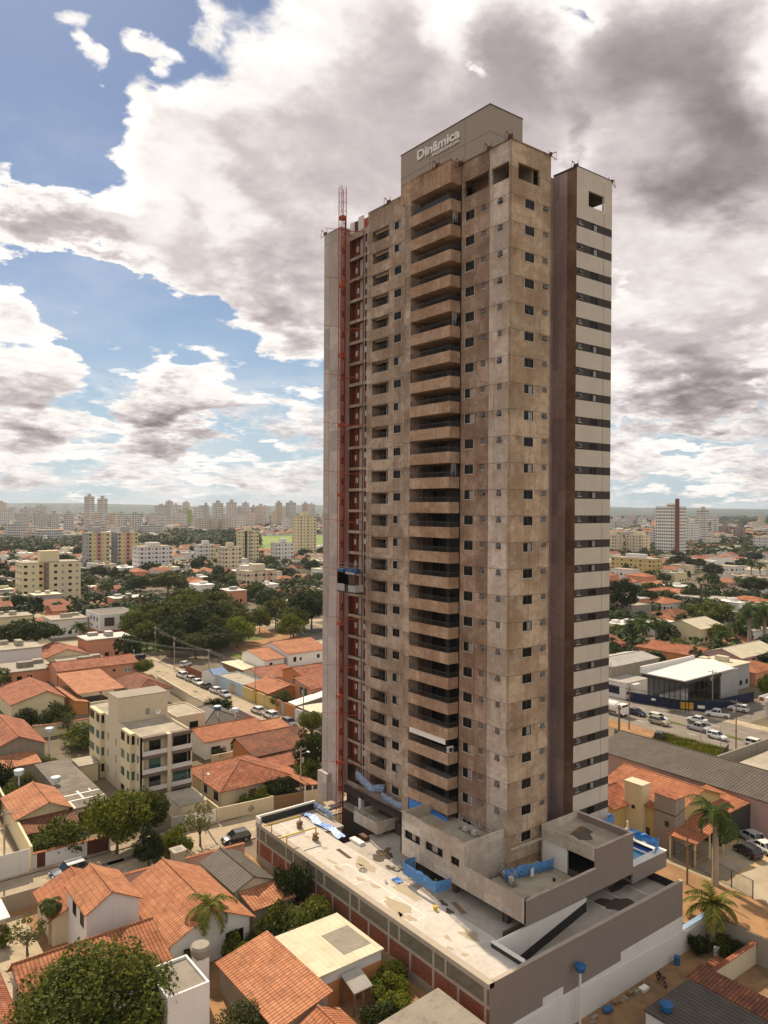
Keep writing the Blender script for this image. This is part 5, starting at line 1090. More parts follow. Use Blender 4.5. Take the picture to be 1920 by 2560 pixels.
for (xa, ya), (xb, yb) in zip(P2, P2[1:]):
    d_ = Vector((xb-xa, yb-ya, 0)).normalized(); n_ = Vector((-d_.y, d_.x, 0))*.06
    b.prism([(xa-n_.x, ya-n_.y), (xb-n_.x, yb-n_.y), (xb+n_.x, yb+n_.y), (xa+n_.x, ya+n_.y)], 0, 2.3)
b.build('board', [M['navy']], t)
def sign(parent, x, y, z, w, h, mm, txt=None, tm='alu', rz=0, name='sign_board'):
    o = MB().box(0, w, -.03, 0, 0, h).build(name, [M[mm]], parent); o.location = (x, y, z); o.rotation_euler = (0, 0, rz)
    for i, (s_, zz, sz) in enumerate(txt or ()):
        cu = bpy.data.curves.new('lettering', 'FONT'); cu.body = s_; cu.size = sz; cu.extrude = .01; cu.align_x = 'CENTER'; cu.materials.append(M[tm])
        l_ = text_mesh(cu, 'lettering', o); l_.location = (w/2, -.045, zz); l_.rotation_euler = (R(90), 0, 0)
    return o
a1 = atan2(39.5-51, 98.6-95.9)
sign(t, 98.86, 38.9, .35, 2.9, 1.5, 'yline', [('ALUGA-SE', .82, .5)], 'red_metal', atan2(34.4-39.5, 102-98.6)); sign(t, 101.0, 35.75, .7, 1.5, .7, 'white2', None, rz=atan2(34.4-39.5, 102-98.6)); sign(t, 97.2, 45.2, 1.2, 1.0, .5, 'white2', None, rz=a1)
house('grey shop with dark blue sign boards beside the striped wing', 96.5, 106, 51.6, 66, 4.0, 'flat', wall='white', roof='tin', ov=.1, wins=[('x', 53.5, 1.0, 4.6, 1.9, 'navy'), ('x', 60, 1.0, 4.2, 1.9, 'dark_in')])
house('big grey shed roof on stained concrete walls beside the striped wing', 99, 120, 57.5, 68, 6.6, 'gable', 7.6, 'x', 63, 'raw_grey', 'tin', .15)
t = thing('filling_station', 'filling station canopy with a lettered blue and white fascia at the right edge', 'filling station')
b = MB(); b.box(106.5, 122, 17.5, 24.5, 4.2, 4.5); b.build('roof', [M['fib_w']], t); fa = MB().box(106.4, 106.5, 17.4, 24.6, 3.9, 4.9).box(106.5, 122, 24.5, 24.6, 3.9, 4.9).build('fascia', [M['white2']], t)
b = MB()
for (x, y) in ((108, 23.6), (108, 18.2), (115, 23.6), (115, 18.2)): b.box(x-.2, x+.2, y-.2, y+.2, 0, 4.2)
b.box(111, 121, 12, 17, 0, 3.6); b.build('column', [M['white']], t)
MB().box(109, 109.6, 20.6, 21.4, 0, 1.7).box(112, 112.6, 20.6, 21.4, 0, 1.7).build('fuel_pump', [M['alu']], t)
cu = bpy.data.curves.new('lettering', 'FONT'); cu.body = 'ALPH'; cu.size = 1.15; cu.offset = .03; cu.extrude = .02; cu.materials.append(M['navy'])
l_ = text_mesh(cu, 'lettering', t); l_.location = (106.36, 22.4, 4.0); l_.rotation_euler = (R(90), 0, R(-90))
MB().box(106.38, 106.4, 23.4, 24.4, 4.0, 4.8).build('red_emblem', [M['red_metal']], t)
# the four-storey apartment block
def block4():
    x0, x1, y0, y1, zt = -20.2, -12.3, 55.6, 82.0, 11.0
    t = thing('apartment_block', 'four-storey cream apartment block with banded balconies and a tall roof tank house', 'apartment block', (-16.2, 56, 0)); ox, oy = -16.2, 56
    def B(*a, **k): return (a, k)
    b = MB()
    hs = [(57.0+.1, 57.9, 1.2+2.75*f, 2.4+2.75*f) for f in range(4)]+[(64.6, 65.1, 1.5+2.75*f, 2.5+2.75*f) for f in range(4)]+[(67.4, 67.9, 1.3+2.75*f, 2.6+2.75*f) for f in range(4)]+[(71.4, 72, 1.3+2.75*f, 2.6+2.75*f) for f in range(4)]
    b.wall('x', x0, y0, y1, 0, zt, [h for h in hs if h[3] < zt-.3], .15)
    b.wall('y', y0+.9, x0, x1, 0, zt); b.box(x0, x1, y1-.2, y1, 0, zt); b.box(x1-.2, x1, y0, y1, 0, zt)
    
    o = b.build('wall', [M['cream']], t); o.location = (-ox, -oy, 0)
    b = MB()
    for (a, c, d_, e) in hs: 
        if e < zt-.3: b.box(x0+.15, x0+.2, a, c, d_, e)
    o = b.build('window_glazing', [M['glass']], t); o.location = (-ox, -oy, 0)
    for (ya, yb) in ((58.8, 63.2), (73.6, 79.4)):
        b = MB()
        for f in range(5):
            z0_ = 2.75*f-.35; b.box(x0-.75, x0, ya, yb, max(z0_, 0), min(z0_+1.35, zt))
        for f in range(4):
            b.box(x0-.74, x0, (ya*.55+yb*.45)-.5, (ya*.55+yb*.45)+.5, 2.75*f+1.0, 2.75*f+2.4); b.box(x0-.73, x0-.5, ya, ya+.35, 2.75*f+1, 2.75*f+2.4)
        by = b.build('bay', [M['cream2']], t); by.location = (-ox, -oy, 0)
        for f in range(4): MB().box(x0-.68, x0, ya+.08, yb-.08, 2.75*f+1.0, 2.75*f+2.4).build('window', [M['glass_t'] if f % 3 else M['glass']], by)
    for f in range(5):
        z0_ = 2.75*f
        b = MB(); b.box(x0, x1, y0-.14, y0, z0_-.55, z0_-.02, 0) if f else None
        if f < 4: b.box(x0, x1, y0-.12, y0, z0_-.02, z0_+.65, 1)
        if f < 4: b.box(x0, x1, y0, y0+.9, z0_-.2, z0_-.02, 0)
        if f == 4: b.box(x0, x1, y0-.12, y0+.9, z0_-.1, zt, 0, skip='z')
        o = b.build('balcony', [M['car_grey'] if 0 else M['brown_band'], M['white']], t); o.location = (-ox, -oy, 0)
        if f < 4:
            for xa, xb, tl in ((x0+1.4, x0+3.2, f % 2 == 0), (x0+5.2, x1-.4, f < 2)): MB().box(xa, xb, y0+.84, y0+.9, z0_+.05, z0_+2.2).build('balcony_door', [M['glass_t'] if tl else M['glass']], t, (-ox, -oy, 0))
    b = MB(); b.box(-16.3, -15.7, y0-.25, y0+.9, 0, zt+.05); b.box(x0, x0+.2, y0-.1, y0+.9, 0, zt-.02); b.box(x1-.2, x1, y0-.1, y0+.9, 0, zt-.02); o = b.build('pilaster', [M['cream']], t); o.location = (-ox, -oy, 0)
    b = MB(); b.box(x0+.2, x1-.2, y0+1, y1-.2, zt-.5, zt-.35); o = b.build('roof_slab', [M['slab']], t); o.location = (-ox, -oy, 0)
    b = MB(); b.box(x0+.02, -11.8, 66.8, 71.6, zt-.5, zt+3.7); o = b.build('tank_house', [M['cream']], t); o.location = (-ox, -oy, 0)
    b = MB(); b.box(x0-.04, -11.74, 66.74, 71.66, zt+3.7, zt+3.8); b.box(-15.6, -14.9, 66.74, 66.8, zt+.4, zt+1.4); o = b.build('tank_house_trim', [M['raw_grey']], t); o.location = (-ox, -oy, 0)
def hpx(label, px, py, w, l, ze, kind, zr, wall, roof, wins=0, ridge='y'):
    v = ray(px, py); tt = -CAM.z/v.z; x, y = CAM.x+v.x*tt, CAM.y+v.y*tt
    ws = [('x', y+.8+i*2.6, 1.0, 1.2, 1.1) for i in range(wins)]+[('y', x+.8+i*2.6, 1.0, 1.2, 1.1) for i in range(wins)]
    house(label, x, x+w, y, y+l, ze, kind, zr, ridge, None, wall, roof, .35, ws)
hpx('pale gabled house with a cream roof behind the feathery palms', 1752, 1612, 16, 15, 5.2, 'gable', 7.6, 'cream2', 'fib_b', 2, 'x')
hpx('dark brown hipped roof house above the pale gabled house', 1690, 1570, 16, 13, 4.4, 'hip', 6.2, 'white', 'tile_b', 1)
hpx('unfinished grey concrete house with a square upper storey', 1580, 1548, 15, 22, 5.4, 'parapet', None, 'raw_grey', 'slab', 1)
hpx('wide orange hipped house below the round clipped tree', 1668, 1530, 15, 18, 3.6, 'hip', 5.6, 'white', 'tile_o', 2)
hpx('pinkish house with a pale sheet roof right of the shop hall', 1855, 1692, 22, 12, 5.0, 'gable', 7.0, 'pink', 'fib_b', 2, 'x')
hpx('low red tiled roof behind the shop hall', 1735, 1668, 16, 20, 3.2, 'gable', 4.6, 'orange_w', 'tile_r', 0)
hpx('bright orange gabled house under the royal palms', 1845, 1650, 16, 12, 3.6, 'gable', 5.4, 'cream', 'tile_p', 1, 'x')
hpx('white long flat house behind the royal palms', 1812, 1528, 14, 26, 5.0, 'parapet', None, 'white', 'slab', 2)
hpx('small orange gable roof beside the hoarding end', 1838, 1722, 12, 9, 3.2, 'gable', 4.8, 'cream', 'tile_o', 1, 'x')
hpx('long orange roof left of the dark tree row', 1625, 1480, 20, 14, 3.4, 'gable', 5.0, 'white', 'tile_p', 1, 'x')
hpx('red roofed house in the middle of the leafy quarter', 1680, 1500, 18, 18, 3.6, 'hip', 5.4, 'white', 'tile_r', 1)
hpx('white house with a green side canopy near the grey shed', 1650, 1592, 14, 10, 4.2, 'flat', None, 'white2', 'fib_w', 1)
M['brown_band'] = paint('brown_grey_band', (.17, .125, .10), .1, .85, .2)
block4()
t = thing('satellite_dish', 'small satellite dish on the tank house of the cream apartment block', 'satellite dish', (-13.6, 66.6, 11.6)); MB().tube((0, 0, 0), (0, -.25, .1), .03).build('bracket', [M['greyw']], t); MB().tube((0, -.2, .1), (-.1, -.5, .2), .1, 14, 0, .45, caps=False).build('reflector', [M['white2']], t)
# corner shop building and others beyond the park
w = house('grey-white three-storey corner building with an orange shop band', 20.6, 34, 209.6, 226, 8.6, 'parapet', wall='white', roof='bitumen', ov=.05, wins=[('x', 212, 6.0, 1.2, 1.3), ('x', 215.5, 6.0, 1.2, 1.3), ('x', 219, 6.0, 1.2, 1.3), ('y', 22.2, 4.4, 3.4, 3.0, 'dark_in'), ('y', 27.5, 6.0, 1.4, 1.4), ('x', 212, 3.6, .9, .9), ('x', 218, 3.6, .9, .9)])
MB().box(-7.2, 6.8, -9.0, -8.2, 1.9, 2.9).box(-7.4, -6.7, -8.2, 8, 1.9, 2.9).build('orange_awning', [M['orange_band']] if 'orange_band' in M else [M['tile_o']], w)
# ---------------------------------------------------------------- vegetation
def gp(px, py, z=0):
    v = ray(px, py); t = (z-CAM.z)/v.z; return (CAM.x+v.x*t, CAM.y+v.y*t)
def crown_mesh(seed, r, h, z0, n, s, clumps, shape='round', flat=1.0, droop=0):
    """leaves scattered over many overlapping clumps so that the outline stays ragged and gaps show through"""
    rn = random.Random(seed); b = MB(); cs = []
    zc = (z0+h)/2; rz = (h-z0)/2
    for i in range(clumps):
        while True:
            p = Vector((rn.uniform(-1, 1), rn.uniform(-1, 1), rn.uniform(-1, 1)))
            if .25 < p.length < 1: break
        if rn.random() < .75: p = p.normalized()*rn.uniform(.62, .92)
        if p.z < -.45: p.z *= .6
        k = 1.0
        if shape == 'cone': k = max(.12, (1-(p.z*.5+.5))*1.05)
        c = Vector((p.x*r*k, p.y*r*k, zc+p.z*rz*(.9 if shape != 'cone' else 1)))
        cs.append((c, r*rn.uniform(.22, .42)*(k if shape == 'cone' else 1)*(.8 if clumps > 60 else 1)))
    wts = [q[1]**2 for q in cs]
    for (c, cr) in rn.choices(cs, wts, k=n):
        d = Vector((rn.gauss(0, 1), rn.gauss(0, 1), rn.gauss(0, 1))).normalized()
        p = c+Vector((d.x, d.y, d.z*.8*flat))*cr*rn.uniform(.65, 1.05)
        nrm = (d+Vector((rn.gauss(0, .6), rn.gauss(0, .6), rn.gauss(.25, .6)))).normalized(); a = nrm.orthogonal().normalized(); a = (a*cos(i_ := rn.uniform(0, 6.28))+nrm.cross(a)*sin(i_)); e = nrm.cross(a); q = s*rn.uniform(.6, 1.25)
        b.face([p-a*q, p-e*q*.55+nrm*q*.12, p+a*q, p+e*q*.55+nrm*q*.12])
    return b, cs
def trunk_mesh(seed, h, r, cs, z0):
    rn = random.Random(seed); b = MB(); top = z0+(h-z0)*.35
    pts = [Vector((0, 0, -.1)), Vector((rn.uniform(-.1, .1), rn.uniform(-.1, .1), z0*.6)), Vector((rn.uniform(-.2, .2), rn.uniform(-.2, .2), top))]
    for i in range(2): b.tube(pts[i], pts[i+1], r*(1-.28*i), 8, 0, r*(1-.28*(i+1)))
    for c, cr in rn.sample(cs, min(7, len(cs))): b.tube(pts[1].lerp(pts[2], rn.uniform(.2, 1)), c, r*.4, 5, 0, r*.1)
    return b
PROTO = {}
def tree_proto(key, seed, r, h, z0, n, s, clumps, leaf, shape='round', flat=1.0):
    e = thing('tree', '', 'tree'); cb, cs = crown_mesh(seed, r, h, z0, n, s, clumps, shape, flat)
    c = cb.build('crown', [M[leaf]], e); t = trunk_mesh(seed, h, .05*h*.6, cs, z0).build('trunk', [M['bark']], e)
    remember(e, c, t); PROTO[key] = [e, r, h, False, leaf]
def tree(key, x, y, h, r, label, group=None, rz=None, z=0, name=None, cat=None):
    e, r0, h0, used, leaf = PROTO[key]; sc = (r/r0, r/r0, h/h0); rz = random.uniform(0, 6.28) if rz is None else rz
    if not used: o = e; o.location = (x, y, z); o.rotation_euler = (0, 0, rz); o.scale = sc; PROTO[key][3] = True
    else: o = dup_tree(e, (x, y, z), rz, None, sc)
    if name: o.name = name
    o['label'] = label; o['category'] = cat or 'tree'
    if group: o['group'] = group
    elif 'group' in o: del o['group']
    return o
tree_proto('big', 1, 6.4, 9.4, 1.6, 20000, .215, 130, 'leaf_a')
tree_proto('olive_bush', 2, 2.2, 3.0, .1, 5000, .13, 60, 'leaf_o')
tree_proto('near_y', 3, 4.2, 8, 1.4, 6500, .24, 80, 'leaf_y'); tree_proto('near_a', 4, 4.2, 8, 1.4, 6500, .24, 80, 'leaf_a'); tree_proto('near_d', 5, 4.2, 8, 1.2, 6500, .24, 80, 'leaf_d')
tree_proto('cone', 6, 2.9, 6.5, .1, 6000, .17, 120, 'leaf_d', 'cone'); tree_proto('sparse', 7, 2.2, 6, 1.5, 700, .2, 26, 'leaf_o')
tree_proto('bush_a', 8, 2.2, 3, .05, 3000, .17, 40, 'leaf_a'); tree_proto('bush_y', 9, 2.2, 3, .05, 3000, .17, 40, 'leaf_y'); tree_proto('bush_d', 10, 2.2, 3, .05, 3000, .17, 40, 'leaf_d')
tree_proto('mid_a', 11, 5.5, 12, 2.2, 4200, .40, 70, 'leaf_a'); tree_proto('mid_d', 12, 5.5, 12, 2.4, 4200, .40, 70, 'leaf_d'); tree_proto('mid_b', 13, 5.5, 12, 2.2, 4200, .40, 60, 'leaf_a'); tree_proto('mid_y', 14, 5, 9, 1.6, 3400, .36, 60, 'leaf_y'); tree_proto('flat', 15, 8.5, 10.5, 4.2, 6500, .38, 90, 'leaf_d', 'round', .6)
for i in range(5): tree_proto('far%d' % i, 20+i, 4.5, 8, 1.2, 650, .72, 34, ['leaf_far', 'leaf_d', 'leaf_far', 'leaf_a', 'leaf_far'][i])
# the trees around the tower
tree('big', -41.4, 7.8, 7.9, 6.3, 'large dense broadleaf tree filling the bottom left corner of the photo')
tree('olive_bush', -30.6, 1.6, 3.2, 2.3, 'round olive-green shrub at the bottom edge beside the long pale tiled roof', name='shrub', cat='shrub')
tree('bush_a', -34.0, 49.0, 4.2, 3.6, 'broad clipped bush behind the cream street wall with orange coping', name='shrub', cat='shrub')
tree('near_y', -27.8, 43.9, 8.2, 4.3, 'leafy green street tree with a sunlit top in front of the apartment block')
tree('near_a', -23.6, 45.6, 7.0, 3.2, 'broad dark-sided street tree touching the sunlit one by the apartment block')
tree('cone', -26.0, 37.2, 6.6, 2.9, 'dense dark conical evergreen behind the tiled garden wall')
tree('bush_y', -21.8, 38.0, 4.0, 2.3, 'loose bright yellow-green shrub beside the conical evergreen', name='shrub', cat='shrub')
tree('sparse', -18.2, 39.0, 6.0, 2.2, 'thin open olive-coloured tree on the pavement near the podium end')
for (x, y, h, r, k, l) in ((-20.6, 13.4, 3.6, 2.2, 'bush_a', 'bright bush in front of the small orange lean-to by the podium'), (-18.6, 11.2, 4.0, 2.6, 'bush_a', 'large pale bush behind the beige sheet-roofed outbuilding'), (-16.6, 13.2, 3.4, 1.9, 'bush_y', 'yellow-green bush hard against the brick podium wall'), (-16.4, 17.6, 5.0, 2.2, 'bush_d', 'tall dark bush in the shade of the brick podium wall'), (-22.6, 11.6, 2.8, 1.7, 'bush_d', 'dark low bush under the corner of the beige outbuilding roof'),
    (-30.6, 12.6, 2.6, 1.3, 'bush_a', 'small green shrub beside the white water tower column'), (-26.2, 12.2, 3.0, 1.7, 'bush_y', 'pale green shrub at the foot of the feathery palm'), (-24.2, 12.4, 2.2, 1.1, 'bush_d', 'dark shrub under the eave of the wide pale orange roof'), (-42.6, 26.4, 4.2, 1.8, 'sparse', 'small wispy tree on the pale patio at the left edge'), (-44.4, 29.6, 2.2, 1.1, 'bush_y', 'small spiky green plant by the white canopy'), (-45.6, 38.4, 1.1, 2.2, 'bush_y', 'low clipped green hedge on the pavement at the left edge'),
    (-18.8, -4.6, 2.4, 1.9, 'bush_y', 'yellow-green creeper bush lowest on the slope under the podium wall'), (-17.6, -1.8, 2.6, 1.8, 'bush_y', 'yellow-green creeper bush in the middle of the slope under the podium wall'), (-15.8, .2, 2.4, 1.4, 'bush_y', 'yellow-green creeper bush highest on the slope under the podium wall'), (-20.6, -4.4, 2.2, 1.8, 'bush_d', 'dark creeper bush beside the grey corrugated lean-to'),
    (-4.6, 46.4, 2.9, 1.7, 'bush_y', 'pale green hedge shrub behind the cream wall of the pyramid-roofed bungalow'), (-1.6, 46.8, 3.5, 2.2, 'bush_d', 'dark olive hedge shrub before the bungalow porch'), (-7.4, 46.2, 2.4, 1.5, 'bush_a', 'low hedge shrub at the left corner of the bungalow garden'), (-1.2, 68.8, 2.6, 1.4, 'bush_d', 'dark shrub behind the beige wall of the white shuttered house'),
    (12.0, 98.0, 3.6, 3.2, 'bush_d', 'wide dark shrub on the street corner behind the tank posts'), (8.6, 97.4, 2.2, 1.8, 'bush_y', 'dry yellowish shrub on the street corner'), (25.6, 92.4, 4.4, 2.6, 'olive_bush', 'yellow-leaved open shrub over the dusty pink street wall'), 
    (-24.0, 112, 4.0, 2.6, 'bush_d', 'dark round shrub left of the cream gable house front'), (-19.0, 108.6, 5.0, 3.6, 'bush_d', 'large round olive-dark garden tree in front of the cream gable house'), (-18.2, 104.8, 3.6, 2.4, 'olive_bush', 'round pale olive shrub above the long tiled coping'), (-17.4, 92.6, 4.2, 4.4, 'bush_a', 'wide green bush behind the pale water tank post'), (-15.4, 85.0, 3.4, 2.2, 'bush_y', 'yellowish bush against the side of the apartment block'), (-27.4, 82.4, 2.6, 1.7, 'olive_bush', 'dusty pinkish-green bush on the tiled terrace at the left'), (-36.2, 77.6, 4.4, 2.8, 'bush_d', 'dark bush at the left edge behind the pale blue tank'), (-33.0, 72.6, 3.6, 2.2, 'olive_bush', 'olive bush next to the pale blue tank post'), (-36.0, 69.0, 3.4, 2.4, 'bush_a', 'green bush at the left edge in front of the pale blue tank')):
    tree(k, x, y, h, r, l, name='shrub', cat='shrub')
for (x, y, k, l) in ((20.0, -15.4, 'bush_d', 'dark bush under the beige garden wall end near the coconut palm'), (19.9, -14.0, 'bush_a', 'green bush against the retaining wall beside the coconut palm'), (17.6, -12.4, 'bush_d', 'small dark bush at the foot of the white boundary wall by the coconut palm')):
    tree(k, x, y, 2.0, 1.2, l, z=-3.1, name='shrub', cat='shrub')
tree('near_a', -26.6, 146, 7.2, 6.0, 'wide bushy light green tree at the left edge behind the salmon house'); tree('near_y', 20.2, 72.2, 5.2, 2.7, 'small bright green tree on the pavement beside the end pylon'); tree('near_d', 7.4, 51.6, 8.6, 3.2, 'tall dark garden tree hard left of the end pylon'); tree('near_a', 4.6, 48.4, 4.8, 2.4, 'lower green tree between the bungalow carport and the end pylon'); tree('near_y', 12.6, 146, 4.6, 3.0, 'round green tree at the end of the salmon house')
tree('flat', -6.5, 190, 11.2, 9.4, 'very wide flat-topped dark tree at the left edge of the photo')
for i, (x, y, h, r, k) in enumerate(((34, 176, 11, 5.2, 'mid_d'), (38, 190, 14, 6.8, 'mid_a'), (46, 200, 15.5, 7.2, 'mid_b'), (55, 208, 13.5, 6.6, 'mid_a'), (48, 182, 14, 7.0, 'mid_d'), (57, 190, 13, 6.6, 'mid_a'), (64, 198, 12, 6.2, 'mid_b'), (43, 166, 8.5, 4.6, 'mid_d'), (52, 168, 10, 5.2, 'mid_y'), (58, 178, 11, 5.4, 'mid_a'), (30, 200, 11, 5.8, 'mid_a'), (66, 214, 14, 6.8, 'mid_b'), (60, 226, 14.5, 7.2, 'mid_a'), (73, 232, 13, 6.4, 'mid_d'), (36, 208, 12, 6.0, 'mid_b'), (53, 220, 14, 6.6, 'mid_d'), (29, 166, 9, 4.8, 'mid_d'), (34, 160, 8, 4.4, 'mid_a'), (40, 158, 7.5, 4.2, 'mid_d'), (27, 182, 9.5, 5, 'mid_a'), (41, 178, 13, 6.2, 'mid_d'), (46, 174, 11, 5.2, 'mid_a'))):
    tree(k, x, y, h, r, 'tall shady park tree massed with others between the street and the shops', 'park trees left of the open dirt patch')
for i, (x, y, h, r, k) in enumerate(((72, 168, 9, 4.6, 'mid_y'), (78, 176, 11, 5.4, 'mid_a'), (86, 182, 15, 6.8, 'mid_d'), (93, 188, 16, 7.0, 'mid_b'), (97, 176, 12, 5.6, 'mid_d'), (82, 196, 12, 5.2, 'mid_a'), (72, 190, 9, 4.2, 'mid_y'), (104, 190, 14, 6.4, 'mid_d'))):
    tree(k, x, y, h, r, 'leafy park tree massed with others beside the end pylon', 'park trees right of the open dirt patch')
def trpx(key, px, py, hp, rp, label, group=None):
    x, y = gp(px, py); D = proj((x, y, 0))[2]; return tree(key, x, y, hp*D/F_PX, rp*D/F_PX, label, group)
for (k, px, py, hp, rp, l) in (('mid_d', 247, 1448, 34, 24, 'round dark tree in front of the left grey and yellow block'), ('mid_a', 420, 1484, 58, 44, 'big spreading tree on the avenue in front of the long cream block'), ('mid_d', 350, 1478, 38, 28, 'dark tree at the left of the big spreading avenue tree'), ('mid_d', 318, 1470, 18, 14, 'small round tree in the car park by the avenue'), ('far1', 485, 1430, 30, 12, 'left one of two dark conifers before the pale blocks'), ('far1', 502, 1430, 30, 11, 'right one of two dark conifers before the pale blocks'), ('mid_d', 545, 1448, 34, 16, 'dark rounded tree left of the pink-trimmed block'), ('mid_a', 725, 1478, 22, 18, 'bright leafy tree above the pink-trimmed block roof end'), ('mid_d', 675, 1430, 32, 20, 'dark round tree right of the tall cream tower foot'), ('mid_d', 705, 1444, 26, 18, 'dark tree below the pale grey block'), ('mid_d', 780, 1437, 36, 20, 'round dark tree close to the end pylon'), ('mid_d', 762, 1398, 26, 20, 'dark tree under the tall cream tower'), ('flat', 200, 1440, 20, 22, 'low dark tree at the corner of the big cream block'),
    ('mid_d', 1556, 1545, 98, 42, 'very large dark tree against the striped wing at the right'), ('mid_d', 1620, 1520, 46, 24, 'dark tree between the very large tree and the round clipped one'), ('mid_a', 1664, 1508, 34, 25, 'round clipped dark tree before the hipped red roof'), ('mid_d', 1728, 1510, 38, 28, 'dark spreading tree right of the round clipped one'), ('mid_d', 1764, 1512, 34, 26, 'dark tree at the right end of the clipped row'), ('mid_a', 1780, 1580, 78, 62, 'huge domed green tree at the right behind the shop hall'), ('mid_d', 1886, 1490, 48, 42, 'big dark domed tree at the right edge of the photo'), ('mid_d', 1698, 1428, 40, 34, 'dark broad tree at the foot of the red-topped tower'), ('mid_d', 1745, 1424, 28, 22, 'dark bushy tree right of the foot of the red-topped tower'), ('mid_d', 1782, 1448, 40, 26, 'dense reddish-dark tree before the curved white building'), ('mid_d', 1860, 1425, 30, 24, 'dark tree before the pink block at the right edge'), ('mid_y', 1800, 1608, 48, 34, 'loose yellow-green tree left of the royal palms'), ('near_a', 1916, 1752, 66, 22, 'leafy tree cut by the right edge near the filling station'), ('far0', 1580, 1385, 22, 16, 'small dark tree between the two yellow blocks'), ('mid_y', 1690, 1640, 44, 26, 'light green tree before the pale gabled house'), ('mid_a', 1545, 1600, 40, 26, 'bushy tree behind the three feathery palms'), ('far1', 1723, 1450, 24, 4, 'slim dark cypress before the pink houses'), ('far1', 775, 1476, 28, 4, 'slim dark cypress beside the white modern house by the pylon')):
    trpx(k, px, py, hp, rp, l)
# palms
def palm_proto(nm, seed, nf, fl, leaf, hgt, tr, droop=1.0, shaft=False, dead=False):
    rn = random.Random(seed); e = thing('palm_tree', '', 'palm tree'); b = MB()
    n = 9
    for i in range(n): b.tube((0.02*sin(i), 0, hgt*i/n), (0.02*sin(i+1), 0, hgt*(i+1)/n), tr*(1.25-.35*i/n), 9, 0, tr*(1.25-.35*(i+1)/n), caps=False)
    if shaft: b.tube((0, 0, hgt), (0, 0, hgt+1.1), tr*1.05, 9, 1, tr*.6)
    t = b.build('trunk', [M['palmbark'], M['frond']], e)
    b = MB(); top = hgt+(1.0 if shaft else 0)
    for k in range(nf):
        a = 2*pi*k/nf*1.618*3+rn.uniform(-.2, .2); el_ = rn.uniform(-.25, 1.25); L = fl*rn.uniform(.8, 1.1); pts = []; p = Vector((0, 0, top)); seg = 9
        dirh = Vector((cos(a), sin(a), 0)); e_ = el_
        for s_ in range(seg+1):
            pts.append(p.copy()); p = p+(dirh*cos(e_)+Vector((0, 0, 1))*sin(e_))*(L/seg); e_ -= droop*(.16+.05*s_/seg)
        sd = Vector((-sin(a), cos(a), 0))
        for s_ in range(seg):
            b.tube(pts[s_], pts[s_+1], .035, 3, 0, caps=False)
            for u in (0, .33, .66):
                c = pts[s_].lerp(pts[s_+1], u); tt = (s_+u)/seg; ll = fl*.24*sin(pi*min(.97, .12+tt*.86))**.7*rn.uniform(.85, 1.15)
                fwd_ = (pts[s_+1]-pts[s_]).normalized()
                for sg in (-1, 1):
                    tip = c+(sd*sg*.8+fwd_*.55+Vector((0, 0, rn.uniform(-.55, -.1))))*ll; w_ = fwd_*fl*.022
                    b.face([c-w_, tip-w_*.3, tip+w_*.3, c+w_])
    if dead:
        for k in range(5):
            a = rn.uniform(0, 6.28); c = Vector((cos(a)*.25, sin(a)*.25, top-.1)); b.face([c, c+Vector((cos(a)*.5, sin(a)*.5, -1.3)), c+Vector((cos(a+.4)*.45, sin(a+.4)*.45, -1.5)), c+Vector((.1, .05, 0))], 1)
    c = b.build('crown', [M[leaf], M['wood']], e); remember(e, c, t); PROTO[nm] = [e, fl, hgt+2, False, leaf]
palm_proto('royal', 31, 17, 4.4, 'frond', 7.6, .36, 1.25, True, True); palm_proto('coco', 32, 20, 3.9, 'frond_y', 5.0, .26, 1.0); palm_proto('feather', 33, 17, 3.2, 'frond_y', 5.4, .15, 1.35); palm_proto('date', 34, 30, 3.6, 'frond', 6.5, .34, 1.05); palm_proto('tuft', 35, 22, 1.6, 'frond', 3.6, .16, 1.6)
def palm(key, x, y, sc, label, group=None, rz=None, z=0):
    e, r0, h0, used, leaf = PROTO[key]; rz = random.uniform(0, 6.28) if rz is None else rz
    if not used: o = e; o.location = (x, y, z); o.rotation_euler = (0, 0, rz); o.scale = (sc,)*3; PROTO[key][3] = True
    else: o = dup_tree(e, (x, y, 0), rz, None, (sc,)*3)
    o['label'] = label
    if group: o['group'] = group
palm('royal', 27.9, -8.5, 1.0, 'tall royal palm with a grey trunk standing before the parking lot'); palm('coco', 20.0, -12.6, 1.0, 'young coconut palm with spreading yellowish fronds at the end of the white boundary wall', z=-3.1)
palm('feather', -28.0, 14.6, 1.0, 'feathery slender palm in front of the wide pale orange roof'); palm('tuft', -40.2, 27.2, 1.15, 'short thick-headed palm beside the two-storey gable house')
def palmpx(key, px, py, hp, label, group=None):
    x, y = gp(px, py); D = proj((x, y, 0))[2]; palm(key, x, y, hp*D/F_PX/PROTO[key][2], label, group)
palmpx('date', 200, 1622, 72, 'dark-headed palm in front of the grey-white corner shop'); palmpx('date', 259, 1508, 60, 'tall dark palm against the grey avenue shops')
for (px, py, hp, l) in ((1609, 1625, 82, 'middle one of three feathery palms'), (1640, 1616, 80, 'right-hand one of three feathery palms'), (1586, 1612, 70, 'left-hand one of three feathery palms')): palmpx('date', px, py, hp, l+' at the right behind the grey shed')
for (px, py, hp, l) in ((1873, 1640, 122, 'tall royal palm with a pale trunk right of the domed tree'), (1911, 1634, 118, 'royal palm nearest the right edge above the orange roofs'), (1804, 1646, 66, 'shorter royal palm before the domed tree'), (1842, 1630, 74, 'bushy palm between the royal palms')): palmpx('royal', px, py, hp, l)
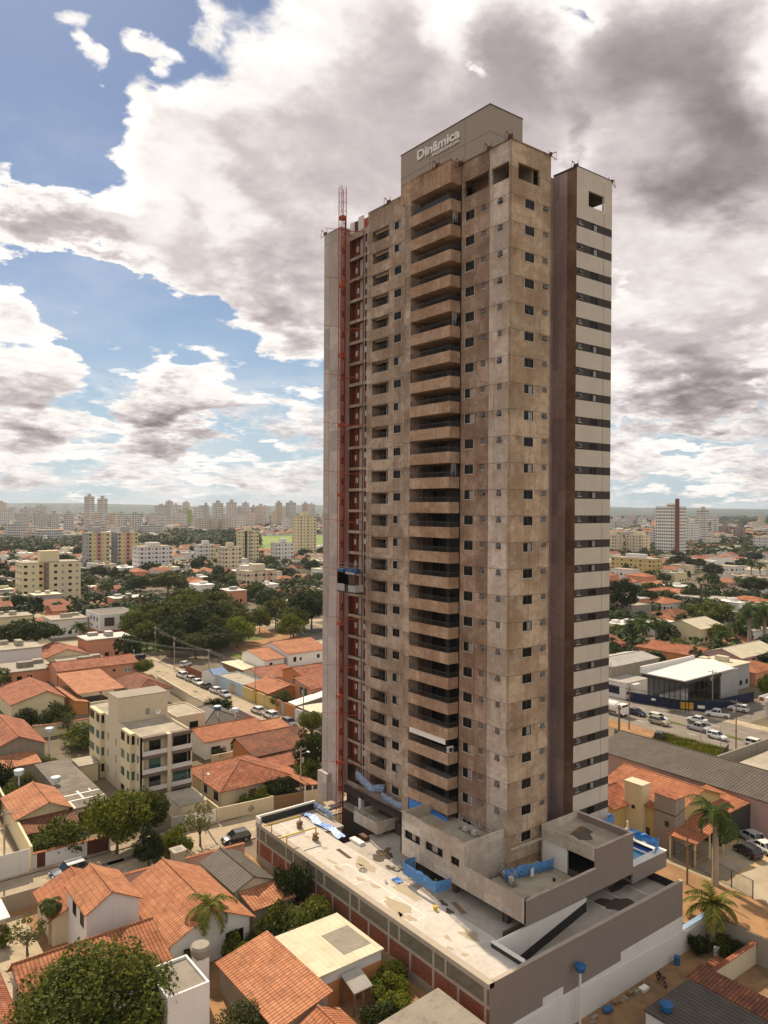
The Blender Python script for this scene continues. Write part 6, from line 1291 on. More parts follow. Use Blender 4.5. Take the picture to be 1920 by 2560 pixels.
for (px, py, hp, l) in ((1783, 1480, 36, 'left one of two small palms before the domed tree'), (1808, 1490, 36, 'right one of two small palms before the domed tree'), (1845, 1478, 40, 'small palm left of the dark tree at the right edge'), (1878, 1440, 40, 'far palm rising behind the dark domed tree'), (1900, 1445, 42, 'far palm nearest the right edge'), (1750, 1478, 38, 'fan-shaped palm beside the slim cypress'), (712, 1425, 30, 'small palm before the pale grey block'), (1740, 1630, 40, 'small palm in the garden of the pale gabled house'), (285, 1520, 38, 'low bushy palm beside the tall dark palm')): palmpx('date', px, py, hp, l)
# grass on the corner plot
rn = random.Random(5); b = MB()
for i in range(9000):
    x, y = rn.uniform(72, 79.5), rn.uniform(15, 30)
    if rn.random() > .35+.65*sin((x+y*.7)*.9)**2: continue
    a = rn.uniform(0, 6.28); h = rn.uniform(.2, .75); w_ = .05
    b.face([(x-w_*cos(a), y-w_*sin(a), 0), (x+w_*cos(a), y+w_*sin(a), 0), (x+.2*sin(a)+.02, y+.2*cos(a), h), (x+.2*sin(a), y+.2*cos(a), h)])
struct(b, 'grass', [M['leaf_y']], 'stuff')
# ---------------------------------------------------------------- vehicles
def loft(b, st, mi=0):
    for A, B in zip(st, st[1:]):
        for i in range(len(A)-1): b.face([A[i], B[i], B[i+1], A[i+1]], mi)
    b.face(st[0], mi); b.face(st[-1][::-1], mi)
def car_proto(kind, color):
    e = thing('parked_car', '', 'car'); L, Wd = {'sedan': (4.4, 1.72), 'hatch': (3.95, 1.68), 'suv': (4.4, 1.8), 'pickup': (5.1, 1.82)}[kind]; l = L/2; w = Wd/2
    hood, deck, belt, roof = {'sedan': (.78, .95, .93, 1.44), 'hatch': (.82, .98, .95, 1.48), 'suv': (.95, 1.08, 1.06, 1.66), 'pickup': (1.0, 1.05, 1.1, 1.74)}[kind]
    cab = {'sedan': (-1.55, -.95, .35, 1.05), 'hatch': (-1.85, -1.5, .3, 1.0), 'suv': (-2.1, -1.75, .35, 1.05), 'pickup': (-.75, -.6, .75, 1.4)}[kind]
    def sec(x, zt, k=1.0, zb=.26): return [(x, -w*.86*k, zb), (x, -w*k, zb+.2), (x, -w*k, zt*.72+.1), (x, -w*.93*k, zt), (x, 0, zt+.025), (x, w*.93*k, zt), (x, w*k, zt*.72+.1), (x, w*k, zb+.2), (x, w*.86*k, zb)]
    b = MB()
    st = [sec(-l, deck*.62, .86, .34), sec(-l+.1, deck*.9, .95), sec(-l+.35, deck), sec(cab[0], belt), sec(cab[3], belt), sec(l-.75, hood+.03), sec(l-.25, hood*.92, .97), sec(l-.06, hood*.75, .92), sec(l, hood*.55, .84, .34)]
    loft(b, st, 0)
    if kind == 'pickup': b.face([(-l+.12, -w*.8, belt+.03), (cab[0]-.08, -w*.8, belt+.03), (cab[0]-.08, w*.8, belt+.03), (-l+.12, w*.8, belt+.03)], 1)
    zr = roof; kx = .80
    b.face([(cab[1], -w*kx, zr-.02), (cab[2], -w*kx, zr-.02), (cab[2], 0, zr+.03), (cab[1], 0, zr+.03)], 0); b.face([(cab[1], 0, zr+.03), (cab[2], 0, zr+.03), (cab[2], w*kx, zr-.02), (cab[1], w*kx, zr-.02)], 0)
    for sg in (-1, 1):
        for xa, xb in ((cab[0]+.04, cab[1]), (cab[3]-.04, cab[2]), ((cab[1]+cab[2])/2-.1, (cab[1]+cab[2])/2-.1)): b.tube((xa, sg*w*.92, belt), (xb, sg*w*kx, zr-.02), .045, 5, 0)
        b.tube((cab[1], sg*w*kx, zr-.02), (cab[2], sg*w*kx, zr-.02), .04, 5, 0); b.box(cab[3]-.25, cab[3]-.1, sg*(w+.06)-.08, sg*(w+.06)+.08, belt, belt+.13, 0)
    body = b.build('body', [M['car_'+color], M['alu']], e, smooth=False)
    b = MB(); st = []
    for x, z_, k in ((cab[0], belt-.02, .90), (cab[1], zr-.035, kx-.02), (cab[2], zr-.035, kx-.02), (cab[3], belt-.02, .90)): st.append([(x, -w*k, z_), (x, w*k, z_)])
    for A, B in zip(st, st[1:]): b.face([A[0], B[0], B[1], A[1]])
    for s_ in (0, 1): b.face([q_[s_] for q_ in st])
    gl = b.build('window', [M['cglass']], e)
    ws = []; R_ = .33 if kind in ('sedan', 'hatch') else .38
    for x in (-l+.82, l-.8):
        for sg in (-1, 1):
            b = MB(); y0 = sg*(w-.17); y1 = sg*(w+.012); b.tube((0, y0, R_), (0, y1, R_), R_, 16, 0); b.tube((0, y1, R_), (0, y1+sg*.006, R_), R_*.62, 12, 1)
            o = b.build('wheel', [M['tyre'], M['hub']], e); o.location = (x, 0, 0); ws.append(o)
    hl_ = []
    for sg in (-1, 1):
        o = MB().box(l-.22, l-.01, sg*w*.72-.17, sg*w*.72+.17, hood*.62, hood*.82).build('headlight', [M['lens']], e); hl_.append(o)
        o = MB().box(-l+.01, -l+.16, sg*w*.74-.12, sg*w*.74+.12, deck*.62, deck*.88).build('tail_light', [M['tail']], e); hl_.append(o)
    remember(e, body, gl, *ws, *hl_); PROTO[('car', kind, color)] = [e, False]
def car(kind, color, x, y, rz, label, group=None, z=.02):
    k = ('car', kind, color)
    if k not in PROTO: car_proto(kind, color)
    e, used = PROTO[k]
    if not used: o = e; o.location = (x, y, z); o.rotation_euler = (0, 0, R(rz)); PROTO[k][1] = True
    else: o = dup_tree(e, (x, y, z), R(rz))
    o['label'] = label; o['category'] = 'car'
    if group: o['group'] = group
    elif 'group' in o: del o['group']
car('suv', 'navy', -34.6, 41.2, 183, 'dark navy estate car parked on the dusty street behind the gable house roof'); car('hatch', 'black', -13.6, 37.6, 175, 'dark car half hidden behind the far corner of the podium')
SC_ = 'cars parked along the street right of the apartment block'
for i, (c, kd, x, y, l) in enumerate((('grey', 'suv', 20.4, 81.0, 'dark grey car parked nearest the tower on the long street'), ('white', 'suv', 20.2, 88.8, 'white car second nearest the tower on the long street'), ('white', 'hatch', 19.9, 94.2, 'white hatchback third nearest the tower on the long street'), ('silver', 'sedan', 20.4, 111.6, 'silver car nearest the tower in the row along the brick wall'), ('white', 'hatch', 20.4, 117.0, 'white car next to the dark one in the row along the brick wall'), ('black', 'sedan', 20.4, 122.4, 'only dark car in the row along the brick wall'), ('white', 'sedan', 20.4, 127.4, 'white car just beyond the dark one in the row along the brick wall'), ('silver', 'hatch', 20.4, 132.4, 'silver car second from the far end of the row along the brick wall'), ('white', 'suv', 20.4, 137.8, 'white car at the far end of the row along the brick wall'))):
    car(kd, c, x, y, 92 if i % 3 else 268, l, SC_, .03)
car('pickup', 'white', -19.0, 128, 20, 'white pickup truck beside the dark open front of the carport'); car('hatch', 'white', 27.0, 151, 30, 'white car at the street corner by the salmon house'); car('suv', 'white', 36.0, 142, 10, 'white car under the trees behind the blue canopy')
for i, (c, kd, px, py) in enumerate((('white', 'hatch', 240, 1619), ('silver', 'suv', 267, 1612), ('white', 'sedan', 272, 1623), ('grey', 'hatch', 287, 1629), ('white', 'suv', 303, 1609), ('black', 'hatch', 290, 1604), ('white', 'sedan', 307, 1636), ('white', 'hatch', 320, 1641), ('black', 'suv', 345, 1650))):
    x, y = gp(px, py); car(kd, c, x, y, 88+7*i, ['white car alone on the cross street before the corner shop', 'silver car at the left end of the group by the park lawn', 'white car second in the group by the park lawn', 'grey car nearest the lawn in the group by the park', 'large white car under the park tree by the lawn', 'black car behind the large white one by the park', 'white car on the shaded kerb of the park', 'white hatchback last on the shaded kerb of the park', 'dark car in deep shade along the park'][i], 'cars parked by the park')
rn = random.Random(4)
for i in range(26):
    px = rn.uniform(590, 700); py = rn.uniform(1526, 1552); x, y = gp(px, py); car(rn.choice(['hatch', 'sedan', 'suv']), rn.choice(['white', 'white', 'silver', 'grey', 'red', 'black']), x, y, rn.choice([0, 90, 95, 180]), 'small far-off car in the crowded shop forecourt beyond the park', 'cars crowded on the shop forecourt beyond the park')
for i in range(14):
    px = rn.uniform(285, 330); py = rn.uniform(1462, 1474); x, y = gp(px, py); car(rn.choice(['hatch', 'sedan']), rn.choice(['white', 'silver', 'grey', 'white']), x, y, rn.choice([0, 90, 180]), 'tiny far-off car in the car park beside the grey avenue shops', 'cars in the far car park by the avenue')
for (kd, c, x, y, rz, l) in (('pickup', 'white', 100.2, 30.6, 115, 'white double-cab pickup turning at the hoarding corner'), ('suv', 'white', 108.6, 30.2, 100, 'white sport utility car on the side street behind the pickup'), ('sedan', 'white', 92.4, 31.0, 95, 'white saloon on the far lane of the avenue'), ('suv', 'gold', 84.4, 35.0, 268, 'beige station wagon nearest the kerb on the near lanes of the avenue'), ('suv', 'white', 86.6, 36.6, 268, 'white off-road car beside the beige station wagon'), ('pickup', 'silver', 86.9, 27.4, 268, 'silver pickup close to the grassy median'), ('hatch', 'white', 84.6, 22.2, 266, 'white hatchback on the near lanes in front of the pickup'), ('suv', 'white', 85.4, 14.6, 268, 'white car at the right edge of the avenue'), ('hatch', 'black', 75.6, 29.2, 20, 'black car parked beside the rough grass'), ('sedan', 'navy', 87.0, 42.4, 268, 'dark blue car beside the white tank truck')):
    car(kd, c, x, y, rz, l, None, .03)
for (c, kd, x, y, l) in (('white', 'sedan', 41.8, -7.6, 'white car in the foreground of the parking lot'), ('black', 'hatch', 38.9, -7.0, 'black car in the shade of the parking lot'), ('silver', 'hatch', 43.6, -5.0, 'silver car behind the white one in the parking lot')): car(kd, c, x, y, 70, l)
t = thing('tank_truck', 'white tank truck at the kerb of the avenue beside the striped wing', 'truck', (83.4, 46.4, 0)); t.rotation_euler = (0, 0, R(-90))
b = MB(); b.lathe([(.3, -3.4), (1.15, -3.1), (1.2, 2.2), (1.1, 2.5)], n=16); tk = b.build('tank', [M['white2']], t); tk.rotation_euler = (0, R(90), 0); tk.location = (-.6, 0, 1.9)
MB().box(2.2, 4.0, -1.15, 1.15, .7, 2.2).box(2.2, 3.6, -1.1, 1.1, 2.2, 2.75).build('cab', [M['white2']], t); MB().box(3.62, 3.7, -1.0, 1.0, 2.1, 2.65).box(2.5, 3.4, -1.17, 1.17, 1.7, 2.2).build('windscreen', [M['cglass']], t); MB().box(-4, 3.9, -.5, .5, .55, .8).build('chassis', [M['alu']], t)
for x in (-3.2, -2.1, 3.1):
    for sg in (-1, 1): MB().tube((x, sg*.8, .5), (x, sg*1.15, .5), .5, 14).build('wheel', [M['tyre']], t)
t = thing('box_trailer', 'long grey box trailer standing at the roadside beside the striped wing', 'trailer', (99.4, 55.8, 0))
MB().box(-1.25, 1.25, -5.5, 5.5, 1.1, 3.7).build('box', [M['white']], t); MB().box(-1.0, 1.0, -5.2, 5.2, .8, 1.1).build('chassis', [M['alu']], t)
for y in (-4, -2.9, 3.8):
    for sg in (-1, 1): MB().tube((sg*.9, y, .5), (sg*1.25, y, .5), .5, 14).build('wheel', [M['tyre']], t)
# motorbike and barrels in the yard
t = thing('motorcycle', 'dark red motorcycle parked on the dirt beside the white boundary wall', 'motorcycle', (9.6, -12.8, -3.1)); t.rotation_euler = (0, 0, R(-118))
for x in (-.68, .68):
    b = MB()
    for k in range(14):
        a0, a1 = 2*pi*k/14, 2*pi*(k+1)/14; b.tube((x+.26*cos(a0), 0, .31+.26*sin(a0)), (x+.26*cos(a1), 0, .31+.26*sin(a1)), .055, 6)
    b.tube((x, -.08, .31), (x, .08, .31), .06, 8, 1); b.build('wheel', [M['tyre'], M['hub']], t)
b = MB(); b.tube((.68, .1, .31), (.42, .06, .95), .03, 6); b.tube((.68, -.1, .31), (.42, -.06, .95), .03, 6); b.tube((.4, 0, .8), (-.1, 0, .4), .04, 6); b.tube((-.1, 0, .4), (-.68, .1, .31), .035, 6); b.tube((-.1, 0, .45), (-.5, 0, .75), .035, 6); b.tube((-.2, -.12, .3), (-.9, -.16, .38), .05, 7); b.build('frame', [M['alu']], t)
b = MB(); b.lathe([(.02, .62), (.16, .66), (.19, .78), (.12, .9), (.02, .93)], n=10); tk = b.build('fuel_tank', [M['car_red']], t); tk.location = (.15, 0, 0); tk.scale = (1.5, 1, 1)
MB().box(-.75, -.05, -.13, .13, .74, .84).build('seat', [M['tyre']], t); MB().tube((.4, -.36, 1.0), (.4, .36, 1.0), .02, 6).box(.44, .56, -.08, .08, .82, .98).build('handlebar', [M['alu']], t); MB().box(-.2, .12, -.14, .14, .3, .55).build('engine', [M['hub']], t)
def barrel(label, x, y, mm, h=.9, r=.32, lie=False):
    o = MB().lathe([(r*.95, 0), (r, .05), (r, h*.33), (r*1.04, h*.36), (r, h*.39), (r, h*.66), (r*1.04, h*.69), (r, h*.72), (r*.97, h)], n=16).build('barrel', [M[mm]], None, (x, y, -3.1)); tag(o, label, 'barrel')
    if lie: o.rotation_euler = (R(78), 0, R(60)); o.location.z = r-3.1
barrel('blue plastic barrel against the white boundary wall near the coconut palm', 13.9, -11.9, 'tank'); barrel('blue plastic barrel tipped against the wall below the water tank', .9, -12.0, 'tank', lie=True); barrel('pale barrel in the shade under the coconut palm', 18.9, -13.6, 'white')
rn = random.Random(8)
for i, (x, y) in enumerate(((3.2, -11.9), (4.2, -12.1), (5.4, -11.9), (6.2, -12.2), (8.2, -11.9), (-.6, -12.0))):
    b = MB()
    for k in range(5): b.box(rn.uniform(-.5, 0), rn.uniform(.1, .5), rn.uniform(-.25, 0), rn.uniform(.05, .3), k*.07, k*.07+.08)
    tag(b.build('rubble_pile', [M['raw_grey' if i % 2 else 'wood']], None, (x, y, -3.1)), 'small heap of boards and rubble along the foot of the white boundary wall', 'rubble', 'rubble heaps along the white boundary wall')
tag(MB().box(-.5, .5, -.3, .3, .02, .3).box(-.52, .52, -.32, .32, .3, .34).build('white_board', [M['white2']], None, (7.2, -12.3, -3.1)), 'bright white crate lying on the dirt by the white boundary wall', 'crate')
for i, (x0, y0, x1, y1) in enumerate(((16.2, -14.4, 17.6, -17.4),)):
    b = MB()
    for k in range(12): b.box(x0+k*.18, x0+k*.18+.15, y0-.5, y0+.5, rn.uniform(0, .1), rn.uniform(.25, .5))
    tag(b.build('tile_stack', [M['tile_p']], None, (0, 0, -3.1)), 'stack of orange roof tiles on the ground by the beige garden wall', 'tile stack')
def clutter(nm, label, x, y, z, kind, rz=0, mm='wood'):
    b = MB(); rn = random.Random(int(x*31+y*17))
    if kind == 'planks':
        for k in range(6): b.box(-1.2+rn.uniform(-.2, .2), 1.2+rn.uniform(-.3, .2), -.3+k*.1, -.22+k*.1, (k % 3)*.04, (k % 3)*.04+.035)
    elif kind == 'bags':
        for k in range(7): xx, yy, zz = (k % 3)*.5-.5, (k//3)*.35-.3, .0 if k < 6 else .16; b.lathe([(.05, zz), (.24, zz+.03), (.27, zz+.09), (.2, zz+.15), (.05, zz+.17)], xx, yy, 8)
    elif kind == 'pipes':
        for k in range(5): b.tube((-1.5+rn.uniform(0, .3), k*.09, .05), (1.4, k*.09+rn.uniform(-.1, .1), .05), .04, 6)
    elif kind == 'bucket': b.lathe([(.13, 0), (.17, .3), (.155, .3), (.12, .04)], n=12)
    elif kind == 'hose':
        prev = None
        for k in range(40):
            a = k*.42; c = Vector((cos(a)*(.5-.004*k)+.06*sin(k), sin(a)*(.5-.004*k), .03+.004*k)); 
            if prev is not None: b.tube(prev, c, .022, 5, caps=False)
            prev = c
        b.tube(prev, prev+Vector((1.6, .5, -.1)), .022, 5)
    o = b.build(nm, [M[mm]], None, (x, y, z)); o.rotation_euler = (0, 0, R(rz)); return tag(o, label, nm.replace('_', ' '))
for a in (('plank_pile', 'loose planks lying on the shaded deck beside the terrace column', -5.2, 14.8, 4.6, 'planks', 30), ('plank_pile', 'planks leaning about on the deck near the yellow crate', -7.0, .2, 4.6, 'planks', 75), ('cement_bags', 'heap of pale cement bags on the shaded deck left of the net tray', -6.6, 10.6, 4.6, 'bags', 10, 'raw_grey'), ('pipe_bundle', 'bundle of grey pipes on the low terrace under the near tower corner', .5, -5.6, 6.3, 'pipes', 4, 'greyw'), ('pipe_bundle', 'brown pipes laid along the bright deck by the hoist pit', -9.4, 17.4, 4.6, 'pipes', 88, 'brown_metal'),
    ('bucket', 'dark bucket standing alone on the low terrace', 2.6, -4.4, 6.3, 'bucket', 0, 'alu'), ('bucket', 'white bucket on the bright deck near the marked bays', -9.8, 8.9, 4.6, 'bucket', 0, 'white2'), ('hose_coil', 'coiled dark hose on the bright podium deck', -10.2, 12.6, 4.6, 'hose', 40, 'rail'), ('hose_coil', 'yellow hose coil on the raised terrace behind the strip windows', -3.6, 7.4, 9.6, 'hose', 0, 'yellow_m'), ('plank_pile', 'planks on the pavilion roof slab', 8.6, -3.0, 9.75, 'planks', 12), ('cement_bags', 'cement bags on the raised terrace by the parapet', -4.6, 3.2, 9.6, 'bags', 80, 'raw_grey')): clutter(*a)
# ---------------------------------------------------------------- poles, wires, fences
def pole(label, x, y, h, arm=True, lamp=False, mm='pole', r=.14, rz=0, group='utility poles'):
    t = thing('utility_pole', label, 'utility pole', (x, y, 0), R(rz), group); MB().tube((0, 0, 0), (0, 0, h), r, 8, 0, r*.65).build('shaft', [M[mm]], t)
    if arm:
        b = MB(); b.box(-1.0, 1.0, -.06, .06, h-.6, h-.48); b.box(-.7, .7, -.05, .05, h-1.9, h-1.8)
        for x_ in (-.9, -.3, .4, .9): b.tube((x_, 0, h-.48), (x_, 0, h-.28), .04, 6, 1)
        b.build('crossarm', [M['wood'], M['white']], t); MB().lathe([(.2, h-2.6), (.24, h-2.5), (.24, h-1.9), (.18, h-1.85)], .35, 0, 10).build('transformer', [M['greyw']], t) if rz else None
    if lamp:
        MB().tube((0, 0, h-1.2), (0, -1.6, h-.4), .035, 6).build('lamp_arm', [M['greyw']], t); MB().box(-.12, .12, -2.1, -1.5, h-.46, h-.34).build('lamp_head', [M['white2']], t)
    return (x, y, h)
A1 = pole('grey concrete pole with crossarm close left of the end pylon', 1.6, 45.6, 8.2, True, True, rz=8); A2 = pole('leaning street light pole in front of the apartment block', -14.6, 46.2, 8.0, False, True)
A3 = pole('street pole at the foot of the street trees left of the apartment block', -41, 46.0, 8.2, True)
Bp = [pole('utility pole beside the %s' % l, 23.2, y, 9.0, True, rz=90.5) for y, l in ((80, 'peeling street wall'), (101.5, 'ochre street wall'), (127, 'brick street wall'), (150, 'parked cars at the park corner'))]
Bp.append(pole('utility pole in the deep shade of the park trees', 26, 172, 9.0, True, rz=90.5))
Rp = [pole('dark wooden utility pole rising over the %s' % l, x, y, h, True, mm='wood', rz=91) for x, y, h, l in ((81.3, 16.6, 9.5, 'near lanes of the avenue'), (75.9, 36.6, 9, 'roadside by the grass plot'), (77, 58, 9, 'avenue behind the striped wing'))]
pole('brown stump-like thick pole beside the grass plot', 71.0, 35.6, 6.2, False, mm='wood', r=.26); pole('leaning wooden pole at the gate behind the pool', 25.2, -6.4, 8.0, False, mm='wood'); pole('grey pole in front of the hoarding', 106, 35.0, 9, True, True, rz=91.5)
pole('thin sign post at the edge of the grass plot', 78.8, 22.4, 4.2, False, r=.06); pole('thin post at the verge by the white hatchback', 79.2, 18.6, 4.5, False, r=.06); pole('slim pole in front of the big grey shed', 98, 57, 8, False, True)
def wires(label, pts, n=3, sag=.5, off=.3, group='overhead power lines'):
    t = thing('power_line', label, 'power line', (0, 0, 0), 0, group); b = MB()
    for (p, q_) in zip(pts, pts[1:]):
        d_ = Vector((q_[0]-p[0], q_[1]-p[1], 0)).normalized(); s_ = Vector((-d_.y, d_.x, 0))
        for k in range(n):
            o = s_*((k-(n-1)/2)*.6); P = Vector((p[0], p[1], p[2]-off))+o; Q = Vector((q_[0], q_[1], q_[2]-off))+o; prev = None
            for i in range(9):
                u = i/8; c = P.lerp(Q, u); c.z -= sag*4*u*(1-u)
                if prev is not None: b.tube(prev, c, .017, 3, 0, caps=False)
                prev = c
    b.build('cable', [M['wire']], t)
wires('cables strung along the walls of the street that runs away from the tower', Bp); wires('cables over the avenue verge at the right', Rp); wires('cables over the dusty street in front of the apartment block', [A3, A2, A1]); wires('cables crossing from the brick street wall towards the park', [Bp[2], (10, 160, 9), (-20, 176, 9)], 3); wires('cables hanging across the park front', [Bp[3], (62, 148, 9), (96, 150, 9)], 2)
def fence(label, x0, y0, x1, y1, h, step=2.4, mm='rail'):
    t = thing('wire_fence', label, 'fence', (x0, y0, 0), 0); L_ = math.hypot(x1-x0, y1-y0); t.rotation_euler = (0, 0, atan2(y1-y0, x1-x0)); n = int(L_/step)
    for i in range(n+1): MB().box(-.05, .05, -.05, .05, 0, h).build('post', [M[mm]], t, (i*L_/n, 0, 0))
    b = MB(); b.box(0, L_, -.02, .02, h-.06, h); b.box(0, L_, -.02, .02, .15, .2); s = .15
    while s < L_: b.box(s, s+.02, -.012, .012, .2, h-.06, skip='zZ'); s += .16
    b.build('railing_panel', [M[mm]], t)
fence('dark railing fence along the front of the parking lot', 28.2, -13.0, 30.4, -1.5, 2.2); fence('low railing fence at the edge of the grass plot', 73, 15.2, 80, 17.4, 1.1)
t = thing('gate_frame', 'white steel gate frame with red buckets behind the pool', 'gate', (23.4, 3.2, 0)); b = MB()
for x in (0, 3.4): b.box(x-.1, x+.1, -.1, .1, 0, 4.2)
b.box(0, 3.4, -.06, .06, 2.4, 2.5); b.box(0, 3.4, -.06, .06, 3.2, 3.3); b.tube((0, 0, 1.4), (3.4, -.4, 2.2), .05, 5); b.build('frame', [M['white2']], t)
# ---------------------------------------------------------------- the city beyond
M['yellow_p'] = paint('pale_yellow_tower_front', (.56, .46, .24), .1); M['pink_p'] = paint('faded_pink_tower_band', (.45, .24, .20), .1)
def fm(key, wall, win=(.06, .055, .05), **k):
    M['f_'+key] = facade('facade_'+key, wall, win, **k)
fm('white', (.74, .71, .67), bw=2.6, ww=.55); fm('pale', (.72, .68, .63), bw=3.4, ww=.62, wh=.5); fm('grey', (.58, .56, .54), bw=2.4, ww=.6, wh=.5); fm('cream', (.62, .54, .38), bw=3.0, ww=.42, wh=.36); fm('rose', (.68, .56, .48), bw=2.8, ww=.5); fm('tan', (.62, .48, .35), bw=2.6, ww=.5)
fm('slab', (.70, .66, .62), (.20, .19, .185), bw=40, ww=.98, wh=.5); fm('cy', (.52, .40, .17), bw=2.9, ww=.36, wh=.34, stripe=((.46, .17, .15), 19, .25)); fm('brown', (.27, .215, .185), (.14, .12, .105), bw=5, ww=.5, wh=.9, sill=.05)
fm('green', (.50, .50, .44), bw=2.6, ww=.5, stripe=((.34, .42, .14), 60, .28)); fm('dark', (.62, .56, .42), (.04, .035, .03), bw=3.2, ww=.55, wh=.45); fm('yel', (.60, .47, .27), bw=2.8, ww=.35, wh=.32); fm('redt', (.74, .72, .65), bw=2.2, ww=.6, wh=.5)
def block(label, x, y, wx, wy, h, mm, cap=.25, capm=None, name='apartment_building', cat='apartment block', group=None, wing=0, top=3.2, wins=None, rz=0, stair=None):
    """a block of flats: stepped body, roof parapet, lift house; wins=(cols on -Y, cols on -X) builds every window as a part"""
    t = thing(name, label, cat, (x, y, 0), R(rz), group); b = MB(); a, c = wx/2, wy/2
    b.box(-a, a, -c, c, 0, h, 0, skip='z')
    if wing:
        b.box(-a*.55, a*.55, -c-wing, -c, 0, h-.4, 0, skip='zY'); b.box(-a-wing, -a, -c*.55, c*.55, 0, h-.4, 0, skip='zX')
    b.build('wall', [M[mm]], t)
    b = MB(); b.box(-a-.1, a+.1, -c-.1, c+.1, h, h+.35); b.build('roof_parapet', [M['slab']], t)
    if cap: MB().box(-a*cap-.6, a*cap+.6, -c*cap*1.4-.4, c*cap*1.4, h+.35, h+.35+top).build('tank_house', [M[capm or mm]], t)
    if stair: # contrasting vertical bands on the front
        for (u0, u1, sm) in stair: MB().box(u0*a, u1*a, -c-.06, -c-.01, .5, h).build('colour_band', [M[sm]], t)
    if wins:
        nf = int(h/2.9); fh = h/nf; protos = {}
        for fc, n in (('y', wins[0]), ('x', wins[1])):
            for i in range(n):
                L_ = wx if fc == 'y' else wy
                for f in range(nf):
                    w_, hh = (1.5, 1.15) if i % 2 == 0 else (1.1, 1.0)
                    key = (fc, i % 2)
                    if key not in protos:
                        o = MB().box(-w_/2, w_/2, -.05, 0, 0, hh, 0).box(-w_/2-.08, w_/2+.08, -.09, -.0, -.1, 0, 1).build('window', [M['glass'] if i % 2 == 0 else M['glass_b'], M['sill']], t); protos[key] = o
                    else: o = dup(protos[key], t)
                    u = -L_/2+L_*(i+.5)/n; z = f*fh+1.0
                    if fc == 'y': o.location = (u, -c-(.07 if stair else .01), z)
                    else: o.location = (-a-.01, u, z); o.rotation_euler = (0, 0, R(-90))
    return t
def bpx(label, px, yb, hpx, wpx, dep, mm, **k):
    """placed by where its foot stands in the photo (px, yb), its height and its width in photo pixels"""
    x, y = gp(px, yb); D = proj((x, y, 0))[2]; h = hpx*D/F_PX; w = wpx*D/F_PX
    az_ = atan2(x-CAM.x, y-CAM.y); wx = max(6, (w-dep*abs(sin(az_)))/max(.3, cos(az_))); wy = dep
    if px > 960: wy = max(6, (w-dep*abs(cos(az_)))/max(.3, sin(az_))); wx = dep
    return block(label, x+wx*.3*0, y+wy/2, wx, wy, h, mm, **k)
block('big seven-storey cream block with a central tank house at the left', 35.5, 340, 27, 14, 18.6, 'cream2', cap=.28, top=5.2, wins=(8, 4), stair=((-.42, -.28, 'yellow'), (-.28, -.1, 'brown_band'), (.32, .52, 'cream')))
block('grey tower with yellow and pink fronts, the left one of two alike', 112, 518, 15.5, 15, 26.5, 'greyw', wins=(5, 3), stair=((-.8, -.25, 'yellow_p'), (-.25, .25, 'pink_p'), (.25, .97, 'yellow_p')), top=4)
block('grey tower with yellow and pink fronts, the right one of two alike', 133, 517, 15.5, 15, 26.5, 'greyw', wins=(5, 3), stair=((-.8, -.25, 'yellow_p'), (-.25, .25, 'pink_p'), (.25, .97, 'yellow_p')), top=4)
block('long pale cream block with small windows right of the yellow and pink towers', 136, 468, 23, 16, 18, 'white', wins=(9, 4), cap=.3, top=2.5)
block('low cream block with pink roof trim and pink stair bands', 141, 322, 19, 12, 10.6, 'cream', wins=(8, 4), stair=((-.45, -.28, 'salmon'), (.15, .25, 'salmon'), (.4, .58, 'salmon')), capm='cream', cap=.32, top=3.4)
block('tall cream tower with stacked balconies left of the tall building under construction', 322, 566, 19, 14, 38, 'cream2', wins=(5, 3), top=3.5)
block('pale cream block of eight storeys in front of the dark-edged tower', 180, 436, 13, 12, 17.5, 'cream', wins=(5, 4)); block('cream tower with black vertical bands and rows of balconies', 226, 497, 13, 14, 27, 'cream2', wins=(5, 4), stair=((-.98, -.6, 'dark_w'), (-.3, -.2, 'dark_w')))
block('white block with a yellow end and small balconies', 198, 517, 14, 12, 15.5, 'white', wins=(6, 3), stair=((.3, .98, 'cream2'),)); block('plain grey-white block left of the tall cream tower', 258, 497, 15, 12, 16.5, 'white', wins=(5, 3))

for i, (px, l) in enumerate(((1546, 'left one of two pale yellow towers right of the striped wing'), (1613, 'right one of two pale yellow towers right of the striped wing'))):
    x, y = gp(px, 1393); block(l, x, y+8, 14, 17, 21, 'cream', wins=(4, 5), top=3.4, capm='cream')
x, y = gp(1590, 1440); block('long ochre row of joined low blocks with white roof boxes', x+6, y+4, 12, 33, 12, 'yellow', wins=(4, 9), top=2.6, capm='white', cap=.3); x, y = gp(1574, 1460); block('small white three-storey block in front of the long ochre row', x+3, y+5, 9, 15, 8.6, 'white', wins=(3, 5), cap=0)
x, y = gp(1905, 1381); block('plain pinkish block at the right edge', x+5, y+2, 12, 14, 16.5, 'white', wins=(4, 5), cap=0); x, y = gp(1780, 1366); block('low white wide block before the brown towers', x, y, 12, 18, 10, 'white', wins=(4, 5), cap=0)
x, y = gp(1818, 1440); block('curved-looking low white building behind the dark trees at the right', x, y, 14, 18, 7, 'white', wins=(3, 5), cap=0)
